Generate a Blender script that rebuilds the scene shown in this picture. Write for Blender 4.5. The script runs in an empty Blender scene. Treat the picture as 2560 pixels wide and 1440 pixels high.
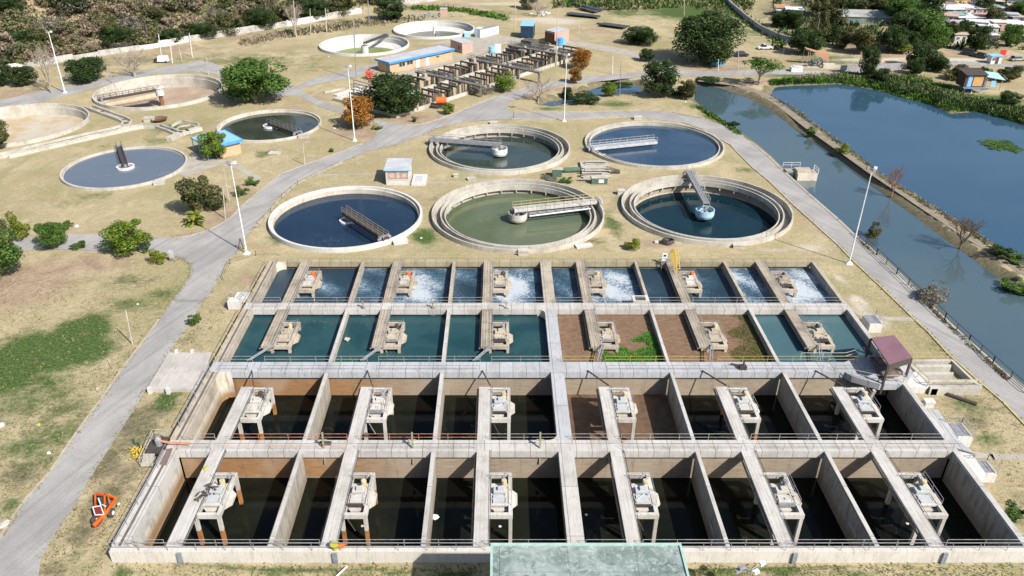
import bpy, math, random
import numpy as np
from mathutils import Vector, Matrix
from mathutils.geometry import delaunay_2d_cdt, tessellate_polygon
random.seed(7)
PI = math.pi
S = bpy.context.scene
C = S.collection
# ------------------------------------------------------------ camera model (focal length, tilt and height measured from the tanks)
FPX, YH, CX, H = 1950.0, -390.0, 1249.0, 56.0
TH = math.atan((720 - YH) / FPX)
cT, sT = math.cos(TH), math.sin(TH)
T = 1.4          # level of the basin decks above the lawn

def P(px, py, z=0.0):
    v = py - 720
    yf = FPX * cT - v * sT
    dz = -(FPX * sT + v * cT)
    t = (z - H) / dz
    return ((px - CX) * t, yf * t)
def V(px, py, z=0.0):
    x, y = P(px, py, z)
    return Vector((x, y, z))
def zat(py, Y):
    v = py - 720
    return H - (FPX * sT + v * cT) * Y / (FPX * cT - v * sT)
def XU(u):
    return u * (H - T) / cT
def YT(py):
    return P(CX, py, T)[1]
# ------------------------------------------------------------ terrain
WALL = [P(*q) for q in ((-420, 300), (-150, 215), (60, 172), (187, 150), (250, 140), (400, 118), (475, 105), (640, 79), (757, 60), (905, 32), (952, 22), (1020, 12), (1070, 4), (1150, -12), (1300, -60))]
LAKE1 = [P(x, y, -1) for x, y in ((1737, 213), (1736, 250), (1765, 276), (1805, 300), (1845, 326), (1896, 362), (1934, 395), (1976, 438), (2040, 500), (2112, 562), (2162, 607), (2212, 652), (2262, 697), (2302, 737), (2362, 795), (2430, 862), (2500, 922), (2580, 992), (2760, 1150), (3100, 1150), (3100, 960), (2800, 860), (2640, 775), (2530, 722), (2470, 677), (2395, 622), (2345, 587), (2295, 547), (2225, 497), (2170, 452), (2100, 399), (2045, 361), (2020, 346), (1965, 306), (1920, 273), (1900, 261), (1855, 238), (1805, 221), (1745, 209))]
LAKE2 = [P(x, y, -1) for x, y in ((1935, 222), (1945, 217), (1985, 214), (2050, 212), (2095, 210), (2145, 217), (2220, 232), (2295, 252), (2345, 270), (2375, 284), (2410, 282), (2445, 279), (2495, 292), (2560, 312), (2680, 340), (3100, 420), (3300, 620), (3300, 800), (2900, 800), (2700, 740), (2560, 664), (2470, 607), (2432, 581), (2345, 528), (2290, 491), (2185, 426), (2125, 376), (2095, 361), (2060, 331), (2020, 306), (1965, 266), (1925, 240))]
POND = [P(x, y, -1) for x, y in ((1352, 264), (1372, 254), (1400, 251), (1450, 238), (1478, 224), (1530, 207), (1580, 209), (1606, 226), (1595, 234), (1540, 241), (1480, 242), (1450, 250), (1400, 264), (1372, 269))]
LAKES = (LAKE1, LAKE2, POND)

def sdist(poly, X, Y, closed=True):
    """distance to the outline (always >= 0) and an inside mask"""
    X = np.asarray(X, float); Y = np.asarray(Y, float)
    n = len(poly); d = np.full(X.shape, 1e9); ins = np.zeros(X.shape, bool)
    for i in range(n if closed else n - 1):
        ax, ay = poly[i]; bx, by = poly[(i + 1) % n]
        ex, ey = bx - ax, by - ay; L2 = ex * ex + ey * ey + 1e-9
        t = np.clip(((X - ax) * ex + (Y - ay) * ey) / L2, 0, 1)
        d = np.minimum(d, np.hypot(X - ax - t * ex, Y - ay - t * ey))
        if closed:
            with np.errstate(divide='ignore', invalid='ignore'):
                c = ((ay > Y) != (by > Y)) & (X < ex * (Y - ay) / (ey if abs(ey) > 1e-9 else 1e-9) + ax)
            ins ^= c
    return d, ins
HILL = WALL + [(60, 900), (-900, 900), (-900, 120)]
def vnoise(X, Y, s, seed=0.0):
    return (np.sin(X / s * 1.7 + seed) * np.cos(Y / s * 1.3 - seed * 2) + .6 * np.sin(X / s * 3.1 + Y / s * 2.3 + seed) + .4 * np.cos(X / s * 5.3 - Y / s * 4.1)) / 2
def height(X, Y):
    X = np.asarray(X, float); Y = np.asarray(Y, float)
    d, ins = sdist(HILL, X, Y)
    fade = np.clip((-X + 20) / 120, 0, 1)
    h = np.where(ins, np.clip(d - 2, 0, 110) * .30 * fade + np.clip((d - 3) / 20, 0, 1) * 1.6 * vnoise(X, Y, 9.0) * fade, 0)
    # mild rise under the settlement
    e = np.clip((X - 95) / 40, 0, 1) * np.clip((Y - 262) / 60, 0, 1)
    h = h + e * 5 + e * .8 * vnoise(X, Y, 12, 2)
    # mound right of the road
    mx, my = P(2215, 118); h = h + 3.2 * np.exp(-((X - mx) ** 2 / 60 + (Y - my) ** 2 / 90))
    dd = np.full(X.shape, 1e9); inn = np.zeros(X.shape, bool)
    for L in LAKES:
        q, i = sdist(L, X, Y); dd = np.minimum(dd, q); inn |= i
    s = np.clip(dd / 1.6, 0, 1)
    h = np.where(inn, -1 - np.clip(dd * .6, 0, 1.6), np.where(dd < 1.6, h * s - (1 - s), h))
    return h
GX0, GY0, GS = -460.0, 20.0, 1.25
_gx = np.arange(GX0, 460, GS); _gy = np.arange(GY0, 640, GS)
_hg = height(*np.meshgrid(_gx, _gy))
def hfast(X, Y):
    u = np.clip((X - GX0) / GS, 0, len(_gx) - 1.001); v = np.clip((Y - GY0) / GS, 0, len(_gy) - 1.001)
    i = u.astype(int); j = v.astype(int); a = u - i; b = v - j
    return (_hg[j, i] * (1 - a) + _hg[j, i + 1] * a) * (1 - b) + (_hg[j + 1, i] * (1 - a) + _hg[j + 1, i + 1] * a) * b
def G(px, py):
    """where the pixel's ray meets the terrain"""
    v = py - 720
    yf = FPX * cT - v * sT; dz = -(FPX * sT + v * cT); xr = px - CX
    t0 = (36 - H) / dz if dz < 0 else 0; t1 = min((-2.5 - H) / dz, 900 / yf) if dz < 0 else 900 / yf
    for n in (70, 24):
        ts = np.linspace(t0, t1, n); below = (H + ts * dz) < hfast(ts * xr, ts * yf)
        k = int(np.argmax(below)) if below.any() else n - 1
        t0, t1 = ts[max(0, k - 1)], ts[k]
    t = t1
    return Vector((t * xr, t * yf, float(hfast(np.array(t * xr), np.array(t * yf)))))
# ------------------------------------------------------------ materials
def nt(m):
    m.use_nodes = True; n = m.node_tree; return n, n.nodes, n.links, n.nodes['Principled BSDF']
def setp(b, **k):
    for a, v in k.items():
        b.inputs[a.replace('_', ' ')].default_value = v
def rgb(c): return (c[0], c[1], c[2], 1)
def noise(n, l, scale, detail=4, rough=.55, vec=None, dist=0.0):
    t = n.new('ShaderNodeTexNoise'); t.inputs['Scale'].default_value = scale; t.inputs['Detail'].default_value = detail
    t.inputs['Roughness'].default_value = rough; t.inputs['Distortion'].default_value = dist
    if vec is not None: l.new(vec, t.inputs['Vector'])
    return t.outputs['Fac']
def ramp(n, l, fac, a, b, ca=(0, 0, 0), cb=(1, 1, 1)):
    r = n.new('ShaderNodeValToRGB'); r.color_ramp.elements[0].position = a; r.color_ramp.elements[1].position = b
    r.color_ramp.elements[0].color = rgb(ca); r.color_ramp.elements[1].color = rgb(cb); l.new(fac, r.inputs[0]); return r.outputs[0]
def mix(n, l, fac, a, b, mode='MIX'):
    m = n.new('ShaderNodeMix'); m.data_type = 'RGBA'; m.blend_type = mode
    for s, v in ((0, fac), (6, a), (7, b)):
        if isinstance(v, (int, float)): m.inputs[s].default_value = v
        elif isinstance(v, tuple): m.inputs[s].default_value = rgb(v)
        else: l.new(v, m.inputs[s])
    return m.outputs[2]
def math_(n, l, op, a, b=0.0, c=None):
    m = n.new('ShaderNodeMath'); m.operation = op
    for i, v in enumerate((a, b) if c is None else (a, b, c)):
        if isinstance(v, (int, float)): m.inputs[i].default_value = v
        else: l.new(v, m.inputs[i])
    return m.outputs[0]
def maprange(n, l, v, a, b, c=0.0, d=1.0):
    m = n.new('ShaderNodeMapRange'); m.interpolation_type = 'SMOOTHSTEP'; l.new(v, m.inputs[0])
    for i, x in enumerate((a, b, c, d)): m.inputs[i + 1].default_value = x
    return m.outputs[0]
def pos(n, l, sc=None):
    g = n.new('ShaderNodeNewGeometry').outputs['Position']
    if sc is None: return g
    mp = n.new('ShaderNodeMapping'); mp.inputs['Scale'].default_value = sc; l.new(g, mp.inputs['Vector']); return mp.outputs[0]
def bump(n, l, b, h, strength=.3, dist=.05):
    u = n.new('ShaderNodeBump'); u.inputs['Strength'].default_value = strength; u.inputs['Distance'].default_value = dist
    l.new(h, u.inputs['Height']); l.new(u.outputs[0], b.inputs['Normal'])
MATS = {}
def pm(name, c1, c2=None, scale=1.5, rough=.8, spec=.3, metal=0.0, lo=.35, hi=.65, bmp=0.0, stretch=None):
    if name in MATS: return MATS[name]
    m = bpy.data.materials.new(name); t, n, l, b = nt(m); setp(b, Roughness=rough, Metallic=metal); b.inputs['Specular IOR Level'].default_value = spec
    if c2 is None: c2 = tuple(x * .78 for x in c1)
    p = pos(n, l, stretch)
    f = noise(n, l, scale, 6, .6, p)
    l.new(ramp(n, l, f, lo, hi, c1, c2), b.inputs['Base Color'])
    if bmp: bump(n, l, b, noise(n, l, scale * 6, 3, .6, p), bmp)
    MATS[name] = m; return m
def concrete(name, c, stain, joints=True, amt=.5, bw=1.6, bh=6.3, ms=.035, mc=.45):
    m = bpy.data.materials.new(name); t, n, l, b = nt(m); setp(b, Roughness=.88); b.inputs['Specular IOR Level'].default_value = .25
    p = pos(n, l)
    base = mix(n, l, maprange(n, l, noise(n, l, .35, 6, .65, p), .4, .7, 0, amt), c, stain)
    base = mix(n, l, maprange(n, l, noise(n, l, 5, 6, .7, p), .5, .75, 0, .35), base, tuple(x * .55 for x in stain))
    stre = noise(n, l, 1, 5, .7, pos(n, l, (5, .5, .6)))
    base = mix(n, l, maprange(n, l, stre, .48, .74, 0, .55), base, tuple(x * .6 for x in stain))
    base = mix(n, l, maprange(n, l, noise(n, l, 1.3, 9, .8, p, 1.5), .57, .68, 0, .5), base, tuple(x * .5 for x in stain))
    if joints:
        br = n.new('ShaderNodeTexBrick'); br.offset = 0; br.inputs['Scale'].default_value = 1; br.inputs['Brick Width'].default_value = bw; br.inputs['Row Height'].default_value = bh
        br.inputs['Mortar Size'].default_value = ms; br.inputs['Color1'].default_value = (1, 1, 1, 1); br.inputs['Color2'].default_value = (.9, .9, .9, 1); br.inputs['Mortar'].default_value = (mc, mc * .95, mc * .87, 1)
        l.new(p, br.inputs['Vector']); base = mix(n, l, 1.0, base, br.outputs[0], 'MULTIPLY')
    l.new(base, b.inputs['Base Color']); bump(n, l, b, noise(n, l, 14, 4, .6, p), .25, .03)
    MATS[name] = m; return m
def basin_wall_mat(key='bw', sh=0.0):
    m = bpy.data.materials.new('stained_basin_concrete'); t, n, l, b = nt(m); setp(b, Roughness=.85); b.inputs['Specular IOR Level'].default_value = .25
    p = pos(n, l); sx = n.new('ShaderNodeSeparateXYZ'); l.new(p, sx.inputs[0])
    z = sx.outputs[2]; x = sx.outputs[0]
    zj = math_(n, l, 'ADD', z, math_(n, l, 'MULTIPLY', noise(n, l, 1, 4, .6, pos(n, l, (.25, .25, 1))), .8))
    lines = noise(n, l, 1, 6, .8, pos(n, l, (.5, .5, 13)))
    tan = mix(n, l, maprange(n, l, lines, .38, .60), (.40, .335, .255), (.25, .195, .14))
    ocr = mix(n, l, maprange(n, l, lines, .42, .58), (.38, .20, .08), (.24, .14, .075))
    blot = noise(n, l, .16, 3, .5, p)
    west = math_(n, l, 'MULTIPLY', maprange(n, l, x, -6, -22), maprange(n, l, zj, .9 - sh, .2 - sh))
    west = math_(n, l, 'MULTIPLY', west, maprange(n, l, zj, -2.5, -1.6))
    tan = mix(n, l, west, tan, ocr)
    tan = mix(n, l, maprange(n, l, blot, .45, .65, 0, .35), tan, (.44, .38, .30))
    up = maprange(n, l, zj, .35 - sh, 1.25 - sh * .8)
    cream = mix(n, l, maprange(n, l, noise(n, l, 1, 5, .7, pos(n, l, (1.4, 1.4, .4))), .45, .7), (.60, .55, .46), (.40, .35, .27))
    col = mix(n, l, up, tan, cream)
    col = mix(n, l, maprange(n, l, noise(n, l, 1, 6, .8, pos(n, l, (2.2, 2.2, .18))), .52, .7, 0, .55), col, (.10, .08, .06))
    l.new(col, b.inputs['Base Color']); bump(n, l, b, lines, .2, .03); MATS[key] = m; return m
def divider_mat():
    m = bpy.data.materials.new('grey_divider_concrete'); t, n, l, b = nt(m); setp(b, Roughness=.85); b.inputs['Specular IOR Level'].default_value = .25
    p = pos(n, l); sx = n.new('ShaderNodeSeparateXYZ'); l.new(p, sx.inputs[0])
    v = noise(n, l, 1, 6, .75, pos(n, l, (2, 2, .35))); h = noise(n, l, 1, 5, .75, pos(n, l, (.3, .3, 7)))
    c = mix(n, l, maprange(n, l, v, .42, .7), (.42, .385, .33), (.21, .19, .16)); c = mix(n, l, maprange(n, l, h, .5, .7, 0, .5), c, (.20, .17, .14))
    zz = math_(n, l, 'ADD', sx.outputs[2], h); c = mix(n, l, maprange(n, l, zz, -.3, -1.6, 0, .6), c, (.22, .17, .12))
    l.new(c, b.inputs['Base Color']); MATS['dv'] = m; return m
def leafmat(name, c1, c2, c3=None, rnd=.35):
    m = bpy.data.materials.new(name); t, n, l, b = nt(m); setp(b, Roughness=.65); b.inputs['Specular IOR Level'].default_value = .25
    p = pos(n, l)
    col = mix(n, l, maprange(n, l, noise(n, l, .45, 3, .5, p), .38, .62), c1, c2)
    if c3: col = mix(n, l, maprange(n, l, noise(n, l, .22, 2, .5, pos(n, l, (1.3, 1, 1))), .5, .62), col, c3)
    ri = n.new('ShaderNodeNewGeometry').outputs['Random Per Island']
    k = maprange(n, l, ri, 0, 1, 1 - rnd, 1 + rnd * 1.3)
    cc = n.new('ShaderNodeCombineColor'); [l.new(k, cc.inputs[i]) for i in range(3)]
    col = mix(n, l, 1.0, col, cc.outputs[0], 'MULTIPLY')
    l.new(col, b.inputs['Base Color'])
    tr = n.new('ShaderNodeBsdfTranslucent'); l.new(col, tr.inputs['Color']); ms = n.new('ShaderNodeMixShader'); ms.inputs[0].default_value = .3
    l.new(b.outputs[0], ms.inputs[1]); l.new(tr.outputs[0], ms.inputs[2]); l.new(ms.outputs[0], n['Material Output'].inputs['Surface'])
    MATS[name] = m; return m
def watermat(name, c1, c2=None, rough=.05, wave=.02, wscale=1.2, scale=.12, spec=.5, ior=1.33, scum=None):
    m = bpy.data.materials.new(name); t, n, l, b = nt(m); setp(b, IOR=ior); b.inputs['Specular IOR Level'].default_value = spec
    p = pos(n, l)
    col = mix(n, l, maprange(n, l, noise(n, l, scale, 5, .6, p, .8), .35, .65), c1, c2 or tuple(x * .7 for x in c1))
    wind = noise(n, l, .06, 4, .6, pos(n, l, (.5, 1.6, 1)), .6)
    rg = maprange(n, l, wind, .45, .68, rough, rough + .10)
    if scum:
        f = maprange(n, l, math_(n, l, 'ADD', noise(n, l, .5, 9, .8, p, 2.2), math_(n, l, 'MULTIPLY', noise(n, l, .1, 3, .5, p), .5)), .84, .98, 0, .7)
        col = mix(n, l, f, col, scum); rg = mix(n, l, f, rg, (.6, .6, .6))
    l.new(col, b.inputs['Base Color']); l.new(rg, b.inputs['Roughness'])
    bump(n, l, b, noise(n, l, wscale, 4, .6, pos(n, l, (.6, 1.6, 1))), 1.0, wave); MATS[name] = m; return m
def foammat():
    m = bpy.data.materials.new('churned_foamy_water'); t, n, l, b = nt(m); setp(b, Roughness=.18, IOR=1.33)
    p = pos(n, l); at = n.new('ShaderNodeAttribute'); at.attribute_name = 'foam'
    f1 = noise(n, l, 2.1, 9, .85, pos(n, l, (1.0, 1.1, 1)), 1.2); f2 = noise(n, l, .18, 3, .5, p)
    f = math_(n, l, 'ADD', math_(n, l, 'MULTIPLY', math_(n, l, 'SUBTRACT', f1, .5), 2.2), math_(n, l, 'SUBTRACT', f2, .5))
    f = math_(n, l, 'ADD', f, math_(n, l, 'SUBTRACT', at.outputs['Fac'], .70))
    fm = maprange(n, l, f, .05, .38)
    deep = mix(n, l, f2, (.012, .035, .065), (.04, .08, .11))
    mid = mix(n, l, maprange(n, l, math_(n, l, 'ADD', f, .35), 0, .5), deep, (.09, .17, .25))
    l.new(mix(n, l, fm, mid, (.55, .61, .66)), b.inputs['Base Color']); l.new(maprange(n, l, fm, 0, 1, .12, .7), b.inputs['Roughness'])
    bump(n, l, b, f1, .9, .25); MATS['foam'] = m; return m
def groundmat():
    m = bpy.data.materials.new('dry_lawn'); t, n, l, b = nt(m); setp(b, Roughness=.95); b.inputs['Specular IOR Level'].default_value = .1
    p = pos(n, l)
    def A(nm):
        a = n.new('ShaderNodeAttribute'); a.attribute_name = nm; return a.outputs['Fac']
    big = noise(n, l, .035, 5, .6, p, .6); med = noise(n, l, .22, 6, .65, p, .8); fine = noise(n, l, 2.6, 7, .75, p); tuft = noise(n, l, .9, 7, .75, pos(n, l, (1, 1.3, 1)), .5)
    straw = mix(n, l, maprange(n, l, med, .35, .65), (.47, .395, .245), (.37, .315, .19))
    straw = mix(n, l, maprange(n, l, big, .4, .62, 0, .75), straw, (.45, .355, .245))
    soil = mix(n, l, maprange(n, l, med, .38, .62), (.39, .295, .21), (.30, .225, .155))
    green = mix(n, l, maprange(n, l, fine, .35, .65), (.04, .08, .018), (.10, .145, .045))
    dark = mix(n, l, maprange(n, l, tuft, .35, .65), (.23, .195, .125), (.13, .12, .07))
    def mask(nm, jit=1.1, e=.22):
        v = math_(n, l, 'ADD', A(nm), math_(n, l, 'MULTIPLY', math_(n, l, 'SUBTRACT', math_(n, l, 'ADD', math_(n, l, 'MULTIPLY', med, .55), math_(n, l, 'MULTIPLY', tuft, .45)), .5), jit))
        return maprange(n, l, v, .42 - e, .42 + e)
    ol = maprange(n, l, math_(n, l, 'ADD', math_(n, l, 'MULTIPLY', big, .7), math_(n, l, 'MULTIPLY', tuft, .45)), .5, .68, 0, .6)
    b2 = noise(n, l, .085, 5, .62, pos(n, l, (.8, 1.2, 1)), 1.2); straw = mix(n, l, maprange(n, l, b2, .52, .66, 0, .55), straw, (.34, .25, .17)); b3 = noise(n, l, .06, 6, .7, pos(n, l, (1.1, .8, 1.7)), .8); straw = mix(n, l, maprange(n, l, b3, .50, .64, 0, .6), straw, (.25, .245, .115))
    col = mix(n, l, ol, straw, (.27, .25, .115))
    col = mix(n, l, mask('soil'), col, soil); col = mix(n, l, mask('dark'), col, dark); col = mix(n, l, mask('green', 1.5, .28), col, green)
    col = mix(n, l, mask('pale', 1.2, .25), col, mix(n, l, med, (.58, .53, .44), (.47, .41, .33)))
    g = maprange(n, l, fine, .3, .7, .80, 1.16); cc = n.new('ShaderNodeCombineColor'); [l.new(g, cc.inputs[i]) for i in range(3)]
    col = mix(n, l, 1.0, col, cc.outputs[0], 'MULTIPLY')
    col = mix(n, l, maprange(n, l, noise(n, l, 1.6, 8, .8, pos(n, l, (1.5, .7, 1)), 1.0), .56, .72, 0, .45), col, (.17, .145, .075))
    l.new(col, b.inputs['Base Color'])
    bump(n, l, b, math_(n, l, 'ADD', tuft, math_(n, l, 'MULTIPLY', fine, .5)), .7, .25); return m
# ------------------------------------------------------------ mesh builder
class MB:
    def __init__(s): s.v = []; s.f = []; s.mi = []
    def add(s, vs, fs, mi=0):
        o = len(s.v); s.v += [tuple(v) for v in vs]; s.f += [tuple(i + o for i in f) for f in fs]; s.mi += [mi] * len(fs); return s
    def box(s, x0, x1, y0, y1, z0, z1, mi=0):
        return s.add([(x0, y0, z0), (x1, y0, z0), (x1, y1, z0), (x0, y1, z0), (x0, y0, z1), (x1, y0, z1), (x1, y1, z1), (x0, y1, z1)],
                     [(3, 2, 1, 0), (4, 5, 6, 7), (0, 1, 5, 4), (1, 2, 6, 5), (2, 3, 7, 6), (3, 0, 4, 7)], mi)
    def hexa(s, b, t, mi=0):      # bottom quad, top quad
        return s.add(list(b) + list(t), [(3, 2, 1, 0), (4, 5, 6, 7), (0, 1, 5, 4), (1, 2, 6, 5), (2, 3, 7, 6), (3, 0, 4, 7)], mi)
    def bar(s, p, q, w, h=None, mi=0, up=(0, 0, 1)):
        p = Vector(p); q = Vector(q); h = h or w; d = (q - p)
        if d.length < 1e-6: return s
        d.normalize(); u = Vector(up)
        if abs(d.dot(u)) > .98: u = Vector((0, 1, 0))
        r = d.cross(u).normalized() * w / 2; u2 = r.cross(d).normalized() * h / 2
        return s.hexa([p - r - u2, p + r - u2, p + r + u2, p - r + u2], [q - r - u2, q + r - u2, q + r + u2, q - r + u2], mi)
    def tube(s, pts, r, n=6, mi=0, cap=True, r2=None):
        pts = [Vector(p) for p in pts]; o = len(s.v); m = len(pts); r2 = r if r2 is None else r2
        for i, p in enumerate(pts):
            d = (pts[min(i + 1, m - 1)] - pts[max(i - 1, 0)]).normalized(); u = Vector((0, 0, 1)) if abs(d.z) < .9 else Vector((1, 0, 0))
            a = d.cross(u).normalized(); b_ = d.cross(a); rr = r + (r2 - r) * i / max(1, m - 1)
            for k in range(n):
                t = 2 * PI * k / n; s.v.append(tuple(p + a * math.cos(t) * rr + b_ * math.sin(t) * rr))
        for i in range(m - 1):
            for k in range(n): s.f.append((o + i * n + k, o + i * n + (k + 1) % n, o + (i + 1) * n + (k + 1) % n, o + (i + 1) * n + k)); s.mi.append(mi)
        if cap: s.f += [tuple(o + k for k in range(n))[::-1], tuple(o + (m - 1) * n + k for k in range(n))]; s.mi += [mi, mi]
        return s
    def lathe(s, cx, cy, prof, n=48, mi=0, a0=0, a1=2 * PI, close=False):   # prof: (r,z) list
        o = len(s.v); m = len(prof); full = abs(a1 - a0 - 2 * PI) < 1e-6; k_ = n if full else n + 1
        for k in range(k_):
            t = a0 + (a1 - a0) * k / n
            for r, z in prof: s.v.append((cx + r * math.cos(t), cy + r * math.sin(t), z))
        for k in range(n):
            k2 = (k + 1) % k_
            for j in range(m if close else m - 1):
                j2 = (j + 1) % m; s.f.append((o + k * m + j, o + k2 * m + j, o + k2 * m + j2, o + k * m + j2)); s.mi.append(mi)
        return s
    def prism(s, poly, z0, z1, mi=0):
        n = len(poly); poly = [tuple(p) for p in poly]
        if sum(poly[i][0] * poly[(i + 1) % n][1] - poly[(i + 1) % n][0] * poly[i][1] for i in range(n)) < 0: poly = poly[::-1]
        o = len(s.v); s.v += [(p[0], p[1], z0) for p in poly] + [(p[0], p[1], z1) for p in poly]
        tr = tessellate_polygon([[Vector((p[0], p[1], 0)) for p in poly]])
        for a, b_, c in tr:
            A_, B_, C_ = poly[a], poly[b_], poly[c]
            if (B_[0] - A_[0]) * (C_[1] - A_[1]) - (B_[1] - A_[1]) * (C_[0] - A_[0]) < 0: b_, c = c, b_
            s.f.append((o + n + a, o + n + b_, o + n + c)); s.f.append((o + c, o + b_, o + a)); s.mi += [mi, mi]
        for i in range(n): j = (i + 1) % n; s.f.append((o + i, o + j, o + n + j, o + n + i)); s.mi.append(mi)
        return s
    def strip(s, pts, w, z, mi=0, th=None):    # band following a polyline
        for i in range(len(pts) - 1):
            a = Vector((pts[i][0], pts[i][1], 0)); b_ = Vector((pts[i + 1][0], pts[i + 1][1], 0)); d = (b_ - a)
            if d.length < 1e-4: continue
            d.normalize(); r = Vector((d.y, -d.x, 0)) * w / 2; a = a - d * w * .2; b_ = b_ + d * w * .2
            q = [a - r, a + r, b_ + r, b_ - r]
            s.hexa([(p.x, p.y, z - (th or .2)) for p in q], [(p.x, p.y, z) for p in q], mi)
        return s
    def build(s, name, m, parent=None, smooth=False):
        me = bpy.data.meshes.new(name); off = Vector((0, 0, 0))
        if parent is not None:
            off = Vector(parent.location); g = parent.parent
            while g is not None: off += Vector(g.location); g = g.parent
        me.from_pydata([(v[0] - off.x, v[1] - off.y, v[2] - off.z) for v in s.v], [], s.f)
        for x in (m if isinstance(m, (list, tuple)) else [m]): me.materials.append(x)
        if any(s.mi): me.polygons.foreach_set('material_index', s.mi)
        if smooth: me.polygons.foreach_set('use_smooth', [True] * len(s.f))
        me.update(); o = bpy.data.objects.new(name, me); C.objects.link(o)
        if parent is not None: o.parent = parent
        return o
def tag(o, label=None, cat=None, group=None, kind=None):
    if label: o['label'] = label
    if cat: o['category'] = cat
    if group: o['group'] = group
    if kind: o['kind'] = kind
    return o
def thing(name, label, cat, loc=(0, 0, 0), group=None):
    o = bpy.data.objects.new(name, None); o.empty_display_size = .5; C.objects.link(o); o.location = loc
    return tag(o, label, cat, group)
KIDS = {}
def dup(root, loc, rz=0.0, sc=None, label=None, group=None):
    r = root.copy(); C.objects.link(r); r.location = loc; r.rotation_euler = (0, 0, rz)
    if sc is not None: r.scale = sc
    if label: r['label'] = label
    if group: r['group'] = group
    for ch in list(root.children):
        c = ch.copy(); C.objects.link(c); c.parent = r
        for g in list(ch.children):
            d = g.copy(); C.objects.link(d); d.parent = c
    return r
ORD = ('first', 'second', 'third', 'fourth', 'fifth', 'sixth', 'seventh', 'eighth', 'ninth', 'tenth', 'eleventh', 'twelfth', 'thirteenth', 'fourteenth', 'fifteenth', 'sixteenth', 'seventeenth', 'eighteenth', 'nineteenth', 'twentieth', 'twenty-first', 'twenty-second', 'twenty-third', 'twenty-fourth', 'twenty-fifth', 'twenty-sixth')
# ------------------------------------------------------------ camera, world, sun
cam = bpy.data.cameras.new('camera'); cam.sensor_width = 36; cam.sensor_fit = 'HORIZONTAL'; cam.lens = FPX / 2560 * 36; cam.shift_x = (1280 - CX) / 2560
cam.clip_start = .5; cam.clip_end = 5000
co = bpy.data.objects.new('camera', cam); C.objects.link(co); co.location = (0, 0, H); co.rotation_euler = (PI / 2 - TH, 0, 0); S.camera = co
W = bpy.data.worlds.new('World'); S.world = W; W.use_nodes = True
SUN_EL, SUN_AZ = math.radians(42.5), math.atan2(.72, -.69)     # azimuth measured clockwise from +Y
sky = W.node_tree.nodes.new('ShaderNodeTexSky'); sky.sky_type = 'NISHITA'; sky.sun_disc = False; sky.sun_elevation = SUN_EL; sky.sun_rotation = SUN_AZ
sky.air_density = 1.0; sky.dust_density = 1.6; sky.ozone_density = 1.5
bg = W.node_tree.nodes['Background']; W.node_tree.links.new(sky.outputs[0], bg.inputs[0]); bg.inputs[1].default_value = .085
sl = bpy.data.lights.new('sun', 'SUN'); sl.energy = 4.7; sl.angle = math.radians(.5); sl.color = (1, .95, .88)
so = bpy.data.objects.new('sun', sl); C.objects.link(so)
sd = Vector((math.sin(SUN_AZ) * math.cos(SUN_EL), math.cos(SUN_AZ) * math.cos(SUN_EL), math.sin(SUN_EL)))
so.rotation_euler = sd.to_track_quat('Z', 'Y').to_euler(); so.location = (60, -60, 90)
S.cycles.diffuse_bounces = 1; S.view_settings.view_transform = 'Standard'; S.view_settings.look = 'None'; S.view_settings.exposure = .52; S.view_settings.gamma = 1
# ------------------------------------------------------------ shared materials
M_deck = concrete('pale_deck_concrete', (.55, .53, .50), (.36, .335, .30), True, .65)
M_old = concrete('weathered_deck_concrete', (.48, .42, .34), (.27, .235, .19), True, .8)
M_plank = concrete('lined_walkway_concrete', (.56, .54, .51), (.36, .325, .28), True, .65, .36, 6.1, .016, .72)
M_plankold = concrete('lined_old_walkway', (.46, .40, .32), (.24, .205, .165), True, .8, .36, 3.1, .03)
M_blue = concrete('bluish_deck_concrete', (.47, .478, .495), (.32, .325, .335), True, .7)
M_front = concrete('outer_wall_concrete', (.60, .57, .52), (.42, .38, .33), False, .5)
M_tank = concrete('tank_rim_concrete', (.53, .505, .445), (.34, .305, .25), False, .8)
M_tankd = concrete('tank_inner_concrete', (.60, .54, .46), (.33, .27, .21), False, .6)
M_white = concrete('white_concrete', (.62, .61, .58), (.42, .40, .36), False, .3)
M_bw = basin_wall_mat(); M_bw2 = basin_wall_mat('bw2', 1.7); M_dv = divider_mat()
M_moss = concrete('mossy_wall_top', (.40, .345, .235), (.25, .22, .13), True, .8)
M_rail = pm('rail_metal', (.50, .50, .48), (.30, .27, .23), 3, .5, .5)
M_raily = pm('yellowed_rail_metal', (.50, .44, .26), (.36, .29, .15), 3, .6, .4)
M_railr = pm('red_rail', (.55, .17, .10), (.60, .35, .25), 2, .6, .3)
M_dark = pm('dark_iron', (.045, .042, .04), (.09, .07, .055), 4, .6, .4)
M_grey = pm('grey_steel', (.30, .31, .33), (.20, .20, .21), 3, .5, .5)
M_wht = pm('white_paint', (.78, .79, .80), (.62, .62, .60), 2, .45, .5)
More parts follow.
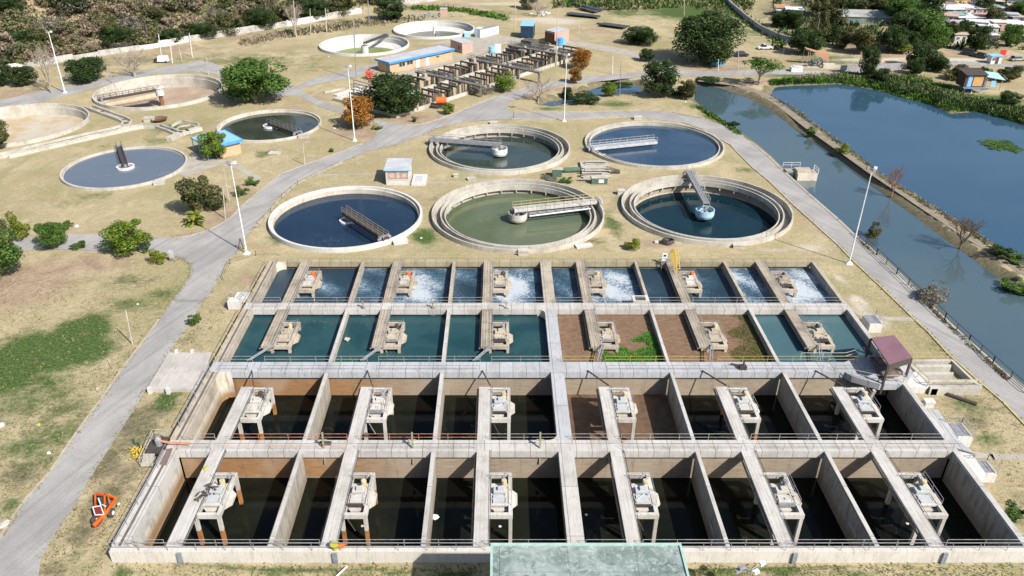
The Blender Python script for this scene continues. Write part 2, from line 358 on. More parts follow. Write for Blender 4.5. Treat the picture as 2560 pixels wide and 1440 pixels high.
def asphalt(name, ang, c1=(.375, .365, .35), c2=(.29, .28, .27)):
    m = bpy.data.materials.new(name); t, n, l, b = nt(m); setp(b, Roughness=.93); b.inputs['Specular IOR Level'].default_value = .2
    p = pos(n, l); mp = n.new('ShaderNodeMapping'); mp.vector_type = 'TEXTURE'; mp.inputs['Rotation'].default_value = (0, 0, ang); l.new(p, mp.inputs['Vector'])
    mp2 = n.new('ShaderNodeMapping'); mp2.inputs['Scale'].default_value = (.04, 1.1, 1); l.new(mp.outputs[0], mp2.inputs['Vector'])
    c = mix(n, l, maprange(n, l, noise(n, l, .12, 6, .65, p, .6), .35, .65), c1, c2)
    c = mix(n, l, maprange(n, l, noise(n, l, 1, 5, .65, mp2.outputs[0]), .45, .7, 0, .45), c, tuple(x * .66 for x in c2))
    vo = n.new('ShaderNodeTexVoronoi'); vo.feature = 'DISTANCE_TO_EDGE'; vo.inputs['Scale'].default_value = .22; wn = n.new('ShaderNodeTexNoise'); wn.inputs['Scale'].default_value = .8; l.new(p, wn.inputs[0]); l.new(mix(n, l, .12, p, wn.outputs[1], 'ADD'), vo.inputs['Vector'])
    c = mix(n, l, maprange(n, l, vo.outputs[0], .014, .0, 0, .12), c, (.12, .11, .10))
    c = mix(n, l, maprange(n, l, noise(n, l, .5, 8, .8, p, 1), .6, .7, 0, .4), c, (.36, .31, .23))
    g = maprange(n, l, noise(n, l, 5, 5, .7, p), .3, .7, .9, 1.08); cc = n.new('ShaderNodeCombineColor'); [l.new(g, cc.inputs[i]) for i in range(3)]
    l.new(mix(n, l, 1.0, c, cc.outputs[0], 'MULTIPLY'), b.inputs['Base Color']); MATS[name] = m; return m
M_gran = asphalt('asphalt_road', math.radians(68)); M_gran2 = asphalt('asphalt_canal_road', math.radians(118))
M_path = pm('pale_path', (.42, .385, .33), (.33, .30, .25), .5, .9, .2, bmp=.15)
M_kerb = pm('kerb_stone', (.48, .43, .34), (.34, .29, .21), .8, .9, .2)
M_kerby = pm('yellow_kerb_paint', (.56, .46, .16), (.42, .37, .22), .8, .8, .3)
M_trunk = pm('bark', (.20, .15, .11), (.12, .09, .065), 5, .9, .2)
M_bark2 = pm('pale_bark', (.42, .37, .31), (.27, .22, .18), 5, .9, .2)
M_rust = pm('rusty_concrete', (.45, .22, .09), (.28, .12, .05), 1.5, .85, .2)
# ============================================================ tanks table: x, y, outer radius, rim z, style
TK = {
 'a': (-26.28, 122.43, 13.0, .8), 'b': (3.16, 123.93, 14.9, .8), 'c': (36.24, 126.3, 14.7, .8), 'd': (0.0, 157.4, 14.8, .8), 'e': (32.98, 160.3, 14.7, .6),
 'f': (-74.29, 146.49, 11.7, .5), 'g': (-52.44, 173.18, 11.6, .5), 'h': (-88.0, 200.6, 15.8, .8), 'i': (-110.5, 173.3, 15.5, .8), 'j': (-43.06, 254.3, 14.2, .8), 'k': (-22.64, 278.0, 14.0, .8)}
BX0, BX1 = XU(-.5525), XU(.756)
YA0, YA1, YB0, YB1, YC0, YC1, YD0, YD1, YE = 49.24, 61.78, 63.53, 75.71, 77.78, 90.13, 91.82, 103.9, 104.8
YF = 48.6
# settling channels frame
SO = Vector((-22.72, 180.97, 0)); SDv = Vector((.6295, .7770, 0)); SN = Vector((-.7770, .6295, 0))
def SP(a, b, z=0): q = SO + SDv * a + SN * b; return (q.x, q.y, z)
# ============================================================ ground sheet
holes = []
for k, (x, y, r, z) in TK.items():
    holes.append([(x + (r - .18) * math.cos(2 * PI * i / 72), y + (r - .18) * math.sin(2 * PI * i / 72)) for i in range(72)])
holes.append([(BX0 + .3, YF + .3), (BX1 - .2, YF + .3), (BX1 - .2, YE - .3), (BX0 + .3, YE - .3)])
holes.append([SP(-2, .2)[:2], SP(78.5, .2)[:2], SP(78.5, 22.2)[:2], SP(-2, 22.2)[:2]])
CHAM = [P(2272, 897), P(2380, 897), P(2452, 968), P(2330, 968)]
def ground():
    vs = []; es = []
    def loop(poly, closed=True):
        o = len(vs); vs.extend(poly); n = len(poly)
        es.extend((o + i, o + (i + 1) % n) for i in range(n if closed else n - 1))
    for h in holes: loop(h)
    for L in LAKES: loop(L)
    rnd = random.Random(3); pts = []
    y = 25.0
    while y < 470:
        st = 1.5 if y < 150 else (2.2 if y < 240 else 3.6)
        xm = 60 + y * .78; x = -xm + (st / 2 if int(y * 10) % 2 else 0)
        while x < xm: pts.append((x + rnd.uniform(-.2, .2) * st, y + rnd.uniform(-.2, .2) * st)); x += st
        y += st
    A = np.array(pts); keep = np.ones(len(A), bool)
    for h in holes + list(LAKES):
        d, ins = sdist(h, A[:, 0], A[:, 1]); keep &= (d > .45)
        if h not in LAKES: keep &= ~ins
    pts = [tuple(p) for p in A[keep]]
    for L in LAKES:          # row of verts at the top of the bank
        n = len(L)
        for i in range(n):
            a = Vector(L[i]); b = Vector(L[(i + 1) % n]); d = b - a; ln = d.length; d.normalize(); nr = Vector((d.y, -d.x))
            k = max(1, int(ln / 2))
            for j in range(k):
                for sgn in (-1, 1):
                    q = a + d * (ln * (j + .5) / k) + nr * 1.65 * sgn; pts.append((q.x, q.y))
    vs.extend(pts)
    vs.extend([(-3000, -400), (3000, -400), (3000, 4000), (-3000, 4000), (-1200, 25), (1200, 25), (-1200, 700), (1200, 700), (0, 900)])
    r = delaunay_2d_cdt([Vector(v) for v in vs], es, [], 0, 1e-4, False)
    V2 = np.array([(v.x, v.y) for v in r[0]]); F = [f for f in r[2]]
    cen = np.array([(V2[list(f)].mean(axis=0)) for f in F])
    kill = np.zeros(len(F), bool)
    for h in holes: kill |= sdist(h, cen[:, 0], cen[:, 1])[1]
    F = [f for f, k in zip(F, kill) if not k]
    Z = height(V2[:, 0], V2[:, 1])
    me = bpy.data.meshes.new('ground'); me.from_pydata([(a, b, c) for (a, b), c in zip(V2.tolist(), Z.tolist())], [], F); me.update()
    # worn, green and bare areas of the real ground, painted where they lie
    def blobs(lst):
        o = np.zeros(len(V2))
        for (px, py, rx, ry, am) in lst:
            x, y = P(px, py); wx = abs(P(px + rx, py)[0] - x); wy = max(1.0, abs(P(px, py + ry)[1] - P(px, py - ry)[1]) / 2)
            o = np.maximum(o, am * 1.1 * np.exp(-(((V2[:, 0] - x) / wx) ** 2 + ((V2[:, 1] - y) / wy) ** 2)))
        return o
    rr0 = random.Random(17)
    lists = {
     'green': [(120, 880, 150, 52, 1.25), (205, 825, 70, 28, 1.2), (20, 930, 90, 55, 1.1), (100, 1140, 150, 60, .42), (620, 150, 200, 20, .42), (560, 60, 250, 30, .45), (900, 500, 300, 16, .3),(60, 890, 110, 50, 1), (180, 850, 90, 38, 1.0), (20, 930, 70, 45, .9), (230, 800, 60, 22, .75), (120, 960, 90, 40, .55), (320, 760, 80, 26, .55), (395, 735, 60, 22, .5), (100, 1000, 150, 70, .5), (150, 1080, 120, 60, .5),
       (420, 1000, 35, 28, .75), (330, 700, 60, 20, .5), (60, 1120, 100, 50, .55), (20, 1260, 40, 30, .6), (180, 1240, 30, 25, .4), (200, 1380, 40, 30, .5), (320, 1425, 40, 10, .8), (700, 1420, 90, 12, .65), (860, 1425, 60, 12, .6), (1000, 1425, 60, 12, .55), (1800, 1425, 70, 12, .75), (1960, 1422, 60, 10, .75), (2150, 1425, 90, 10, .6), (1140, 1430, 60, 14, .8),
       (1060, 590, 36, 20, .9), (700, 600, 40, 16, .55), (1180, 440, 30, 14, .3), (1530, 560, 26, 40, .55), (1560, 500, 24, 22, .4), (1490, 600, 40, 12, .4), (1380, 455, 40, 12, .4),(1860, 425, 26, 8, .5), (660, 385, 26, 12, .6), (240, 490, 50, 14, .4), (180, 510, 40, 14, .4), (1540, 260, 70, 10, .55), (1370, 272, 40, 6, .6), (1780, 290, 30, 16, .8),(1740, 265,24,12,.7), (1820, 312, 20, 8, .8),
       (660, 195, 60, 14, .35), (780, 170, 80, 10, .35), (430, 318, 60, 12, .6), (390, 352, 40, 10, .5), (260, 365, 40, 8, .4), (480, 330, 40, 12, .6), (1720, 30, 130, 22, .8), (1560, 30, 60, 14, .6), (1860, 80, 60, 16, .5), (2430, 1010, 90, 30, .45), (2480, 1100, 50, 24, .6), (2340, 860, 50, 16, .4), (2540, 1280, 30, 30, .7), (1640, 700, 30, 10, .3), (940, 480, 60, 12, .35), (2100, 190, 200, 8, .9), (2300, 215, 120, 14, .9), (2450, 250, 140, 16, .8), (1060, 20, 80, 6, .6), (1230, 32, 60, 6, .6), (2080, 150, 90, 20, .5),
       (870, 55, 60, 8, .5), (300, 60, 150, 30, .5), (500, 60, 120, 30, .5), (700, 20, 120, 20, .5)],
     'soil': [(240, 1300, 50, 120, .6), (300, 1190, 40, 60, .5), (560, 600, 50, 40, .6), (100, 690, 160, 60, .6),(500, 130, 500, 60, .3), (150, 60, 300, 60, .45), (60, 720, 120, 60, .75), (200, 660, 160, 30, .6), (350, 700, 100, 25, .4), (560, 545, 60, 40, .75), (480, 590, 60, 14, .6), (610, 470, 40, 30, .5), (1060, 300, 90, 16, .9), (900, 330, 90, 20, .7), (1430, 225, 70, 10, .7), (1345, 240, 40, 12, .7), (740, 270, 60, 14, .5), (60, 235, 90, 12, .9), (800, 240, 60, 14, .5), (1650, 615, 80, 10, .6), (1600, 600, 60, 12, .5), (1880, 150, 100, 14, .6), (1780, 170, 90, 8, .9), (1900, 205, 80, 12, .6), (950, 350, 60, 14, .6), (1080, 330, 60, 10, .3), (620, 700, 40, 30, .55), (1100, 15, 110, 12, .7), (1500, 80, 90, 14, .5), (250, 90, 150, 30, .5), (2200, 130, 70, 30, .8), (2380, 135, 90, 12, .6), (600, 90, 160, 9, .7), (850, 52, 120, 7, .6), (440, 120, 60, 10, .7), (250, 1200, 40, 60, .45), (680, 470, 30, 20, .3), (2250, 1010, 50, 20, .3), (1820, 640, 80, 10, .5)],
     'dark': [(290, 1230, 50, 120, .55), (350, 1090, 50, 60, .5),(400, 60, 260, 40, .5), (620, 40, 260, 30, .5), (200, 120, 160, 20, .5), (2050, 60, 160, 60, .6), (2300, 60, 200, 60, .6), (1990, 150, 60, 12, .4),(330, 1060, 55, 40, .8), (260, 1250, 60, 60, .7), (250, 1160, 60, 50, .75), (200, 1330, 50, 50, .65), (140, 1420, 60, 30, .6), (400, 1020, 40, 30, .7), (470, 850, 40, 30, .45), (2440, 1050, 70, 30, .5), (2560, 1250, 40, 40, .5), (60, 1180, 80, 40, .6), (150, 1020, 90, 30, .45), (2340, 1060, 40, 30, .6), (2480, 1330, 60, 30, .4), (2100, 690, 40, 30, .3), (680, 30, 250, 9, .4), (200, 160, 150, 15, .5), (330, 150, 90, 14, .5), (2050, 40, 120, 30, .7), (2450, 60, 150, 50, .6), (1350, 20, 60, 12, .4)],
     'pale': [(70, 65, 90, 22, .8),(2150, 760, 22, 26, .9), (2190, 800, 30, 22, .7), (2100, 700, 14, 24, .6), (2020, 620, 60, 10, .6), (1930, 625, 60, 8, .45), (40, 60, 60, 26, .8), (140, 40, 60, 26, .75), (250, 25, 40, 20, .6), (100, 78, 60, 10, .7), (1400, 55, 80, 8, .6), (1350, 48, 90, 5, .7), (2390, 150, 100, 5, .9), (2200, 150, 150, 4, .8), (2050, 165, 70, 8, .7), (1250, 10, 120, 4, .6), (560, 30, 60, 16, .5), (2300, 140, 60, 8, .5)]}
    for k, L in lists.items():
        v_ = blobs(L)
        if k == 'dark':
            for LL in LAKES:
                d, i_ = sdist(LL, V2[:, 0], V2[:, 1]); v_ = np.maximum(v_, np.where((d < 1.7) | i_, 1.0, 0))
        if k == 'green': v_ = np.minimum(v_, 1)
        a = me.attributes.new(k, 'FLOAT', 'POINT'); a.data.foreach_set('value', v_.astype('f'))
    me.materials.append(groundmat()); me.polygons.foreach_set('use_smooth', [True] * len(F))
    o = bpy.data.objects.new('ground', me); C.objects.link(o); tag(o, kind='structure')
ground()
# ============================================================ water of lake and canal
M_lake = watermat('lake_water', (.028, .074, .125), (.040, .090, .140), .012, .003, 1.0, .03, .5, 2.7)
M_canal = watermat('canal_water', (.058, .100, .125), (.076, .115, .128), .02, .003, 1.0, .03, .5, 2.4)
def sheet(name, poly, z, m, kind='structure'):
    b = MB(); n = len(poly); b.v = [(p[0], p[1], z) for p in poly]
    for a, c, d in tessellate_polygon([[Vector((p[0], p[1], 0)) for p in poly]]):
        A_, B_, C_ = poly[a], poly[c], poly[d]
        if (B_[0] - A_[0]) * (C_[1] - A_[1]) - (B_[1] - A_[1]) * (C_[0] - A_[0]) < 0: c, d = d, c
        b.f.append((a, c, d)); b.mi.append(0)
    return tag(b.build(name, m), kind=kind)
def grow(poly, e):
    cx = sum(p[0] for p in poly) / len(poly); n = len(poly); out = []
    area = sum(poly[i][0] * poly[(i + 1) % n][1] - poly[(i + 1) % n][0] * poly[i][1] for i in range(n))
    sg = 1 if area > 0 else -1
    for i in range(n):
        a = Vector(poly[i - 1]); b = Vector(poly[i]); c = Vector(poly[(i + 1) % n]); d = ((b - a).normalized() + (c - b).normalized()).normalized()
        out.append((b.x + d.y * e * sg, b.y - d.x * e * sg))
    return out
sheet('canal_water', grow(LAKE1, .4), -.98, M_canal); sheet('lake_water', grow(LAKE2, .4), -.985, M_lake); sheet('pond_water', grow(POND, .4), -.98, M_lake)
# ============================================================ roads
def px(lst, z=0.0): return [P(x, y, z) for x, y in lst]
def road(name, lst, m=None, z=.03): return sheet(name, px(lst), z, m or M_gran)
R_MAIN_L = [(-60, 1400), (0, 1345), (28, 1300), (55, 1260), (125, 1180), (193, 1080), (226, 1040), (252, 1000), (282, 960), (307, 920), (350, 860), (398, 800), (435, 745), (455, 720), (475, 692), (477, 667), (462, 650), (437, 640), (390, 630), (350, 628)]
R_J_TOP = [(350, 592), (432, 596), (475, 590), (525, 575), (575, 547), (600, 520), (640, 485), (702, 435), (762, 412), (827, 389), (905, 360), (935, 345), (946, 322), (945, 310), (900, 296), (860, 286), (800, 268), (745, 240), (690, 240), (690, 222), (712, 214), (742, 216), (748, 225), (800, 252), (870, 276), (952, 303), (1015, 312), (1052, 310), (1077, 304), (1130, 285), (1190, 260), (1240, 240), (1280, 229)]
R_MAIN_R = [(1280, 297), (1165, 305), (1090, 321), (1065, 334), (997, 359), (915, 380), (855, 405), (790, 435), (740, 460), (700, 495), (672, 530), (640, 567), (628, 575), (610, 602), (592, 635), (565, 660), (550, 690), (535, 720), (497, 770), (467, 820), (437, 860), (400, 915), (367, 970), (350, 1000), (325, 1040), (300, 1080), (235, 1180), (190, 1260), (142, 1330), (102, 1400), (96, 1450), (90, 1560), (-200, 1560)]
road('main_road', R_MAIN_L + R_J_TOP + [(1330, 214), (1331, 234), (1282, 252), (1265, 262), (1270, 275), (1285, 282)] + R_MAIN_R)
road('gate_road', [(1330, 214), (1380, 204), (1440, 193), (1562, 184), (1625, 178), (1697, 174), (1730, 178), (1830, 177), (1920, 173), (2000, 176), (2075, 178), (2200, 168), (2320, 158), (2390, 152), (2520, 160), (2620, 165), (2620, 172), (2520, 168), (2400, 162), (2350, 172), (2240, 176), (2080, 188), (1920, 186), (1842, 190), (1730, 192), (1680, 190), (1560, 197), (1440, 210), (1380, 217), (1331, 234)], None, .034)
road('canal_road', [(1285, 282), (1400, 281), (1505, 280), (1605, 277), (1680, 282), (1755, 297), (1805, 312), (1842, 330), (1880, 358), (1920, 391), (1960, 430), (2020, 485), (2095, 550), (2145, 598), (2195, 637), (2245, 683), (2280, 717), (2345, 780), (2410, 843), (2470, 895), (2560, 972), (2700, 1100), (2760, 1250), (2560, 1062), (2507, 1005), (2445, 952), (2370, 885), (2320, 830), (2287, 800), (2257, 770), (2205, 720), (2170, 687), (2127, 647), (2095, 612), (2032, 555), (1982, 510), (1920, 450), (1880, 417), (1825, 361), (1792, 342), (1755, 322), (1705, 305), (1605, 295), (1567, 292), (1455, 297), (1280, 297)], M_gran2, .038)
road('west_road', [(350, 628), (225, 627), (100, 622), (40, 634), (-80, 640), (-80, 600), (55, 599), (120, 590), (170, 587), (257, 588), (350, 592)], None, .042)
road('hill_road', [(-80, 262), (0, 250), (160, 217), (290, 190), (357, 176), (425, 165), (500, 152), (530, 156), (580, 183), (640, 208), (690, 222), (690, 240), (620, 222), (556, 200), (540, 186), (480, 178), (380, 186), (290, 206), (232, 222), (100, 255), (-80, 285)], None, .03)
road('service_road', [(742, 216), (778, 198), (835, 185), (940, 159), (944, 170), (935, 179), (865, 197), (815, 206), (760, 218), (750, 224)], None, .046)
road('yard', [(1060, 112), (1140, 96), (1190, 96), (1250, 88), (1310, 97), (1295, 107), (1250, 113), (1185, 143), (1135, 155), (1010, 190), (985, 186), (1132, 148), (1182, 132), (1150, 110)], M_path, .03)
road('ash_path', [(475, 385), (545, 398), (580, 402), (625, 428), (655, 445), (640, 452), (590, 422), (550, 413), (520, 422), (500, 432), (462, 440), (440, 436), (466, 412)], M_path, .03)
road('sludge_track', [(1408, 98), (1500, 112), (1590, 128), (1640, 150), (1700, 172), (1660, 176), (1600, 146), (1560, 138), (1480, 122), (1405, 108)], M_path, .03)
road('embankment_track', [(1745, 203), (1830, 214), (1900, 236), (1950, 270), (2010, 318), (2055, 350), (2105, 385), (2170, 432), (2250, 486), (2330, 540), (2400, 588), (2460, 625), (2560, 690), (2700, 780), (2700, 760), (2560, 676), (2465, 613), (2330, 524), (2250, 474), (2175, 422), (2110, 374), (2062, 342), (2020, 310), (1960, 262), (1915, 232), (1840, 206), (1745, 196)], pm('rutted_track', (.30, .255, .20), (.20, .17, .13), .6, .95, .1, bmp=.6), .03)
def kerb(lst, m, w=.3, label='', z=.13):
    b = MB(); b.strip(px(lst), w, z); return tag(b.build('kerb', m), kind='structure')
kerb([(1285, 281), (1400, 280), (1505, 279), (1605, 276), (1680, 281), (1755, 296)], M_kerb)
kerb([(1280, 298), (1455, 298), (1567, 293), (1605, 296), (1705, 306), (1755, 323), (1792, 343), (1825, 362), (1880, 418), (1920, 451), (1982, 511), (2032, 556), (2095, 613)], M_kerb)
kerb([(2095, 613), (2127, 648), (2170, 688), (2205, 721), (2257, 771), (2287, 801), (2320, 831), (2370, 886), (2445, 953), (2507, 1006), (2562, 1064), (2620, 1120)], M_kerby, .18)
kerb([(1880, 357), (1920, 390), (1960, 429), (2020, 484), (2095, 549), (2145, 597), (2195, 636), (2245, 682), (2280, 716), (2345, 779), (2410, 842), (2470, 894), (2560, 971)], M_path, .5, z=.1)
kerb([(0, 1345), (28, 1300), (55, 1260), (125, 1180), (193, 1080), (252, 1000), (307, 920), (398, 800)], M_kerb, .22)
kerb([(170, 587), (257, 587), (432, 596), (475, 590), (525, 575), (575, 547), (600, 520), (640, 485), (702, 435), (762, 412), (827, 389), (905, 360)], M_path, .3)
kerb([(640, 568), (672, 531), (700, 496), (740, 461), (790, 436), (855, 406)], M_kerb, .2)
kerb([(1015, 313), (1052, 311), (1077, 305), (1130, 286), (1190, 261), (1240, 241)], M_kerb, .3)
kerb([(1240, 113), (1290, 100), (1330, 92)], M_path, .3)
# painted cross lines on the road, worn
b = MB(); b.strip(px([(436, 751), (512, 751)]), .10, .036, th=.004); b.strip(px([(438, 755), (508, 755)]), .07, .036, th=.004)
tag(b.build('road_marking', M_dark), kind='structure')
b = MB(); b.strip(px([(1102, 308), (1128, 304)]), .5, .036, th=.004); b.strip(px([(1108, 312), (1126, 309)]), .4, .036, th=.004)
tag(b.build('road_marking', pm('faded_red_paint', (.45, .22, .14), (.40, .30, .24), 1, .9)), kind='structure')
# concrete footpaths
for q in ([(2105, 763), (2170, 796), (2285, 798)], [(2400, 1131), (2480, 1143), (2620, 1144)], [(1058, 458), (1180, 453), (1300, 446)], [(795, 438), (960, 434)]):
    b = MB(); b.strip(px(q), .9 if q[0][0] > 2000 else .35, .05, th=.1); tag(b.build('footpath', M_path), kind='structure')
# dirt wheel tracks beside the front wall
# ============================================================ basins
M_wetd = pm('dark_groove', (.09, .085, .08), (.17, .15, .13), 1.5, .9)
WK = [(-.476, -.452), (-.255, -.233), (-.0375, -.0155), (.182, .203), (.398, .420), (.612, .634)]
WC = (.097, .122)
DV = [(-.331, -.325), (-.112, -.106), (.323, .328), (.535, .541)]
IX0, IX1 = XU(-.531), XU(.747)
M_yrail = pm('yellow_rail_paint', (.55, .46, .10), (.42, .36, .14), 2, .5)
def railing(b, p, q, h=1.0, step=2.0, r=.045, lean=0):
    p = Vector(p); q = Vector(q); n = max(1, int((q - p).length / step))
    for i in range(n + 1):
        a = p.lerp(q, i / n); b.bar(a, a + Vector((0, 0, h)), r * 1.6)
    for k in (.5, 1.0): b.bar(p + Vector((0, 0, h * k)), q + Vector((0, 0, h * k)), r * 1.5)
def basin(label, y0, y1, back, mdeck, mback, zw, deepz, front=None, sub=None, wy0=None, rail=M_rail, mwc=None, mleft=None):
    """one row of cells; y0..y1 the opening, 'back' the far edge of its back wall"""
    t = thing('aeration_basin', label, 'basin', ((IX0 + IX1) / 2, y0, 0))
    b = MB()
    if front is not None:
        b.box(BX0, BX1, front, y0, -.3, T, 0); b.build('front_wall', M_front, t)
    b = MB(); b.box(BX0, IX0, y0, y1, -.3, T); b.box(BX0 + .0, BX0 + .22, y0, y1, T, T + .18); b.box(BX0 + .55, BX0 + .8, y0, y1, T, T + .012, 1); b.build('side_wall', [mleft or mdeck, M_wetd], t)
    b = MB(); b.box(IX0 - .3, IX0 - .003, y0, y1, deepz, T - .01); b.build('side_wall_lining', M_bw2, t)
    b = MB(); b.box(IX1, BX1, y0, y1, -.3, T); b.build('side_wall', mdeck, t)
    b = MB(); b.box(IX1 - .05, IX1 - .003, y0, y1, deepz, T - .35); b.build('side_wall_lining', M_dv, t)
    b = MB(); b.box(BX0, BX1, y1, back, .55, T); b.build('back_walkway', mback, t)
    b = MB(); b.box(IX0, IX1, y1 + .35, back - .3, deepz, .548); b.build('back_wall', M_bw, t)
    if front is not None:
        b = MB(); b.box(IX0, IX1, y0 - .3, y0 - .003, deepz, -.3); b.build('front_wall_lining', M_bw, t)
    for (a, c) in DV:
        b = MB(); b.box(XU(a), XU(c), y0 + .002, y1 - .002, deepz, T - .25); b.box(XU(a) - .03, XU(c) + .03, y0 + .002, y1 - .002, T - .25, T - .02, 1); b.build('divider_wall', [M_dv, mdeck], t)
    b = MB(); b.box(XU(WC[0]), XU(WC[1]), y0 + .002, y1 - .002, .6, T + .003, 0); b.box(XU(WC[0]) + .25, XU(WC[1]) - .25, y0 + .002, y1 - .002, deepz, .6, 1); b.build('central_walkway', [mwc or mdeck, M_dv], t)
    a0, a1 = sub or (y0, y1)
    for i, (a, c) in enumerate(WK):
        xa, xc = XU(a), XU(c)
        b = MB(); b.box(xa, xc, a0 + .002, a1 - .002, T - .28, T + .006); b.box(xa + .3, xc - .3, a0 + .002, a1 - .002, T - .75, T - .28)
        w = b.build('walkway', M_plankold if zw > 0 else M_plank, t)
        b = MB(); railing(b, (xc + .1, a0, T - .25), (xc + .1, a1, T - .25), .45 if zw < 0 else .8, 2.8, .022); b.build('railing', M_dark if zw < 0 else M_grey, w)
        b = MB(); b.tube([(xa - .15, a0, T - .35), (xa - .15, a1, T - .35)], .11, 6); b.build('pipe', pm('old_pipe', (.30, .22, .16), (.16, .13, .10), 2), w)
    for x0, x1 in ((IX0 + .2, XU(WK[0][0])), (XU(WK[0][1]), XU(WK[1][0])), (XU(WK[1][1]), XU(WK[2][0])), (XU(WK[2][1]), XU(WC[0])), (XU(WC[1]), XU(WK[3][0])), (XU(WK[3][1]), XU(WK[4][0])), (XU(WK[4][1]), XU(WK[5][0])), (XU(WK[5][1]), IX1 - .2)):
        if sub and a0 > y0 + .1 and x1 < XU(.1): pass
        b = MB(); railing(b, (x0, y0 - .08, T), (x1, y0 - .08, T), .9, 2.9, .02); b.build('railing', M_railr if (zw < 0 and sub and x0 < -14.5 and x0 > -30) else (M_yrail if (zw > 0 and sub and x0 > 7) else rail), t)
    return t
tA = basin('front row of deep basins with dark water, nearest the green roof', YA0, YA1, YB0, M_deck, M_deck, -2.6, -6, front=YF)
tB = basin('second row of deep basins with dark water and one drained muddy cell', YB0, YB1, YC0, M_deck, M_blue, -2.3, -6, sub=(YB0, 72.8), mwc=M_blue, mleft=M_old)
tC = basin('third row of shallow basins with turquoise water and brown weed', YC0, YC1, YD0, M_deck, M_deck, .45, -3, sub=(81.16, YC1), mwc=M_blue, mleft=M_old)
tD = basin('farthest row of basins with churning foamy water', YD0, YD1, YE, M_old, M_moss, .35, -3)
# outer rails along the front and left edges, part of the front row
b = MB(); railing(b, (BX0 + .1, YF + .12, T), (-1.3, YF + .12, T), 1.0, 2.45, .022); b.build('railing', M_grey, tA); b = MB(); railing(b, (15.6, YF + .12, T), (BX1, YF + .12, T), 1.0, 2.45, .022); b.build('railing', M_grey, tA)
b = MB(); railing(b, (BX0 + .35, YA0, T), (BX0 + .35, YA1, T), 1.0, 2.4, .022); b.build('railing', M_grey, tA)
for t_, y0, y1, m in ((tB, YB0 + 2, YB1, M_grey), (tC, YC0, YC1, M_raily), (tD, YD0, YD1, M_raily)):
    b = MB(); railing(b, (BX0 + .3, y0, T), (BX0 + .3, y1, T), 1.0, 2.4, .03); b.build('railing', m, t_)
b = MB(); railing(b, (BX0, YE - .1, T), (BX1, YE - .1, T), 1.05, 2.2, .03); railing(b, (BX0, YE + 1.6, T - .9), (BX1 + 3, YE + 1.6, T - .9), 1.0, 2.2, .02); b.build('railing', M_raily, tD)
for t_, y in ((tA, YA1 + .15), (tB, YB1 + .15), (tC, YC1 + .12)):
    for x0, x1 in ((IX0, XU(WK[0][0])), (XU(WK[0][1]), XU(WK[1][0])), (XU(WK[1][1]), XU(WK[2][0])), (XU(WK[3][1]), XU(WK[4][0])), (XU(WK[4][1]), XU(WK[5][0])), (XU(WK[5][1]), IX1)):
        b = MB(); railing(b, (x0, y, T), (x1, y, T), .85, 2.45, .014); b.build('railing', M_railr if (t_ is tA and x0 < -25 and x0 > -30) else M_dark, t_)
def fillet(t, cx, cy, sx, sy, R, zb, m):
    b = MB(); c = (cx + sx * R, cy + sy * R); pts = [(cx - .01 * sx, cy - .01 * sy)] + [(c[0] - sx * R * math.cos(a), c[1] - sy * R * math.sin(a)) for a in [PI / 2 * k / 7 for k in range(8)]]
    b.prism(pts, zb, T - .003); b.build('corner_fillet', m, t)
fillet(tA, IX0, YA0, 1, 1, .9, -6, M_bw2); fillet(tB, IX0, YB1, 1, -1, 1.4, -6, M_bw2); fillet(tB, XU(WC[0]), YB0, -1, 1, 1.0, -6, M_bw2); fillet(tC, XU(WC[0]), YC1, -1, -1, 1.0, -1, M_bw2); fillet(tD, IX0, YD1, 1, -1, 1.2, -1, M_bw2)
# stay bars from the second walkway line down to the walkway ends
for i, (a, c) in enumerate(WK):
    b = MB(); xc = XU(c); b.bar((xc - 1.1 if i < 3 else xc - 2.3, YB1 + .1, T + .15), (xc - .1, 72.9, T + .1), .13); b.build('stay_bar', M_dark, tB)
    b = MB(); b.tube([(xc + .05, 81.3, T + .2), (xc - (.9 if i > 2 else 2.3), YC0 + .2, T + .05)], .09, 6); b.tube([(xc + .35, 81.3, T + .2), (xc - (.6 if i > 2 else 2.0), YC0 + .2, T + .05)], .06, 6); b.build('sloping_pipe', M_grey, tC)
# small openings in the right hand dividers
for (u, y0, y1, tt) in ((.3255, 52.0, 54.0, tA), (.538, 52.2, 54.1, tA), (.3255, 66.4, 67.9, tB), (.538, 66.6, 68.0, tB)):
    b = MB(); x = XU(u) - .2; b.box(x - .04, x - .003, y0, y1, -.9, -.45); b.build('sluice_slot', M_tank, tt)
for u, y in ((-.02, YA1 - .7), (.7, YA1 - .4), (-.275, 0), (.28, YB1 - .3)):
    if y: b = MB(); b.bar((XU(u) - .5, y + .9, .5), (XU(u) - .5, y + .9, -2.6), .14); b.build('drain_pipe', M_dark, tA if y < 70 else tB)
# ---- water and mud in the cells
M_wdark = watermat('dark_basin_water', (.0045, .006, .005), (.012, .013, .008), .05, .005, 1.0, .12, .3, 1.33, (.05, .05, .035))
M_turq = watermat('turquoise_water', (.014, .050, .062), (.026, .072, .080), .14, .015, 1.4, .14, .4, 1.33, (.09, .15, .10))
def wsheet(name, x0, x1, y0, y1, z, m, kind='structure', nx=1, ny=1, foam=None):
    b = MB()
    for j in range(ny + 1):
        for i in range(nx + 1): b.v.append((x0 + (x1 - x0) * i / nx, y0 + (y1 - y0) * j / ny, z))
    for j in range(ny):
        for i in range(nx): k = j * (nx + 1) + i; b.f.append((k, k + 1, k + nx + 2, k + nx + 1)); b.mi.append(0)
    o = b.build(name, m)
    if foam:
        a = o.data.attributes.new('foam', 'FLOAT', 'POINT'); a.data.foreach_set('value', [foam(v[0], v[1]) for v in b.v])
    return tag(o, kind=kind)
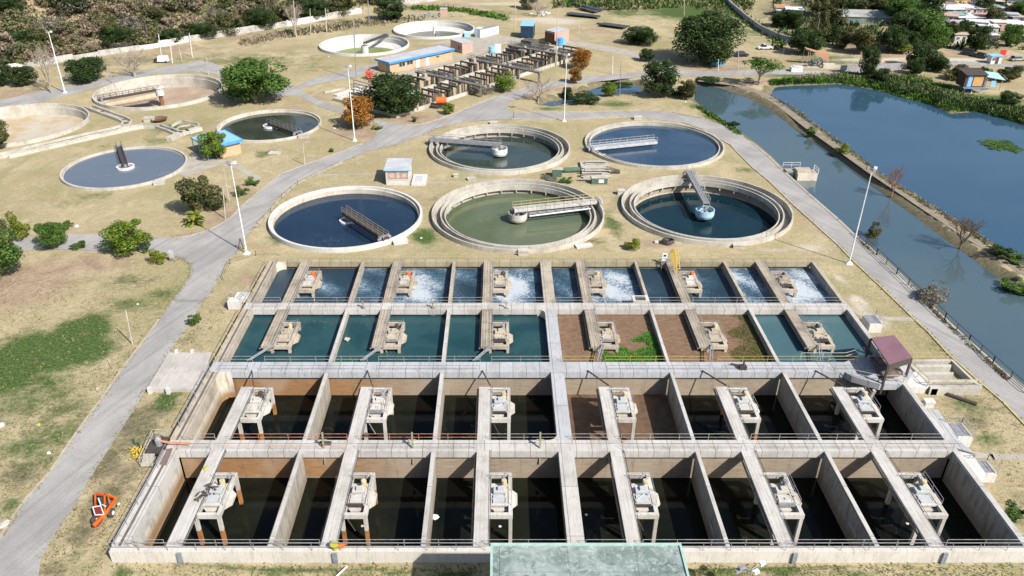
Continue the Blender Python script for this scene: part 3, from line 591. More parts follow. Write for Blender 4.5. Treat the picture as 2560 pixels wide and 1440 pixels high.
wsheet('basin_water', IX0 - .1, IX1 + .0, YA0 - .2, YA1 + .5, -2.6, M_wdark)
wsheet('basin_water', IX0 - .1, IX1 + .0, YB0 - .3, YB1 + .5, -2.3, M_wdark)
wsheet('basin_water', IX0 - .1, IX1 + .0, YC0 - .3, YC1 + .5, .3, M_turq); wsheet('basin_water', XU(.5405), IX1 + .0, YC0 - .3, YC1 + .5, .304, watermat('milky_turquoise_water', (.055, .115, .135), (.065, .13, .145), .12, .006, 1.4, .14, .45))
wsheet('basin_mud', XU(WC[1]) - .3, XU(.3235), YB0 - .3, YB1 + .4, -2.2, pm('wet_mud', (.17, .105, .065), (.09, .06, .042), .9, .6, .3, bmp=.5), nx=12, ny=12)
M_weed = pm('brown_weed_mat', (.27, .18, .12), (.14, .085, .052), 3.2, .9, .1, lo=.32, hi=.68, bmp=1.0, stretch=(.55, 1.6, 1))
wsheet('weed_mat', XU(WC[1]) - .02, XU(.3235), YC0 - .02, YC1 + .4, .42, M_weed); wsheet('weed_mat', XU(.3275), XU(.5355), YC0 - .02, YC1 + .4, .45, M_weed)
FO = [(-.54, 0), (-.476, 0.0), (-.452, .30), (-.36, .30), (-.331, .2), (-.325, .72), (-.255, .72), (-.233, .85), (-.15, .8), (-.112, .6), (-.106, .62), (-.05, .62), (-.0155, .78), (.06, .85), (.097, .7), (.122, .72), (.182, .7), (.203, .86), (.30, .85), (.323, .6), (.328, .35), (.39, .35), (.42, .3), (.47, .36), (.52, .2), (.541, .92), (.61, .92), (.634, .75), (.70, .92), (.75, .98)]
def foamf(x, y):
    u = x / XU(1.0); v = np.interp(u, [f[0] for f in FO], [f[1] for f in FO])
    bo = max(math.exp(-(((x - XU(WK[i][1]) - 2.4) / 3.4) ** 2 + ((y - 98.2) / 3.6) ** 2)) for i in range(6)); return float(v + .1 * math.sin(x * 1.1 + y) + (.42 * bo - .12) * (v > .1))
wsheet('basin_water', IX0 - .1, IX1 + .0, YD0 - .3, YD1 + .2, .12, foammat(), nx=160, ny=24, foam=foamf)
# ============================================================ mixer platforms
M_plat = concrete('platform_concrete', (.58, .555, .51), (.34, .30, .24), False, .7)
M_platold = concrete('old_platform_concrete', (.50, .44, .35), (.24, .20, .15), False, .8)
M_roof0 = pm('faded_grey_cover', (.42, .42, .42), (.55, .52, .46), 2, .6)
M_orange = pm('orange_paint', (.85, .16, .03), (.62, .12, .03), 4, .45, .5)
M_cream = pm('cream_paint', (.60, .55, .36), (.40, .33, .20), 4, .55, .4)
M_pblue = pm('pale_blue_grey_cover', (.38, .42, .47), (.50, .49, .46), 3, .6, .4)
def make_mixer(ms, mm, mg, rusty=False, clutter=False, var=0):
    t = thing('mixer_platform', 'x', 'mixer platform', (0, 0, 0))
    b = MB(); b.box(-1.1, 1.1, 2.5, 2.85, -.5, 0); b.box(-1.1, 1.1, -2.85, -2.5, -.5, 0); b.box(.72, 1.1, -2.5, 2.5, -.5, -.004); b.box(-1.1, -.95, -2.5, 2.5, -.5, -.06)
    b.build('frame', ms, t)
    b = MB(); b.box(-.95, .72, -1.55, 1.35, -.22, -.03)
    b.build('slab', ms, t)
    b = MB(); R = 1.72; b.prism([(.0 + R * math.cos(PI / 8 + k * PI / 4), -.2 + R * math.sin(PI / 8 + k * PI / 4)) for k in range(8)], -.72, -.5)
    b.build('draft_tube', ms, t)
    for x, y in ((.9, 2.66), (.9, -2.66), (-1.3, 2.66), (-1.3, -2.66)):
        b = MB(); b.box(x - .17, x + .17, y - .17, y + .17, -4.6, -.5); b.box(x - .171, x + .171, y - .171, y + .171, -4.6, -2.1, 1); b.build('leg', [ms, M_rust if rusty else ms], t)
    b = MB(); b.box(-.75, .35, -1.35, -.35, -.03, .12); b.box(-.7, .5, -.2, .5, -.03, .34); b.box(-.3, .3, -.05, .38, .34, .6); b.bar((-.9, -.9, .12), (.5, -.95, .12), .06); b.bar((.45, -1.3, .0), (.45, -.3, .22), .08); 
    if var:
        r = random.Random(var)
        for _ in range(5): x_, y_ = r.uniform(-.9, .3), r.uniform(-1.4, .9); b.box(x_, x_ + r.uniform(.15, .6), y_, y_ + r.uniform(.1, .5), -.03, r.uniform(.05, .3))
        b.tube([(-.9, r.uniform(-1.2, 1), .1), (r.uniform(-.4, .4), r.uniform(-.8, .8), .15), (.9, r.uniform(-1, 1), .08)], .05, 5)
    b.build('gearbox', mg, t)
    if var:
        b = MB(); b.box(-1.0, .6, -1.62, -1.45, -.2, .02 + .1 * (var % 3)) ; b.tube([(-1.05, -1.8, -.1), (-1.05, -2.6, -.2), (-.2, -2.7, -2.2)], .06, 5); b.build('conduit', M_dark if var % 2 else M_grey, t)
    b = MB(); b.lathe(.32, .82, [(0, .95), (.24, .93), (.27, .85), (.27, .28), (.36, .22), (.36, -.03)], 14); b.tube([(.32, .55, .5), (.0, .3, .5)], .1, 6); b.build('motor', mm, t)
    b = MB(); railing(b, (-.9, 1.9, -.03), (.8, 1.9, -.03), .8, 1.7, .022); railing(b, (1.02, -1.6, -.03), (1.02, 2.2, -.03), .85, 1.6, .022); b.build('railing', M_grey, t)
    if clutter:
        r = random.Random(4); b = MB()
        for i in range(16):
            a = Vector((r.uniform(-1.8, .3), r.uniform(-.9, .7), r.uniform(.05, .5))); b.tube([a, a + Vector((r.uniform(-.6, .6), r.uniform(-.5, .5), r.uniform(-.1, .3)))], r.uniform(.04, .13), 6)
        b.build('scrap_metal', M_dark, t)
    return t
protos = {'A': make_mixer(M_plat, M_cream, M_pblue), 'D': make_mixer(M_plat, M_cream, M_roof0, True, False, 1), 'E': make_mixer(M_plat, M_grey, M_plat, False, False, 2), 'F': make_mixer(M_plat, M_cream, M_pblue, False, False, 3), 'G': make_mixer(M_platold, M_dark, M_platold, True, False, 4), 'I': make_mixer(M_platold, M_grey, M_platold, False, False, 5), 'R': make_mixer(M_plat, M_cream, M_pblue, True, True), 'O': make_mixer(M_platold, M_orange, M_plat), 'C': make_mixer(M_platold, M_cream, M_platold), 'B': make_mixer(M_plat, M_dark, M_plat, True)}
used_p = set()
def put(kind, loc, label, group):
    p = protos[kind]
    if kind in used_p: o = dup(p, loc)
    else: used_p.add(kind); o = p; o.location = loc
    o['label'] = label; o['group'] = group
rows = (('front basin row', (YT(1182) + YT(1287)) / 2, 'RDAFEA', 'mixer platforms in the front row of basins'), ('second basin row', (YT(970) + YT(1047)) / 2, 'BEFADF', 'mixer platforms in the second row of basins'),
        ('third basin row', (YT(804) + YT(866)) / 2, 'CGIGCI', 'mixer platforms in the third row of basins'), ('farthest foaming basin row', (YT(675) + YT(727)) / 2, 'OOGCOI', 'mixer platforms in the farthest row of basins'))
extra = {(0, 0): 'white platform littered with black scrap metal', (0, 1): 'white platform with cream motor and one rust stained foot,', (1, 0): 'pale platform on rusty orange legs', (3, 0): 'weathered platform with bright orange motor', (3, 1): 'weathered platform with orange motor', (3, 4): 'orange motored platform beside the yellow ladder', (1, 3): 'pale platform above drained brown mud', (2, 3): 'weathered platform beside bright green weed'}
for ri, (rn, yc, ks, gp) in enumerate(rows):
    for i, k in enumerate(ks):
        x = XU(WK[i][1]) + 1.1
        d = extra.get((ri, i), 'weathered concrete mixer platform' if ri > 1 else 'pale concrete mixer platform')
        put(k, (x, yc, T), '%s, %s from left, %s' % (d, ORD[i], rn), gp)
# ============================================================ weeds growing in the cells (stuff)
def clumps(name, pts, size, m, h=.35, n=3, seed=1, kind='stuff'):
    r = random.Random(seed); b = MB()
    for (x, y, z) in pts:
        for _ in range(n):
            a = r.uniform(0, PI * 2); s = size * r.uniform(.5, 1.3); c = Vector((x + r.uniform(-size, size), y + r.uniform(-size, size), z)); d = Vector((math.cos(a), math.sin(a), 0)); e = Vector((-d.y, d.x, 0)) * s * .3
            tip = c + d * s * .8 + Vector((0, 0, h * r.uniform(.4, 1.3)))
            b.add([c - e, c + e, tip + e * .5, tip - e * .5], [(0, 1, 2, 3)])
    return tag(b.build(name, m), kind=kind)
M_grass = leafmat('vivid_weed_leaf', (.07, .20, .025), (.11, .26, .035))
r_ = random.Random(5); pts = []
def inweed(x, y):
    u = x / XU(1.0); v = (y - YC0) / (YC1 - YC0)
    if .205 < u < .322: return v < .30 + .07 * math.sin(x * 2.1) or (v < .62 + .05 * math.sin(x * 3) and u > .283 + .012 * math.sin(y * 2.3)) and not (.36 < v < .47 and u < .30)
    return False
for _ in range(11000):
    x, y = r_.uniform(XU(.2), XU(.323)), r_.uniform(YC0, YC1)
    if inweed(x, y): pts.append((x, y, .42))
clumps('green_weeds', pts, .17, M_grass, .16, 2)
M_olive = leafmat('olive_weed_leaf', (.10, .13, .03), (.15, .13, .05))
pts = [(r_.uniform(XU(.46), XU(.535)), r_.uniform(YC0, YC1), .45) for _ in range(5000)]
pts = [p for p in pts if (p[0] - XU(.46)) / (XU(.535) - XU(.46)) > (p[1] - YC0) / (YC1 - YC0) * .7 + .18 * math.sin(p[1] * 1.3) + r_.uniform(-.12, .12)]
clumps('olive_weeds', pts, .15, M_olive, .09, 2)
pts = [(r_.uniform(XU(-.325), XU(-.27)), YC0 + abs(r_.gauss(0, .8)) + .2, .3) for _ in range(260)] + [(r_.uniform(XU(-.45), XU(-.34)), YC0 + abs(r_.gauss(0, .35)), .3) for _ in range(200)] + [(r_.uniform(XU(-.1), XU(-.05)), YC0 + abs(r_.gauss(0, .3)), .3) for _ in range(90)]
clumps('floating_weeds', pts, .2, M_grass, .12, 2)
# ============================================================ round tanks
def brackets(b, x, y, r, z, n, m=0):
    for k in range(n):
        a = 2 * PI * k / n; d = Vector((math.cos(a), math.sin(a), 0)); c = Vector((x, y, z)); b.bar(c + d * (r), c + d * (r + .0) + Vector((0, 0, -.55)), .22)
WM = {}
def tank(key, label, style, zw, wmat, wallm=None, floor=None):
    x, y, r, zr = TK[key]; t = thing('settling_tank', label, 'tank', (x, y, 0)); wallm = wallm or M_tank; N = 96
    if style == 'double':
        b = MB(); b.lathe(x, y, [(r, -.4), (r, zr), (r - .26, zr), (r - .26, -.35)], N); b.lathe(x, y, [(r - .26, -.35), (r - 1.45, -.35)], N, 1); b.build('outer_wall', [wallm, M_old], t)
        b = MB(); b.lathe(x, y, [(r - 1.45, -.35), (r - 1.45, zr - .2), (r - 1.68, zr - .2), (r - 1.68, -.3), (r - 2.2, -.3), (r - 2.2, zr - .42), (r - 2.38, zr - .42), (r - 2.38, -.5), (r - 1.75, -.5)], N); b.build('overflow_channel', wallm, t)
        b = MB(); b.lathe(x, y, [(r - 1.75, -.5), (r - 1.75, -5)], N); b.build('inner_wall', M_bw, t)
        b = MB(); brackets(b, x, y, r - 2.25, -.45, 28); b.build('bracket', wallm, t)
        b = MB(); b.lathe(x, y, [(r - 1.75, zw + .12), (r - 2.0, zw + .12), (r - 2.0, zw - .3)], N); b.build('ledge', M_tank, t)
        rw = r - 1.8
    elif style == 'thin':
        b = MB(); b.lathe(x, y, [(r, -.4), (r, zr), (r - .3, zr), (r - .3, -.2), (r - .95, -.2)], N); b.build('outer_wall', wallm, t)
        b = MB(); b.lathe(x, y, [(r - .95, -.2), (r - .95, zr - .15), (r - 1.15, zr - .15), (r - 1.15, -4)], N); b.build('overflow_channel', wallm, t); rw = r - 1.2
    elif style == 'single':
        b = MB(); b.lathe(x, y, [(r, -.4), (r, zr), (r - .4, zr), (r - .4, -3)], N); b.build('outer_wall', wallm, t)
        b = MB(); b.lathe(x, y, [(r - .4, zr - .45), (r - .75, zr - .45), (r - .75, -3)], N); b.build('overflow_lip', M_tankd, t); rw = r - .6
    else:      # drained
        b = MB(); b.lathe(x, y, [(r, -.4), (r, zr), (r - .4, zr), (r - .4, -.1), (r - .75, -.1), (r - .75, -style[0])], N); b.build('outer_wall', wallm, t)
        b = MB(); b.lathe(x, y, [(r - .75, -style[0]), (style[2], -style[1]), (.01, -style[1])], N); b.build('floor', floor, t); rw = style[2] + 1.5 if zw is not None else None
    if zw is not None:
        b = MB(); n = 96; b.v = [(x, y, zw)] + [(x + rw * math.cos(2 * PI * k / n), y + rw * math.sin(2 * PI * k / n), zw) for k in range(n)]
        b.f = [(0, k + 1, (k + 1) % n + 1) for k in range(n)]; b.mi = [0] * n
        tag(b.build('tank_water', wmat), kind='structure')
    return t
M_w1 = watermat('navy_tank_water', (.010, .025, .05), (.014, .032, .06), .06, .015, 1.5, .12, .5, 1.4, (.06, .09, .12))
M_w2 = watermat('green_tank_water', (.085, .11, .05), (.115, .14, .085), .06, .006, 1, .07, .5, 1.33, (.17, .19, .12))
M_w3 = watermat('teal_tank_water', (.005, .02, .03), (.006, .026, .036), .04, .006)
M_w4 = watermat('grey_green_tank_water', (.03, .05, .045), (.045, .062, .05), .03, .006, 1.2, .1, .5, 1.6, (.1, .11, .07))
M_w5 = watermat('blue_tank_water', (.022, .05, .095), (.04, .075, .12), .06, .015, 1.2, .1, .5, 1.5, (.09, .13, .18))
M_w6 = watermat('slate_tank_water', (.115, .14, .18), (.125, .15, .185), .12, .006, 1.2, .12, .5, 1.33, (.2, .2, .2))
M_w7 = watermat('murky_tank_water', (.035, .045, .035), (.06, .065, .05), .03, .006, 1.2, .1, .5, 1.6)
M_alg = watermat('algae_water', (.17, .21, .02), (.13, .18, .03), .3, .01)
M_w11 = watermat('stagnant_water', (.03, .045, .02), (.035, .055, .02), .1, .01)
M_fl1 = pm('dry_brown_tank_floor', (.32, .225, .16), (.40, .33, .26), .25, .9, .1); M_fl2 = pm('ochre_tank_floor', (.42, .33, .20), (.47, .42, .34), .22, .9, .1, lo=.42, hi=.58)
tank('a', 'round tank of still navy water with a plain white rim beside the brick pump house', 'single', -.45, M_w1, M_white)
tank('b', 'round tank of milky green water with double cream rim', 'double', -1.25, M_w2)
tank('c', 'round tank of very dark teal water nearest the canal road', 'double', -2.0, M_w3)
tank('d', 'round tank of grey green water with a white bowl at its centre', 'double', -1.5, M_w4)
tank('e', 'round tank of bright blue water with a thin double rim near the canal', 'thin', -.1, M_w5)
tank('f', 'brim full round tank of slate blue water on the left lawn', 'single', .12, M_w6)
tank('g', 'smaller round tank of murky dark water behind the blue roofed house', 'single', -.2, M_w7)
tank('h', 'large drained round tank with brown floor beside the leafy tree', (2.6, 3.6, 3.0), None, None, None, M_fl1)
tank('i', 'drained round tank with ochre floor cut by the left frame edge', (1.9, 2.6, 3.0), None, None, None, M_fl2)
tank('j', 'white drained bowl tank with a yellow green puddle', (1.5, 3.3, 9.0), -2.6, M_alg, M_white, M_white)
tank('k', 'farthest white bowl tank holding dark green water', (1.3, 3.2, 9.0), -2.2, M_w11, M_white, M_white)
def bridge(key, label, tip, deckm, railm, w=1.1, zoff=.45, screens=0, bowl=None, ring=None, over=.6, truss=False, start=0.0, screenm=None):
    x, y, r, zr = TK[key]; tx, ty = P(tip[0], tip[1], zr); a = math.atan2(ty - y, tx - x); d = Vector((math.cos(a), math.sin(a), 0)); s = Vector((-d.y, d.x, 0)); z = zr + zoff
    c = Vector((x, y, z)); t = thing('scraper_bridge', label, 'scraper bridge', (x, y, zr)); L = r + over
    b = MB(); b.bar(c - d * start, c + d * L, w, .18); b.bar(c + s * (w / 2) - Vector((0, 0, .25)) - d * start, c + s * (w / 2) + d * L - Vector((0, 0, .25)), .1, .4); b.bar(c - s * (w / 2) - Vector((0, 0, .25)) - d * start, c - s * (w / 2) + d * L - Vector((0, 0, .25)), .1, .4); b.build('deck', deckm, t)
    for sg in (-1, 1):
        b = MB(); railing(b, c + s * (sg * w / 2) - d * start, c + s * (sg * w / 2) + d * L, 1.0, 1.5, .035); b.build('railing', railm, t)
    b = MB(); e = c + d * (L - .7); b.bar(e - s * (w / 2 + .5), e + s * (w / 2 + .5), .5, .45); 
    for sg in (-1, 1): b.tube([e + s * sg * (w / 2 + .45) - d * .0 - Vector((0, 0, .25)), e + s * sg * (w / 2 + .7) - Vector((0, 0, .25))], .24, 10)
    b.build('end_carriage', M_grey if railm is not M_wht else M_wht, t)
    if screens:
        n = int((L - 3) / 1.6)
        for k in range(n):
            q = c + d * (1.9 + 1.6 * k); b = MB(); b.bar(q + Vector((0, 0, -.3)) - s * .3, q + Vector((0, 0, -screens)) - s * .3, .08); b.bar(q + d * .75 + Vector((0, 0, -screens * .55)) - s * .3, q + d * .75 + Vector((0, 0, -screens * .55 - .01)) - s * .3 , .1)
            b.add([q - s * .35 + Vector((0, 0, -.5)) + d * .1, q - s * .35 + Vector((0, 0, -.5)) + d * 1.5, q - s * .35 + Vector((0, 0, -screens * .8)) + d * 1.5, q - s * .35 + Vector((0, 0, -screens * .8)) + d * .1], [(0, 1, 2, 3)]); b.build('scum_screen', screenm or M_grey, t)
        if screens > 1.2: b = MB(); b.tube([c + d * 1.8 - s * 1.1 + Vector((0, 0, -1.2)), c + d * (L - 2.4) - s * 1.1 + Vector((0, 0, -1.0))], .13, 8); b.build('scum_pipe', M_wht, t)
    if bowl:
        R, zt, zb, bm = bowl; b = MB(); b.lathe(x, y, [(.5, zb - .3), (R * .45, zb - .25), (R * .9, zb + .1), (R, zb + .5), (R, zt), (R - .15, zt), (R - .15, zb + .6), (.4, zb + .5)], 36); b.build('centre_well', bm, t, False)
        b = MB(); b.lathe(x, y, [(.28, zb), (.28, zt + .5), (.0, zt + .5)], 12)
        for k in range(4): aa = a + PI / 4 + k * PI / 2; b.bar((x, y, zt + .1), (x + R * math.cos(aa), y + R * math.sin(aa), zt + .1), .12)
        b.build('centre_column', M_grey, t)
    if ring:
        R, zt, ww, bm = ring; b = MB(); b.lathe(x, y, [(R, zt - .7), (R, zt), (R - ww, zt), (R - ww, zt - .7)], 36); b.build('centre_well', bm, t)
        b = MB(); b.lathe(x, y, [(.3, zt - .7), (.3, z), (0, z)], 12); b.bar((x - R, y, zt), (x + R, y, zt), .12); b.bar((x, y - R, zt), (x, y + R, zt), .12); b.build('centre_column', M_grey, t)
    return t
M_drust = pm('yellowed_steel', (.50, .36, .16), (.33, .25, .16), 2, .6, .4)
bridge('a', 'rusty yellow railed bridge arm over the navy water tank', (968, 602), M_dark, M_drust, 1.0, .35, 1.0, None, (1.3, -.15, .35, M_wht), start=.6, over=-.1, screenm=pm('navy_screen', (.05, .07, .16), (.04, .05, .1), 2))
bridge('b', 'long bridge arm with hanging screens over the milky green tank', (1508, 505), M_deck, M_raily, 1.3, .5, 1.6, (1.65, .55, -.95, M_tank), None, over=.5, start=.8)
bridge('c', 'grey bridge arm with pale blue bowl over the dark teal tank', (1722, 436), M_grey, M_rail, 1.1, .55, 0, (1.65, .1, -1.35, pm('pale_blue_paint', (.42, .62, .72), (.33, .50, .60), 2)), None, start=.3)
bridge('d', 'grey and white bridge arm crossing the grey green tank', (1078, 352), M_grey, M_grey, 1.2, .5, 1.7, (1.65, .35, -1.15, M_wht), None, start=.3, screenm=pm('steel_blue_screen', (.10, .16, .26), (.16, .22, .3), 2))
bridge('e', 'flat silver bridge arm over the bright blue tank', (1486, 371), pm('silver_steel', (.50, .52, .55), (.36, .38, .40), 1.5, .5, .5), M_rail, 1.7, .35, .9, None, None, start=.4)
bridge('f', 'black bridge arm with white ring over the slate blue tank', (297, 366), M_dark, M_dark, 1.0, .4, 0, None, (1.7, .5, .35, M_wht), start=.2)
bridge('g', 'dark bridge arm with white hoop over the murky tank', (747, 336), M_dark, M_grey, 1.0, .3, .5, None, (1.6, .25, .3, M_wht), start=.2, over=-.3, screenm=M_dark)
bridge('h', 'brown bridge arm over the large drained tank', (240, 252), M_dark, M_dark, .5, .2, 0, None, None, over=-.8)
x, y, r, zr = TK['h']; ty_ = thing('centre_column', 'white drum on a brown stem at the middle of the large drained tank', 'tank column', (x, y, -2.5))
b = MB(); b.lathe(x, y, [(0, 1.5), (1.25, 1.5), (1.25, 1.25), (1.05, 1.2), (1.05, -.6), (0, -.7)], 28); b.build('drum', M_white, ty_); b = MB(); b.lathe(x, y, [(.5, -.7), (.55, -3.6)], 14); b.build('stem', pm('brown_stem', (.25, .13, .07), None, 2), ty_)
tx, ty = P(250, 252, .5); d = Vector((tx - x, ty - y, 0)).normalized(); sdv = Vector((d.y, -d.x, 0)) * 1.3
tag(MB().tube([Vector((x, y, -.6)) + d * 1.3 - sdv * .0, Vector((x, y, -.9)) + d * 13.6], .85, 14, r2=.55).build('scraper_tube', pm('tan_steel_tube', (.52, .42, .30), (.38, .30, .22), .8)), 'fat tan tube lying across the large drained tank', 'pipe')
bridge('j', 'dark railed bridge arm over the white bowl tank with yellow green puddle', (957, 91), M_dark, M_grey, .9, .3, 0, (1.15, .2, -2.9, M_white), None, over=.1)
x, y, r, zr = TK['k']; t = thing('centre_column', 'white post at the middle of the farthest bowl tank', 'tank column', (x, y, -2.5))
b = MB(); b.lathe(x, y, [(.45, -3), (.45, 1.4), (0, 1.4)], 12); b.build('post', M_white, t); b = MB(); b.box(x + .5, x + 2, y - .8, y + .4, -2.3, -.6); b.box(x - 2, x - .6, y - 1, y, -2.3, -1.6); b.bar((x - 3.4, y - .5, -1.7), (x, y, -.8), .3); b.build('scraper_frame', M_grey, t)
# small valve boxes and slabs against the tank rims
def block(name, px_, py_, sx, sy, h, m, label, cat, rot=0.0, z=0.0, top=None):
    g = G(px_, py_); b = MB(); c, s_ = math.cos(rot), math.sin(rot)
    q = [(g.x + c * a - s_ * e, g.y + s_ * a + c * e) for a, e in ((-sx / 2, 0), (sx / 2, 0), (sx / 2, sy), (-sx / 2, sy))]
    b.prism(q, g.z + z - .05, g.z + z + h * .8); q2 = [(g.x + c * a - s_ * e, g.y + s_ * a + c * e) for a, e in ((-sx / 2 - .07, -.07), (sx / 2 + .07, -.07), (sx / 2 + .07, sy + .07), (-sx / 2 - .07, sy + .07))]
    b.prism(q2, g.z + z + h * .8, g.z + z + h, 1); return tag(b.build(name, [m, top or m]), label, cat)
for q in ((1003, 611, 2.3, 1.6, .5, M_white, 'white valve box against the rim of the navy water tank', .35), (1308, 640, 1.5, .9, .9, M_tank, 'cream valve box below the milky green tank', 0), (1848, 622, 1.9, 1.3, .6, M_tank, 'cream valve box below the dark teal tank', -.1),
          (1462, 620, 2.6, 1.0, .3, M_white, 'white slab on the grass beside the milky green tank', .25), (760, 345, 2.4, 1.5, .6, M_tank, 'pale valve box against the rim of the murky tank', .2), (398, 462, 2.0, 1.3, .5, M_tank, 'open grey valve box below the slate blue tank', .3), (1173, 428, 2.2, .9, .5, M_grey, 'grey valve box against the tank with the white bowl', -.2),
          (1180, 452, 1.5, 1.2, .35, M_tank, 'cream slab behind the milky green tank', .3), (1234, 312, 1.6, 1.0, .6, M_tank, 'cream box behind the grey green tank', 0), (1595, 300, 1.8, 1.0, .7, M_tank, 'grey box with pipes behind the bright blue tank', 0), (1502, 392, 1.6, .8, .4, M_tank, 'pale block at the rim of the bright blue tank', -.3),
          (682, 388, 2.2, 1.6, .3, M_tank, 'square manhole slab on green grass right of the blue roofed house', -.2), (1553, 488, 1.3, .9, .9, M_tank, 'stubby pipe box left of the dark teal tank', 0), (1140, 444, .9, .7, .6, M_tank, 'small tan block between two round tanks', 0)):
    block('valve_box', q[0], q[1], q[2], q[3], q[4], q[5], q[6], 'valve box', q[7])
# ============================================================ buildings
def quadbuild(name, label, cat, A, B, depth, h, wall, roof, over=.35, rth=.22, fall=0.0, fascia=None, doors=(), wins=(), sides=None, back=None):
    """front base edge A->B (left to right seen from the camera), depth away from it"""
    A = Vector((A[0], A[1], 0)); B = Vector((B[0], B[1], 0)); z0 = float(height(A.x, A.y)) if not isinstance(back, float) else back
    d = (B - A).normalized(); n = Vector((-d.y, d.x, 0)); L = (B - A).length
    t = thing(name, label, cat, (A.x, A.y, z0))
    def Q(a, b, z): q = A + d * a + n * b; return Vector((q.x, q.y, z0 + z))
    b = MB(); b.hexa([Q(0, 0, -.5), Q(L, 0, -.5), Q(L, depth, -.5), Q(0, depth, -.5)], [Q(0, 0, h), Q(L, 0, h), Q(L, depth, h + fall), Q(0, depth, h + fall)]); b.build('walls', wall, t)
    b = MB(); o = over; b.hexa([Q(-o, -o, h + .01), Q(L + o, -o, h + .01), Q(L + o, depth + o, h + fall + .01), Q(-o, depth + o, h + fall + .01)], [Q(-o, -o, h + rth), Q(L + o, -o, h + rth), Q(L + o, depth + o, h + rth + fall), Q(-o, depth + o, h + rth + fall)])
    rf = b.build('roof', roof, t)
    if fascia:
        b = MB(); e = o + .06; hh = .55; b.bar(Q(-e, -e, h + rth - .2), Q(L + e, -e, h + rth - .2), .1, hh); b.bar(Q(-e, -e, h + rth - .2), Q(-e, depth + e, h + fall + rth - .2), .1, hh); b.bar(Q(L + e, -e, h + rth - .2), Q(L + e, depth + e, h + fall + rth - .2), .1, hh); b.build('fascia', fascia, rf)
    for (a, w, hh, m) in doors:
        b = MB(); b.hexa([Q(a, -.05, 0), Q(a + w, -.05, 0), Q(a + w, .02, 0), Q(a, .02, 0)], [Q(a, -.05, hh), Q(a + w, -.05, hh), Q(a + w, .02, hh), Q(a, .02, hh)]); b.build('door', m, t)
    for (a, w, zb, zt, m) in wins:
        b = MB(); b.hexa([Q(a, -.04, zb), Q(a + w, -.04, zb), Q(a + w, .02, zb), Q(a, .02, zb)], [Q(a, -.04, zt), Q(a + w, -.04, zt), Q(a + w, .02, zt), Q(a, .02, zt)]); wn = b.build('window', m, t)
        b = MB(); [b.bar(Q(a + w * k, -.06, zb), Q(a + w * k, -.06, zt), .07) for k in (0, .5, 1)]; b.bar(Q(a, -.06, zt), Q(a + w, -.06, zt), .07); b.bar(Q(a, -.06, zb), Q(a + w, -.06, zb), .07); b.build('frame', M_wht, wn)
    return t, Q, L
M_brick = pm('orange_brick', (.56, .39, .25), (.47, .31, .19), 1.2); M_pink = pm('pinkish_render', (.55, .36, .30), (.46, .30, .25), 1); M_glass = pm('window_glass', (.04, .05, .06), None, 1, .1, .6)
M_roofg = pm('pale_metal_roof', (.52, .53, .56), (.40, .40, .42), .5, .5, .4); M_bluep = pm('bright_blue_paint', (.06, .34, .78), (.06, .26, .60), .6, .4, .5); M_redbr = pm('red_brick', (.38, .14, .09), (.50, .38, .32), 4)
M_lblue = pm('light_blue_paint', (.22, .48, .70), (.30, .55, .74), 1, .4, .5); M_navy = pm('navy_blue_panel', (.015, .03, .07), (.02, .05, .10), 1, .5)
A = P(976, 184); B = P(1131, 149); L_ = math.dist(P(940, 178), P(976, 184))
t, Q, L = quadbuild('long_building', 'long low brick building with bright blue roof edge beside the settling channels', 'building', A, B, 5.6, 3.0, M_brick, M_roofg, .5, .2, 0, M_bluep, doors=((9.5, 1.2, 2.2, M_wht), (13, 1.2, 2.2, M_wht)), wins=((3.2, 2.2, 1.2, 2.3, M_glass), (6.0, 2.2, 1.3, 2.4, M_glass), (17, 1.2, 1.5, 2.2, M_glass)))
b = MB(); b.hexa([Q(-.06, 0, 0), Q(-.06, 1.8, 0), Q(.0, 1.8, 0), Q(.0, 0, 0)], [Q(-.06, 0, 2.4), Q(-.06, 1.8, 2.4), Q(.0, 1.8, 2.4), Q(.0, 0, 2.4)]); b.build('door', M_grey, t)
t, Q, L = quadbuild('pump_house', 'small square pink plastered building behind the end of the long blue edged roof', 'building', P(1156, 134), P(1182, 130), 7, 3.0, M_pink, M_roofg, .15, .15)
b = MB(); b.hexa([Q(-.05, 1.2, .9), Q(-.05, 2.4, .9), Q(0, 2.4, .9), Q(0, 1.2, .9)], [Q(-.05, 1.2, 2), Q(-.05, 2.4, 2), Q(0, 2.4, 2), Q(0, 1.2, 2)]); b.build('window', M_glass, t)
quadbuild('pump_house', 'small white walled pump house with red brick window band beside the navy tank', 'building', P(966, 463), P(1023, 463), 5.2, 3.0, M_white, M_roofg, .25, .12, .25, None, wins=((.35, 3.9, 1.15, 2.7, M_redbr),))
o = [x for x in C.objects if x.name.startswith('pump_house')][-1]
A = Vector(o.location); b = MB(); b.box(A.x + .7, A.x + 1.6, -.09 + A.y, A.y - .045, 1.5, 2.35); b.box(A.x + 2.0, A.x + 2.75, A.y - .09, A.y - .045, 1.5, 2.5); b.box(A.x + 3.0, A.x + 3.9, A.y - .09, A.y - .045, 1.6, 2.3); b.build('vent_grille', M_tank, o)
b = MB(); b.box(A.x - .3, A.x + 4.9, A.y - .33, A.y - .26, 2.95, 3.2); b.build('fascia', M_lblue, o)
g0, g1 = P(1023, 464), P(1058, 430); o = thing('concrete_platform', 'low white concrete slab with a square grate beside the brick pump house', 'slab', (g0[0], g0[1], 0)); b = MB(); b.box(g0[0] + .4, g0[0] + 3.1, g0[1] - .1, g0[1] + 5, -.1, .35); b.build('slab', M_white, o); b = MB(); b.box(g0[0] + .9, g0[0] + 2.3, g0[1] + .9, g0[1] + 4, .35, .38); b.build('grate', M_roofg, o)
A, B = P(552, 396), P(604, 383)
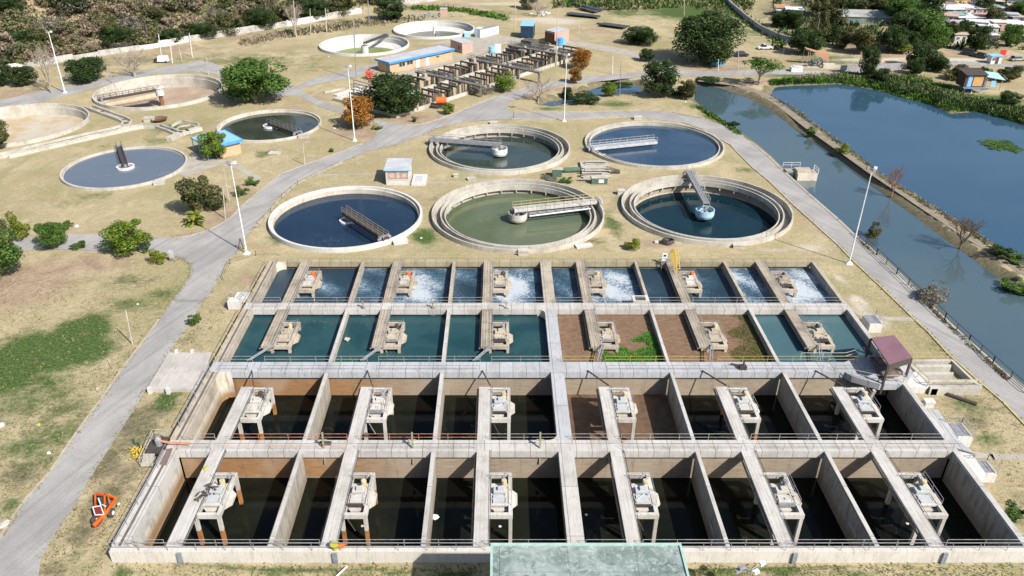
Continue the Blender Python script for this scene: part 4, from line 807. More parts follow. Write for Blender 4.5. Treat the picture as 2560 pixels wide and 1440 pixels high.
t, Q, L = quadbuild('gate_house', 'small house with tan brick wall and light blue roof half hidden by a round tree', 'building', A, B, 7.5, 2.8, M_brick, M_lblue, .5, .2, 0, M_bluep)
b = MB(); b.hexa([Q(-.06, .4, 0), Q(-.06, 6.5, 0), Q(0, 6.5, 0), Q(0, .4, 0)], [Q(-.06, .4, 2.5), Q(-.06, 6.5, 2.5), Q(0, 6.5, 2.5), Q(0, .4, 2.5)]); b.build('shutter', M_navy, t)
b = MB(); [b.bar(Q(-2.1, k, 0), Q(-2.1, k, 2.7), .14) for k in (1, 5, 8)]; b.bar(Q(-2.1, .5, 2.75), Q(-2.1, 8.5, 2.75), .12, .4); b.hexa([Q(-2.2, .4, 2.8), Q(-.5, .4, 2.85), Q(-.5, 8, 2.85), Q(-2.2, 8, 2.8)], [Q(-2.2, .4, 2.9), Q(-.5, .4, 2.95), Q(-.5, 8, 2.95), Q(-2.2, 8, 2.9)]); b.build('porch', M_lblue, t)
quadbuild('storage_tank', 'long pale blue and white rectangular steel tank behind the pink building', 'tank', P(1201, 95), P(1247, 84), 2.6, 2.5, M_wht, M_grey, .0, .06)
quadbuild('steel_box', 'light blue steel box at the end of the long white tank', 'box', P(1188, 93), P(1200, 94), 3.0, 2.8, M_lblue, M_wht, .0, .05)
quadbuild('water_bin', 'open pale turquoise bin at the rim of the farthest bowl tank', 'bin', P(1161, 93), P(1176, 93), 2, 1.5, pm('turquoise_bin', (.25, .58, .66), (.35, .6, .66), 2), M_wht, .0, .04)
quadbuild('shed', 'blue steel shed with dark open front beyond the settling channels', 'shed', P(1301, 96), P(1332, 97), 6, 4.0, M_navy, M_lblue, .15, .15, .4)
t, Q, L = quadbuild('shed', 'pink shed with brown ribbed front beyond the settling channels', 'shed', P(1362, 104), P(1386, 110), 6.5, 3.6, M_pink, M_roofg, .1, .12, .1)
b = MB(); b.hexa([Q(0, -.06, 0), Q(L, -.06, 0), Q(L, .0, 0), Q(0, .0, 0)], [Q(0, -.06, 3.1), Q(L, -.06, 3.1), Q(L, .0, 3.1), Q(0, .0, 3.1)]); b.build('shutter', pm('brown_ribbed_door', (.16, .08, .06), (.10, .05, .04), 3), t)
o = thing('water_drum', 'bright blue ribbed drum beside the pink shed', 'drum', (*P(1399, 113), 0)); b = MB(); gx, gy = P(1399, 113); b.lathe(gx, gy, [(0, 2.2), (1.1, 2.2), (1.15, 2.0), (1.05, 1.6), (1.15, 1.3), (1.05, .9), (1.15, .5), (1.1, 0)], 18); b.build('barrel', M_bluep, o)
b = MB(); b.box(gx + .6, gx + 1.9, gy - .2, gy + 1.4, 0, 2.4); b.build('cabinet', M_lblue, o)
quadbuild('shipping_container', 'blue site container with ribbed sides under the huge dark tree', 'container', P(1778, 163), P(1813, 163), 2.6, 2.5, pm('container_blue', (.10, .32, .55), (.16, .42, .65), 2.2, .5, .4, stretch=(4, 1, .5)), M_roofg, .05, .05)
# near building with stained green roof
t = thing('flat_roofed_building', 'flat green stained roof of the building cut by the bottom edge', 'building', (7, 40, 0))
rx0, rx1 = (1227 - CX) / 1748 * (H - 9) / cT, (1702 - CX) / 1748 * (H - 9) / cT; ry = P(1249, 1358, 9)[1]
b = MB(); b.box(rx0 + .3, rx1 - .3, 22, ry - .3, -.3, 8.6); b.build('walls', M_front, t)
m = bpy.data.materials.new('green_stained_roof'); tt, n, l, bb = nt(m); setp(bb, Roughness=.7); p = pos(n, l)
c0 = mix(n, l, maprange(n, l, noise(n, l, .32, 5, .6, p, .5), .38, .62), (.16, .21, .19), (.30, .35, .33)); c0 = mix(n, l, maprange(n, l, noise(n, l, 1.5, 8, .78, p, 1.2), .5, .66, 0, .8), c0, (.47, .53, .51)); c0 = mix(n, l, maprange(n, l, noise(n, l, .9, 8, .78, p, .8), .50, .64, 0, .85), c0, (.08, .125, .105))
br = n.new('ShaderNodeTexBrick'); br.inputs['Scale'].default_value = 1; br.inputs['Brick Width'].default_value = 5.2; br.inputs['Row Height'].default_value = 20; br.inputs['Mortar Size'].default_value = .02; br.offset = 0; br.inputs['Color1'].default_value = br.inputs['Color2'].default_value = (1, 1, 1, 1); br.inputs['Mortar'].default_value = (.4, .45, .42, 1); l.new(p, br.inputs[0])
l.new(mix(n, l, 1.0, c0, br.outputs[0], 'MULTIPLY'), bb.inputs['Base Color']); bump(n, l, bb, noise(n, l, 3, 5, .7, p), .4, .05)
b = MB(); b.box(rx0, rx1, 22, ry, 8.6, 8.9); rr = b.build('roof', m, t)
b = MB(); b.box(rx0 - .02, rx1 + .02, ry - .18, ry + .02, 8.9, 9.02); b.box(rx0 - .02, rx0 + .16, 22, ry - .18, 8.9, 9.02); b.box(rx1 - .16, rx1 + .02, 22, ry - .18, 8.9, 9.02); b.build('parapet', pm('pale_green_trim', (.40, .56, .50), (.30, .45, .40), 2), rr)
# ============================================================ settling channels in the middle distance
t = thing('settling_channels', 'block of long settling channels with rows of dark concrete frames', 'channels', (*SP(38, 11)[:2], 0))
def obox(b, a0, a1, b0, b1, z0, z1, mi=0): b.hexa([SP(a0, b0, z0), SP(a1, b0, z0), SP(a1, b1, z0), SP(a0, b1, z0)], [SP(a0, b0, z1), SP(a1, b0, z1), SP(a1, b1, z1), SP(a0, b1, z1)], mi)
for nm, b0, b1 in (('front_wall', -.1, .4), ('middle_wall', 10.9, 11.8), ('back_wall', 22.0, 22.5)):
    b = MB(); obox(b, -2, 78.8, b0, b1, -3, .8); b.build(nm, M_tank, t)
b = MB(); obox(b, -2.5, -2, -.1, 22.6, -3, .8); b.build('end_wall', M_tank, t); b = MB(); obox(b, 78.8, 79.3, -.1, 22.6, -3, .8); b.build('end_wall', M_tank, t)
b = MB(); obox(b, -2, 78.8, .55, 10.8, -3, -2.2); obox(b, -2, 78.8, 11.9, 22, -3, -2.2); b.build('channel_floor', pm('dry_channel_floor', (.36, .28, .18), (.20, .20, .10), .3, .9), t)
b = MB(); obox(b, -2, 78.8, 7.6, 10.8, -2.2, .2); obox(b, -2, 78.8, 18.9, 22, -2.2, .2); b.build('side_ledge', pm('sandy_ledge', (.48, .38, .25), (.36, .28, .18), .4, .9), t)
M_wetc = pm('wet_dark_concrete', (.065, .06, .052), (.15, .135, .11), .9, .8)
k = 0
for base in (.9, 12.3):
    for i in range(34):
        a = -.5 + i * 2.3
        if any(abs(a - g) < 1.3 for g in (23.5, 43.6, 64)): continue
        b = MB(); h = 1.9 if i % 3 else 2.4; b.bar(SP(a, base, -2.2), SP(a, base, h), .42); b.bar(SP(a, base + 5.8, -2.2), SP(a, base + 5.8, h), .42); b.bar(SP(a, base - .2, h), SP(a, base + 6.0, h), .42, .42)
        if i % 2: b.bar(SP(a, base + 2.9, -2.2), SP(a, base + 2.9, h), .3)
        b.build('frame', M_wetc, t)
for gi, (a, b0, b1) in enumerate(((23.5, -4.5, 18.5), (43.6, -8, 17.5), (64, -2, 19))):
    b = MB(); b.hexa([SP(a - .7, b0, 2.7), SP(a + .7, b0, 2.7), SP(a + .7, b1, 2.7), SP(a - .7, b1, 2.7)], [SP(a - .7, b0, 3.0), SP(a + .7, b0, 3.0), SP(a + .7, b1, 3.0), SP(a - .7, b1, 3.0)])
    for c_ in (b0 + .5, 0.2, 6.5, 11.3, b1 - .5): b.bar(SP(a, c_, -2), SP(a, c_, 2.7), .6)
    w = b.build('gantry', pm('dark_gantry_concrete', (.20, .185, .16), (.11, .10, .09), .8, .85), t)
    for s_ in (-.65, .65): b = MB(); railing(b, SP(a + s_, b0, 3), SP(a + s_, b1, 3), 1.1, 1.6, .05); b.build('railing', M_grey, w)
for a, bb_ in ((22, 14), (42.5, 14.5), (64, 13), (44, 3), (66, 3.5), (24, 4.5)):
    b = MB(); obox(b, a - 1.6, a + 1.6, bb_ - 1.3, bb_ + 1.3, 1.9, 2.5); obox(b, a - .6, a + .5, bb_ - .5, bb_ + .5, 2.5, 3.4)
    for da in (-1.3, 1.3):
        for db in (-1, 1): b.bar(SP(a + da, bb_ + db, -2.2), SP(a + da, bb_ + db, 1.9), .35)
    b.build('hopper', M_old, t)
gx, gy, _ = SP(54, 17); o = thing('water_drum', 'bright blue drum with white cabinet on the settling channel deck', 'drum', (gx, gy, 2.8)); b = MB(); b.lathe(gx - .3, gy - .5, [(0, 4.6), (.95, 4.6), (1.0, 4.3), (.95, 4.2), (1, 3.4), (.95, 2.8), (0, 2.8)], 18); b.build('barrel', M_lblue, o); b = MB(); b.box(gx + .6, gx + 2.4, gy - .3, gy + 1.2, 2.8, 4.9); b.build('cabinet', M_wht, o)
b = MB(); 
for q in ((gx - 1, gy - 1), (gx + 2.4, gy - 1), (gx + 2.4, gy + 1.4), (gx - 1, gy + 1.4)): b.bar((*q, -2), (*q, 2.7), .25)
b.box(gx - 1.4, gx + 2.8, gy - 1.4, gy + 1.8, 2.6, 2.8); b.build('drum_stand', M_grey, t)
b = MB(); obox(b, 66, 78, 14, 21, 1.6, 1.9); obox(b, 70, 74, 15, 19, 1.9, 3.4)
for a in (66.5, 72, 77.5): [b.bar(SP(a, c_, -2.2), SP(a, c_, 1.6), .4) for c_ in (14.4, 20.6)]
b.build('intake_deck', M_wetc, t)
b = MB(); obox(b, -1.6, 4, 1, 9, -2.1, -.2); b.build('sump_cover', M_dark, t)
# light steel trusses left of the big dark tree
o = thing('pipe_rack', 'pale steel pipe rack partly behind the dark tree', 'pipe rack', (*P(900, 222), 0)); b = MB()
for k in range(6): x0, y0 = P(884, 200 + k * 8, 1.5); x1, y1 = P(935, 214 + k * 8, 1.5); b.bar((x0, y0, 1.6), (x1, y1, 1.6), .25); b.bar((x0, y0, 0), (x0, y0, 1.6), .2)
b.build('frame', M_rail, o)
o = thing('concrete_kerb_trough', 'low white concrete trough on the bare island', 'trough', (*P(860, 235), 0)); b = MB(); b.strip(px([(840, 241), (880, 228), (905, 222)]), 1.4, .5, th=.6); b.build('trough', M_white, o); b = MB(); b.strip(px([(812, 232), (860, 222)]), .8, .3, th=.4); b.build('kerb_edge', M_tank, o)
# ============================================================ channel loops between the left tanks
o = thing('concrete_channel', 'open concrete channel running between the drained tanks on the left', 'channel', (*P(300, 300), 0))
def channel(lst, w, nm, h=.7):
    pts = px(lst, .5); L_, R_ = [], []
    for i in range(len(pts)):
        a = Vector(pts[max(0, i - 1)]); c = Vector(pts[min(len(pts) - 1, i + 1)]); d = (c - a).normalized(); p0 = Vector(pts[i]); L_.append(p0 + Vector((-d.y, d.x)) * w / 2); R_.append(p0 - Vector((-d.y, d.x)) * w / 2)
    b = MB(); b.strip(L_, .32, h, th=h + .3); b.strip(R_, .32, h, th=h + .3); b.build(nm, M_tank, o); b = MB(); b.strip(pts, w - .3, .12, th=.1); b.build('channel_bed', M_old, o)
channel([(222, 266), (250, 276), (305, 296), (318, 303), (312, 314), (280, 324), (230, 334), (160, 350), (80, 369), (0, 388), (-90, 408)], 1.9, 'channel_wall')
channel([(452, 336), (425, 324), (395, 314), (360, 313), (320, 320), (270, 331), (200, 347), (120, 365), (20, 388)], 1.4, 'channel_wall')
b = MB(); b.strip(px([(500, 326), (470, 334), (452, 338), (425, 352)]), 1.4, .8, th=1); b.build('distribution_box', M_tank, o)
block('valve_box', 372, 306, 2.2, 1.4, 1.0, M_tank, 'tan and white valve box beside a dark steel dish between the left tanks', 'valve box', 0.1)
o = thing('steel_dish', 'rusty dark steel dish lying on dry grass', 'scrap', (*P(399, 303), 0)); b = MB(); gx, gy = P(399, 303); b.lathe(gx, gy, [(0, .1), (1.2, .15), (1.9, .7), (1.8, .7), (1.1, .25)], 20); b.build('dish', pm('rusty_steel', (.10, .06, .04), (.2, .12, .07), 2), o)
o = thing('walled_basin', 'low white walled basin with weeds next to the blue roofed house', 'small basin', (*P(465, 315), 0)); b = MB(); b.strip(px([(430, 318), (455, 304), (497, 313)]), .25, .5, th=.6); b.strip(px([(440, 326), (450, 318), (478, 314), (488, 318)]), .2, .3, th=.4); b.build('wall', M_tank, o)
# ============================================================ slab, kiosks, maroon roofed screen house
z = .5; q = [P(422, 881, z), P(530, 881, z), P(500, 972, z), P(367, 972, z)]
o = thing('concrete_slab', 'large pale concrete slab between the road and the turquoise basins', 'slab', (*q[0], 0)); b = MB(); b.prism(q, -.1, z); b.build('slab', concrete('stained_slab', (.50, .47, .43), (.34, .32, .30), False, .7), o)
b = MB()
for p_ in ((442, 880), (481, 880), (374, 974), (420, 975)): x, y = P(*p_, z); b.box(x - .2, x + .2, y - .2, y + .2, 0, z + .3)
b.build('post', M_white, o)
def rock(name, label, px_, py_, s, m, cat='rock', sq=.6):
    s *= .7; g = G(px_, py_); r = random.Random(px_); b = MB(); b.lathe(g.x, g.y, [(.01, g.z + s * sq), (s * .45, g.z + s * sq * .85), (s * .62, g.z + s * sq * .4), (s * .5, g.z - .1)], 8)
    b.v = [(v[0] + r.uniform(-.1, .1) * s, v[1] + r.uniform(-.1, .1) * s, v[2] + r.uniform(-.05, .1) * s) for v in b.v]; return tag(b.build(name, m), label, cat)
o = thing('screen_house', 'open shed with maroon roof and dark frame at the end of the blue walkway', 'shed', (*P(2225, 925), 0))
z = 4.2; RQ = [Vector((*P(a, c, z), z)) for a, c in ((2222, 910), (2280, 892), (2236, 838), (2178, 844))]
RQ[2].z = RQ[3].z = z; b = MB(); b.hexa([v - Vector((0, 0, .2)) for v in RQ], RQ); b.build('roof', pm('maroon_sheet', (.235, .125, .155), (.19, .10, .125), .6, .5, .4), o)
for v in RQ: b = MB(); b.bar((v.x, v.y, 0), (v.x, v.y, v.z - .2), .22); b.build('post', M_dark, o)
b = MB(); b.bar(RQ[0] - Vector((0, 0, .5)), RQ[1] - Vector((0, 0, .5)), .12, .8); b.build('frame', M_dark, o)
b = MB(); c = (RQ[0] + RQ[2]) / 2; b.hexa([Vector((v.x, v.y, .4)) * .93 + Vector((c.x, c.y, .4)) * .07 for v in RQ], [Vector((v.x, v.y, 1.9)) * .8 + Vector((c.x, c.y, 1.9)) * .2 for v in RQ]); b.build('machinery', pm('dark_machinery', (.05, .045, .045), (.2, .16, .13), 2), o)
b = MB(); pl = [P(a, c, T) for a, c in ((2112, 905), (2150, 888), (2260, 888), (2285, 935), (2258, 960), (2200, 960), (2130, 940), (2112, 930))]; b.prism(pl, .55, T - .005); b.build('deck', M_blue, o)
b = MB(); x, y = P(2190, 962, T); b.bar((x, y, .6), (x - .6, y + .2, -2.6), .35); b.build('support_leg', M_tank, o)
b = MB(); a0 = [Vector((*P(*p_, T), T)) for p_ in ((2000, 899), (2110, 899), (2158, 885))]; 
for i in range(2): railing(b, a0[i], a0[i + 1], 1, 2, .035)
a0 = [Vector((*P(*p_, T), T)) for p_ in ((2128, 941), (2195, 956), (2258, 956))]
for i in range(2): railing(b, a0[i], a0[i + 1], 1, 1.6, .035)
b.build('railing', M_rail, o)
o = thing('inlet_chamber', 'stepped concrete inlet chamber with narrow troughs right of the maroon roof', 'chamber', (*P(2360, 930), 0)); z = .9
for i, (ya, yb) in enumerate(((898, 902), (911, 917), (930, 936), (950, 955), (960, 972))):
    xa = 2278 + i * 12; xb = [2378, 2378, 2384, 2444, 2455][i]
    b = MB(); q = [P(xa, yb, z), P(xb, yb, z), P(xb, ya, z), P(xa, ya, z)]; b.prism(q, -1.5, z); b.build('trough_wall', M_tank, o)
for nm, q in (('side_wall', [(2262, 900), (2272, 900), (2346, 972), (2330, 972)]), ('side_wall', [(2376, 898), (2382, 898), (2456, 968), (2448, 968)])):
    b = MB(); b.prism([P(*p_, z) for p_ in q], -1.5, z - .02); b.build(nm, M_tank, o)
b = MB(); b.prism([P(*p_, -.4) for p_ in ((2268, 905), (2380, 905), (2450, 975), (2335, 975))], -.5, -.4); b.build('floor', M_bw, o)
b = MB(); b.prism([P(*p_, z) for p_ in ((2262, 935), (2290, 928), (2325, 963), (2318, 968), (2252, 968))], -.2, z - .03); b.build('landing', M_white, o)
b = MB(); railing(b, (*P(2270, 920, z), z), (*P(2318, 965, z), z), 1, 1.5, .035); railing(b, (*P(2318, 966, z), z), (*P(2455, 966, z), z), 1, 1.8, .035); railing(b, (*P(2278, 899, z), z), (*P(2378, 899, z), z), 1, 1.6, .03); b.build('railing', M_raily, o)
# side platforms and kiosk boxes right of the basins
o = thing('side_platform', 'bluish cracked concrete apron along the right edge of the second basin row', 'slab', (BX1 + 1, 70, 0)); b = MB(); b.prism([P(a, c, T) for a, c in ((2318, 1022), (2345, 1024), (2400, 1104), (2440, 1135), (2384, 1118), (2366, 1098))], .2, T - .008); b.build('slab', M_blue, o)
for (a, c, w, d, h, lb) in ((2405, 1118, 1.6, 2.4, 1.35, 'grated cream kiosk with ladder rail on the right basin edge'), (2462, 1206, 1.9, 2.0, 1.1, 'grated white kiosk low on the right basin edge'), (2186, 832, 1.7, 2.4, 1.3, 'white kiosk beside the last turquoise cell')):
    x, y = P(a, c, 0); o = thing('kiosk', lb, 'kiosk', (x, y, 0)); b = MB(); b.box(x - w / 2, x + w / 2, y, y + d, -.2, h); b.build('body', M_white, o); b = MB(); b.box(x - w / 2 + .1, x + w / 2 - .1, y + .2, y + d - .1, h, h + .05); b.build('grate', M_grey, o)
    b = MB(); railing(b, (x + w / 2, y, h), (x + w / 2, y + d, h), .8, 1.2, .03); railing(b, (x - w / 2, y + d, h), (x + w / 2, y + d, h), .8, 1.2, .03); b.build('railing', M_rail, o)
    if a == 2462: b = MB(); b.prism([P(q_, e, T) for q_, e in ((2378, 1122), (2430, 1136), (2462, 1180), (2440, 1200))], .2, T - .012); b.build('landing', M_white, o)
tag(MB().tube([V(2368, 985, .2), V(2442, 1011, .15)], .22, 8).build('black_pipe', M_dark), 'long black pipe lying on the grass right of the basins', 'pipe')
block('stone_block', 2322, 1021, 1.0, .7, .9, M_white, 'small white stone block standing at the basin corner', 'block')
# left hand pump landing with steps, rail and yellow hose
o = thing('pump_landing', 'timber step landing with dark deck and rails on the left edge of the basins', 'landing', (*P(385, 1120), 0)); z = 1.2
b = MB(); b.prism([P(*p_, z) for p_ in ((362, 1132), (388, 1090), (428, 1092), (402, 1132))], z - .2, z); b.build('deck', M_dark, o)
for k in range(8): b = MB(); y0 = 1134 + k * 3.9; zz = z - .13 * k; b.prism([P(a, c, zz) for a, c in ((358 - k * 1.0, y0 + 3.2), (386 - k * .6, y0 + 3.2), (387 - k * .6, y0), (359 - k * 1.0, y0))], zz - .1, zz); b.build('step', M_tank, o)
b = MB(); railing(b, (*P(352, 1162, .3), .3), (*P(386, 1090, z), z), .9, 1.5, .035); railing(b, (*P(386, 1090, z), z), (*P(420, 1090, z), z), .9, 1.5, .035); b.build('railing', M_rail, o)
b = MB(); x, y = P(398, 1112, z); b.lathe(x, y, [(.35, z), (.35, z + .8), (.15, z + 1.1), (0, z + 1.1)], 12); b.tube([(x, y, z + .6), (x + 1.4, y - .3, z + .5), (x + 3.4, y - .35, T + .25)], .14, 8, 1); b.build('pump', [M_grey, pm('orange_pipe', (.55, .25, .15), None, 3)], o)
b = MB(); b.prism([P(a, c, T) for a, c in ((388, 1160), (404, 1125), (432, 1120), (416, 1164))], .5, T + .02); b.build('hatch', pm('brown_hatch', (.20, .15, .13), None, 2), o)
b = MB(); r = random.Random(8); pts = [V(332 + i * 4, 1098 + abs(math.sin(i)) * 8 + i * 2.2, .15) for i in range(9)]; b.tube(pts, .09, 6); tag(b.build('hose', pm('green_hose', (.04, .12, .09), None, 3)), 'dark green hose lying in the grass by the pump landing', 'hose')
b = MB()
for i in range(34): g = V(330 + (i % 8) * 4 + r.uniform(-2, 2), 1120 + i * .8 + r.uniform(-3, 3), .25); b.tube([g, g + Vector((r.uniform(-.5, .5), r.uniform(-.5, .5), r.uniform(0, .3)))], r.uniform(.06, .11), 6)
tag(b.build('yellow_hose_heap', pm('yellow_plastic', (.50, .38, .05), (.42, .28, .04), 3, .5)), 'tangled heap of yellow hose beside the timber steps', 'hose')
# left valve unit at (590,760)
x, y = P(588, 776, 0); o = thing('valve_chamber', 'white valve chamber with hand rails hanging on the left basin edge', 'valve chamber', (x, y, 0)); b = MB(); b.box(x - .9, x + .7, y, y + 1.2, .1, 1.4); b.box(x - .4, x + 1.6, y + 1.2, y + 3, .5, 1.2); b.build('body', M_white, o); b = MB(); railing(b, (x - .8, y + .2, 1.4), (x - .3, y + 3, 1.3), .9, 1, .03); railing(b, (x + .8, y + .4, 1.4), (x + 1.4, y + 3, 1.3), .9, 1, .03); b.build('railing', M_rail, o)
# frame box on the foamy row, yellow arched ladder, small signs
x0, y0 = P(1584, 758, T); o = thing('hatch_frame', 'white concrete frame with dark hatch over the foamy water', 'hatch', (x0, y0, T)); b = MB(); b.box(x0, x0 + 2.2, y0 + .3, y0 + 1.9, T - .4, T + .12); b.build('frame', M_white, o); b = MB(); b.box(x0 + .4, x0 + 1.8, y0 + .5, y0 + 1.6, T + .12, T + .15); b.build('lid', M_dark, o)
o = thing('arched_ladder', 'bright yellow arched ladder rail at the back of the foamy basins', 'ladder', (*P(1685, 655), T)); b = MB(); x, y = P(1690, 684, T); x2, y2 = P(1676, 640, T)
for s_ in (0, .45):
    pts = [Vector((x + (x2 - x) * k / 8 + s_, y + (y2 - y) * k / 8, T + .2 + 2.0 * math.sin(PI * (.1 + .8 * k / 8)))) for k in range(9)]; b.tube(pts, .05, 6)
for k in range(9): p0 = Vector((x + (x2 - x) * k / 8, y + (y2 - y) * k / 8, T + .2 + 2.0 * math.sin(PI * (.1 + .8 * k / 8)))); b.bar(p0, p0 + Vector((.45, 0, 0)), .08); b.bar(p0, (p0.x, p0.y, T), .08)
b.build('ladder', pm('yellow_paint', (.72, .48, .04), (.60, .40, .06), 2, .5), o)
x, y = P(1660, 660, T); o = thing('notice_board', 'small white notice board on a post behind the foamy basins', 'sign', (x, y, T)); b = MB(); b.bar((x - .3, y + .1, 0), (x - .3, y + .1, T + .6), .08); b.bar((x + .3, y + .1, 0), (x + .3, y + .1, T + .6), .08); b.build('post', M_grey, o); b = MB(); b.box(x - .38, x + .38, y, y + .06, T + .5, T + 1.8); pb = b.build('board', M_wht, o)
b = MB(); b.box(x - .2, x + .2, y - .02, y - .002, T + 1.25, T + 1.55); b.box(x - .25, x + .25, y - .02, y - .002, T + .85, T + .92); b.build('printed_mark', M_navy, pb)
# pump pontoon in the canal
x, y = P(1995, 452, -1); o = thing('pontoon', 'small concrete pump platform with railings in the canal', 'pontoon', (x, y, -1)); b = MB(); b.box(x - .2, x + 3.6, y, y + 2.4, -1.3, .4); b.build('body', M_tankd, o); b = MB(); b.box(x - .3, x + 2.6, y + .3, y + 2.4, .4, .9); b.box(x - 2.0, x + .3, y + 1.4, y + 3.0, .1, .4); b.build('cabin', M_old, o); b = MB(); railing(b, (x - 2.2, y + 3.4, .5), (x + 1.2, y + 3.4, .5), 1.0, 1.6, .035); railing(b, (x + 3.6, y, .4), (x + 3.6, y + 2.4, .4), 1, 1.2, .05); b.build('railing', M_wht, o)
# debris heap pipes (green steel parts) between tanks b and e
o = thing('green_cabinet', 'dark green steel cabinet at the end of the long low pipe box', 'cabinet', (*P(1393, 443), 0)); x, y = P(1393, 443); b = MB(); b.box(x - .9, x + .9, y, y + 1.2, 0, 1.5); b.build('body', pm('dark_green_paint', (.06, .12, .09), (.10, .16, .12), 2), o); b = MB(); b.box(x - .95, x + .95, y - .05, y + 1.25, 1.5, 1.55); b.build('lid', M_tank, o)
o = thing('green_cabinet', 'green cabinet with white switch panel in front of the timber stack', 'cabinet', (*P(1500, 461), 0)); x, y = P(1500, 461); b = MB(); b.box(x - 1.6, x + 1.4, y, y + 1.4, 0, 1.2); b.build('body', MATS['dark_green_paint'], o); b = MB(); b.box(x - .3, x + .7, y - .04, y - .003, .3, 1.0); b.build('panel', M_wht, o); b = MB(); b.box(x - 1.65, x + 1.45, y - .05, y + 1.45, 1.2, 1.25); b.build('lid', M_tank, o)
o = thing('timber_stack', 'stack of whitish weathered boards between the round tanks', 'stack', (*P(1480, 435), 0)); b = MB(); r = random.Random(2)
for k in range(26):
    a = V(1452 + r.uniform(0, 12) , 404 + k * 1.6, .5 + r.uniform(0, .6)); b.bar(a, a + Vector((4.6 + r.uniform(-.6, 1) , r.uniform(-.3, .3), r.uniform(-.15, .15))), .32, .1)
b.box(P(1458, 445)[0], P(1520, 445)[0], P(1458, 447)[1], P(1458, 408)[1], 0, .55); b.build('boards', M_tank, o)
tag(MB().tube([V(1410, 425, .5), V(1450, 424, .5)], .5, 10).build('low_pipe', MATS['dark_green_paint']), 'thick green pipe running from the cabinet to the timber stack', 'pipe')
tag(MB().tube([V(1515, 424, .6), V(1550, 430, .3)], .7, 10, r2=.4).build('low_pipe', M_wetc), 'short dark pipe leaving the timber stack', 'pipe')
for q in ((1640, 607, .9, M_white, 'small white bucket shaped block below the dark teal tank', 'block'),):
    rock('stone_block', q[4], q[0], q[1], q[2], q[3], q[5])
o = thing('scrap_coil', 'dark coil of scrap wire on bare soil', 'scrap', (*P(1670, 610), 0)); x, y = P(1670, 610); b = MB(); r = random.Random(9)
for k in range(7): b.tube([(x + .9 * math.cos(a) + r.uniform(-.15, .15), y + .7 * math.sin(a), .2 + .1 * k + r.uniform(-.1, .1)) for a in [i * PI / 5 for i in range(11)]], .07, 5)
b.build('coil', M_dark, o)
for (a, c, s_, m, lb) in ((97, 1063, .5, pm('lemon_yellow', (.50, .46, .07), None, 2), 'lemon yellow sack on the lawn'), (5, 1064, .8, M_wht, 'white rock at the left edge of the lawn'), (122, 1134, .5, M_wht, 'crumpled white rubbish by the road verge'), (344, 761, .35, M_wht, 'white scrap on the lawn left of the road'), (243, 972, .45, M_tank, 'pale stone at the kerb'), (192, 567, .8, M_wht, 'pale boulder by the round hedge'), (1053, 596, .45, M_wht, 'small white marker on vivid green grass'), (836, 322, .6, M_wht, 'white marker stone right of the murky tank'), (821, 142, .5, M_wht, 'white stub post on the upper lawn'), (548, 497, .5, M_tank, 'cream stump beside the bushy dark tree'), (459, 566, .45, M_tank, 'cream stump left of the palm'), (1383, 438, .4, M_wht, 'white stone near the green cabinet'), (1713, 256, .5, M_wht, 'white stone on the canal lawn')):
    rock('small_object', lb, a, c, s_, m, 'debris')
o = thing('valve_stand', 'yellow and orange valve head on the front walkway', 'valve', (*P(840, 1385, T), T)); x, y = P(838, 1374, T); b = MB(); b.lathe(x, y, [(.2, T), (.2, T + .3), (.42, T + .7), (0, T + .7)], 8); b.build('head', MATS['lemon_yellow'], o); b = MB(); b.tube([(x + .2, y, T + .5), (x + .9, y, T + .5)], .2, 8); b.build('spout', M_orange, o)
rock('yellow_bag', 'small yellow bag on the first front walkway', 521, 1198 - 0, .55, MATS['lemon_yellow'], 'bag'); C.objects[-1].location.z = T
rock('junk_heap', 'small dark junk heap on the front walkway between rows', 918, 1115, .7, M_dark, 'scrap'); C.objects[-1].location.z = T
rock('red_rag', 'red rag on the fourth walkway', 1556, 1131, .45, M_railr, 'rag', .3); C.objects[-1].location.z = T
o = thing('scrap_machine', 'dark broken machine part on the blue walkway', 'scrap', (*P(1856, 925, T), T)); x, y = P(1856, 922, T); b = MB(); b.box(x - .4, x + .4, y - .3, y + .3, T, T + .5); b.tube([(x, y, T + .4), (x - 1.2, y + .8, T + .2)], .09, 6); b.tube([(x, y, T + .4), (x + .1, y, T + 1.2)], .1, 6); b.build('body', M_dark, o)
for a, lb, cm in ((450, 'grey downpipe bracket on the front wall at the first walkway', 1), (838, 'grey downpipe on the front wall at the second walkway', 1), (1986, 'bluish downpipe on the front wall at the fifth walkway', 1), (2360, 'bluish downpipe on the front wall at the sixth walkway', 1)):
    x, y = P(a, 1388, .9); tag(MB().box(x - .2, x + .2, YF - .2, YF - .01, -.2, T - .1).build('downpipe', pm('blue_grey_metal', (.25, .30, .34), (.18, .2, .22), 2, .5)), lb, 'downpipe')
tag(MB().box(XU(-.30), XU(-.30) + 1.2, YA1 + .9, YA1 + 1.3, T, T + .25).build('pipe_piece', M_dark), 'short dark pipe piece on the middle walkway', 'pipe')
for i, a in enumerate((810, 1032, 1350)):
    x, y = P(a, 1118, T); o = thing('gate_stand', 'rusty green sluice gate stand, %s from left on the middle walkway' % ORD[i], 'sluice gate', (x, y, T)); b = MB(); b.bar((x, y - .4, -.5), (x, y + .1, T + 1.9), .16); b.bar((x - .4, y, T + 1), (x + .4, y, T + 1), .1); b.build('stem', pm('green_iron', (.22, .26, .20), (.35, .3, .18), 2), o)
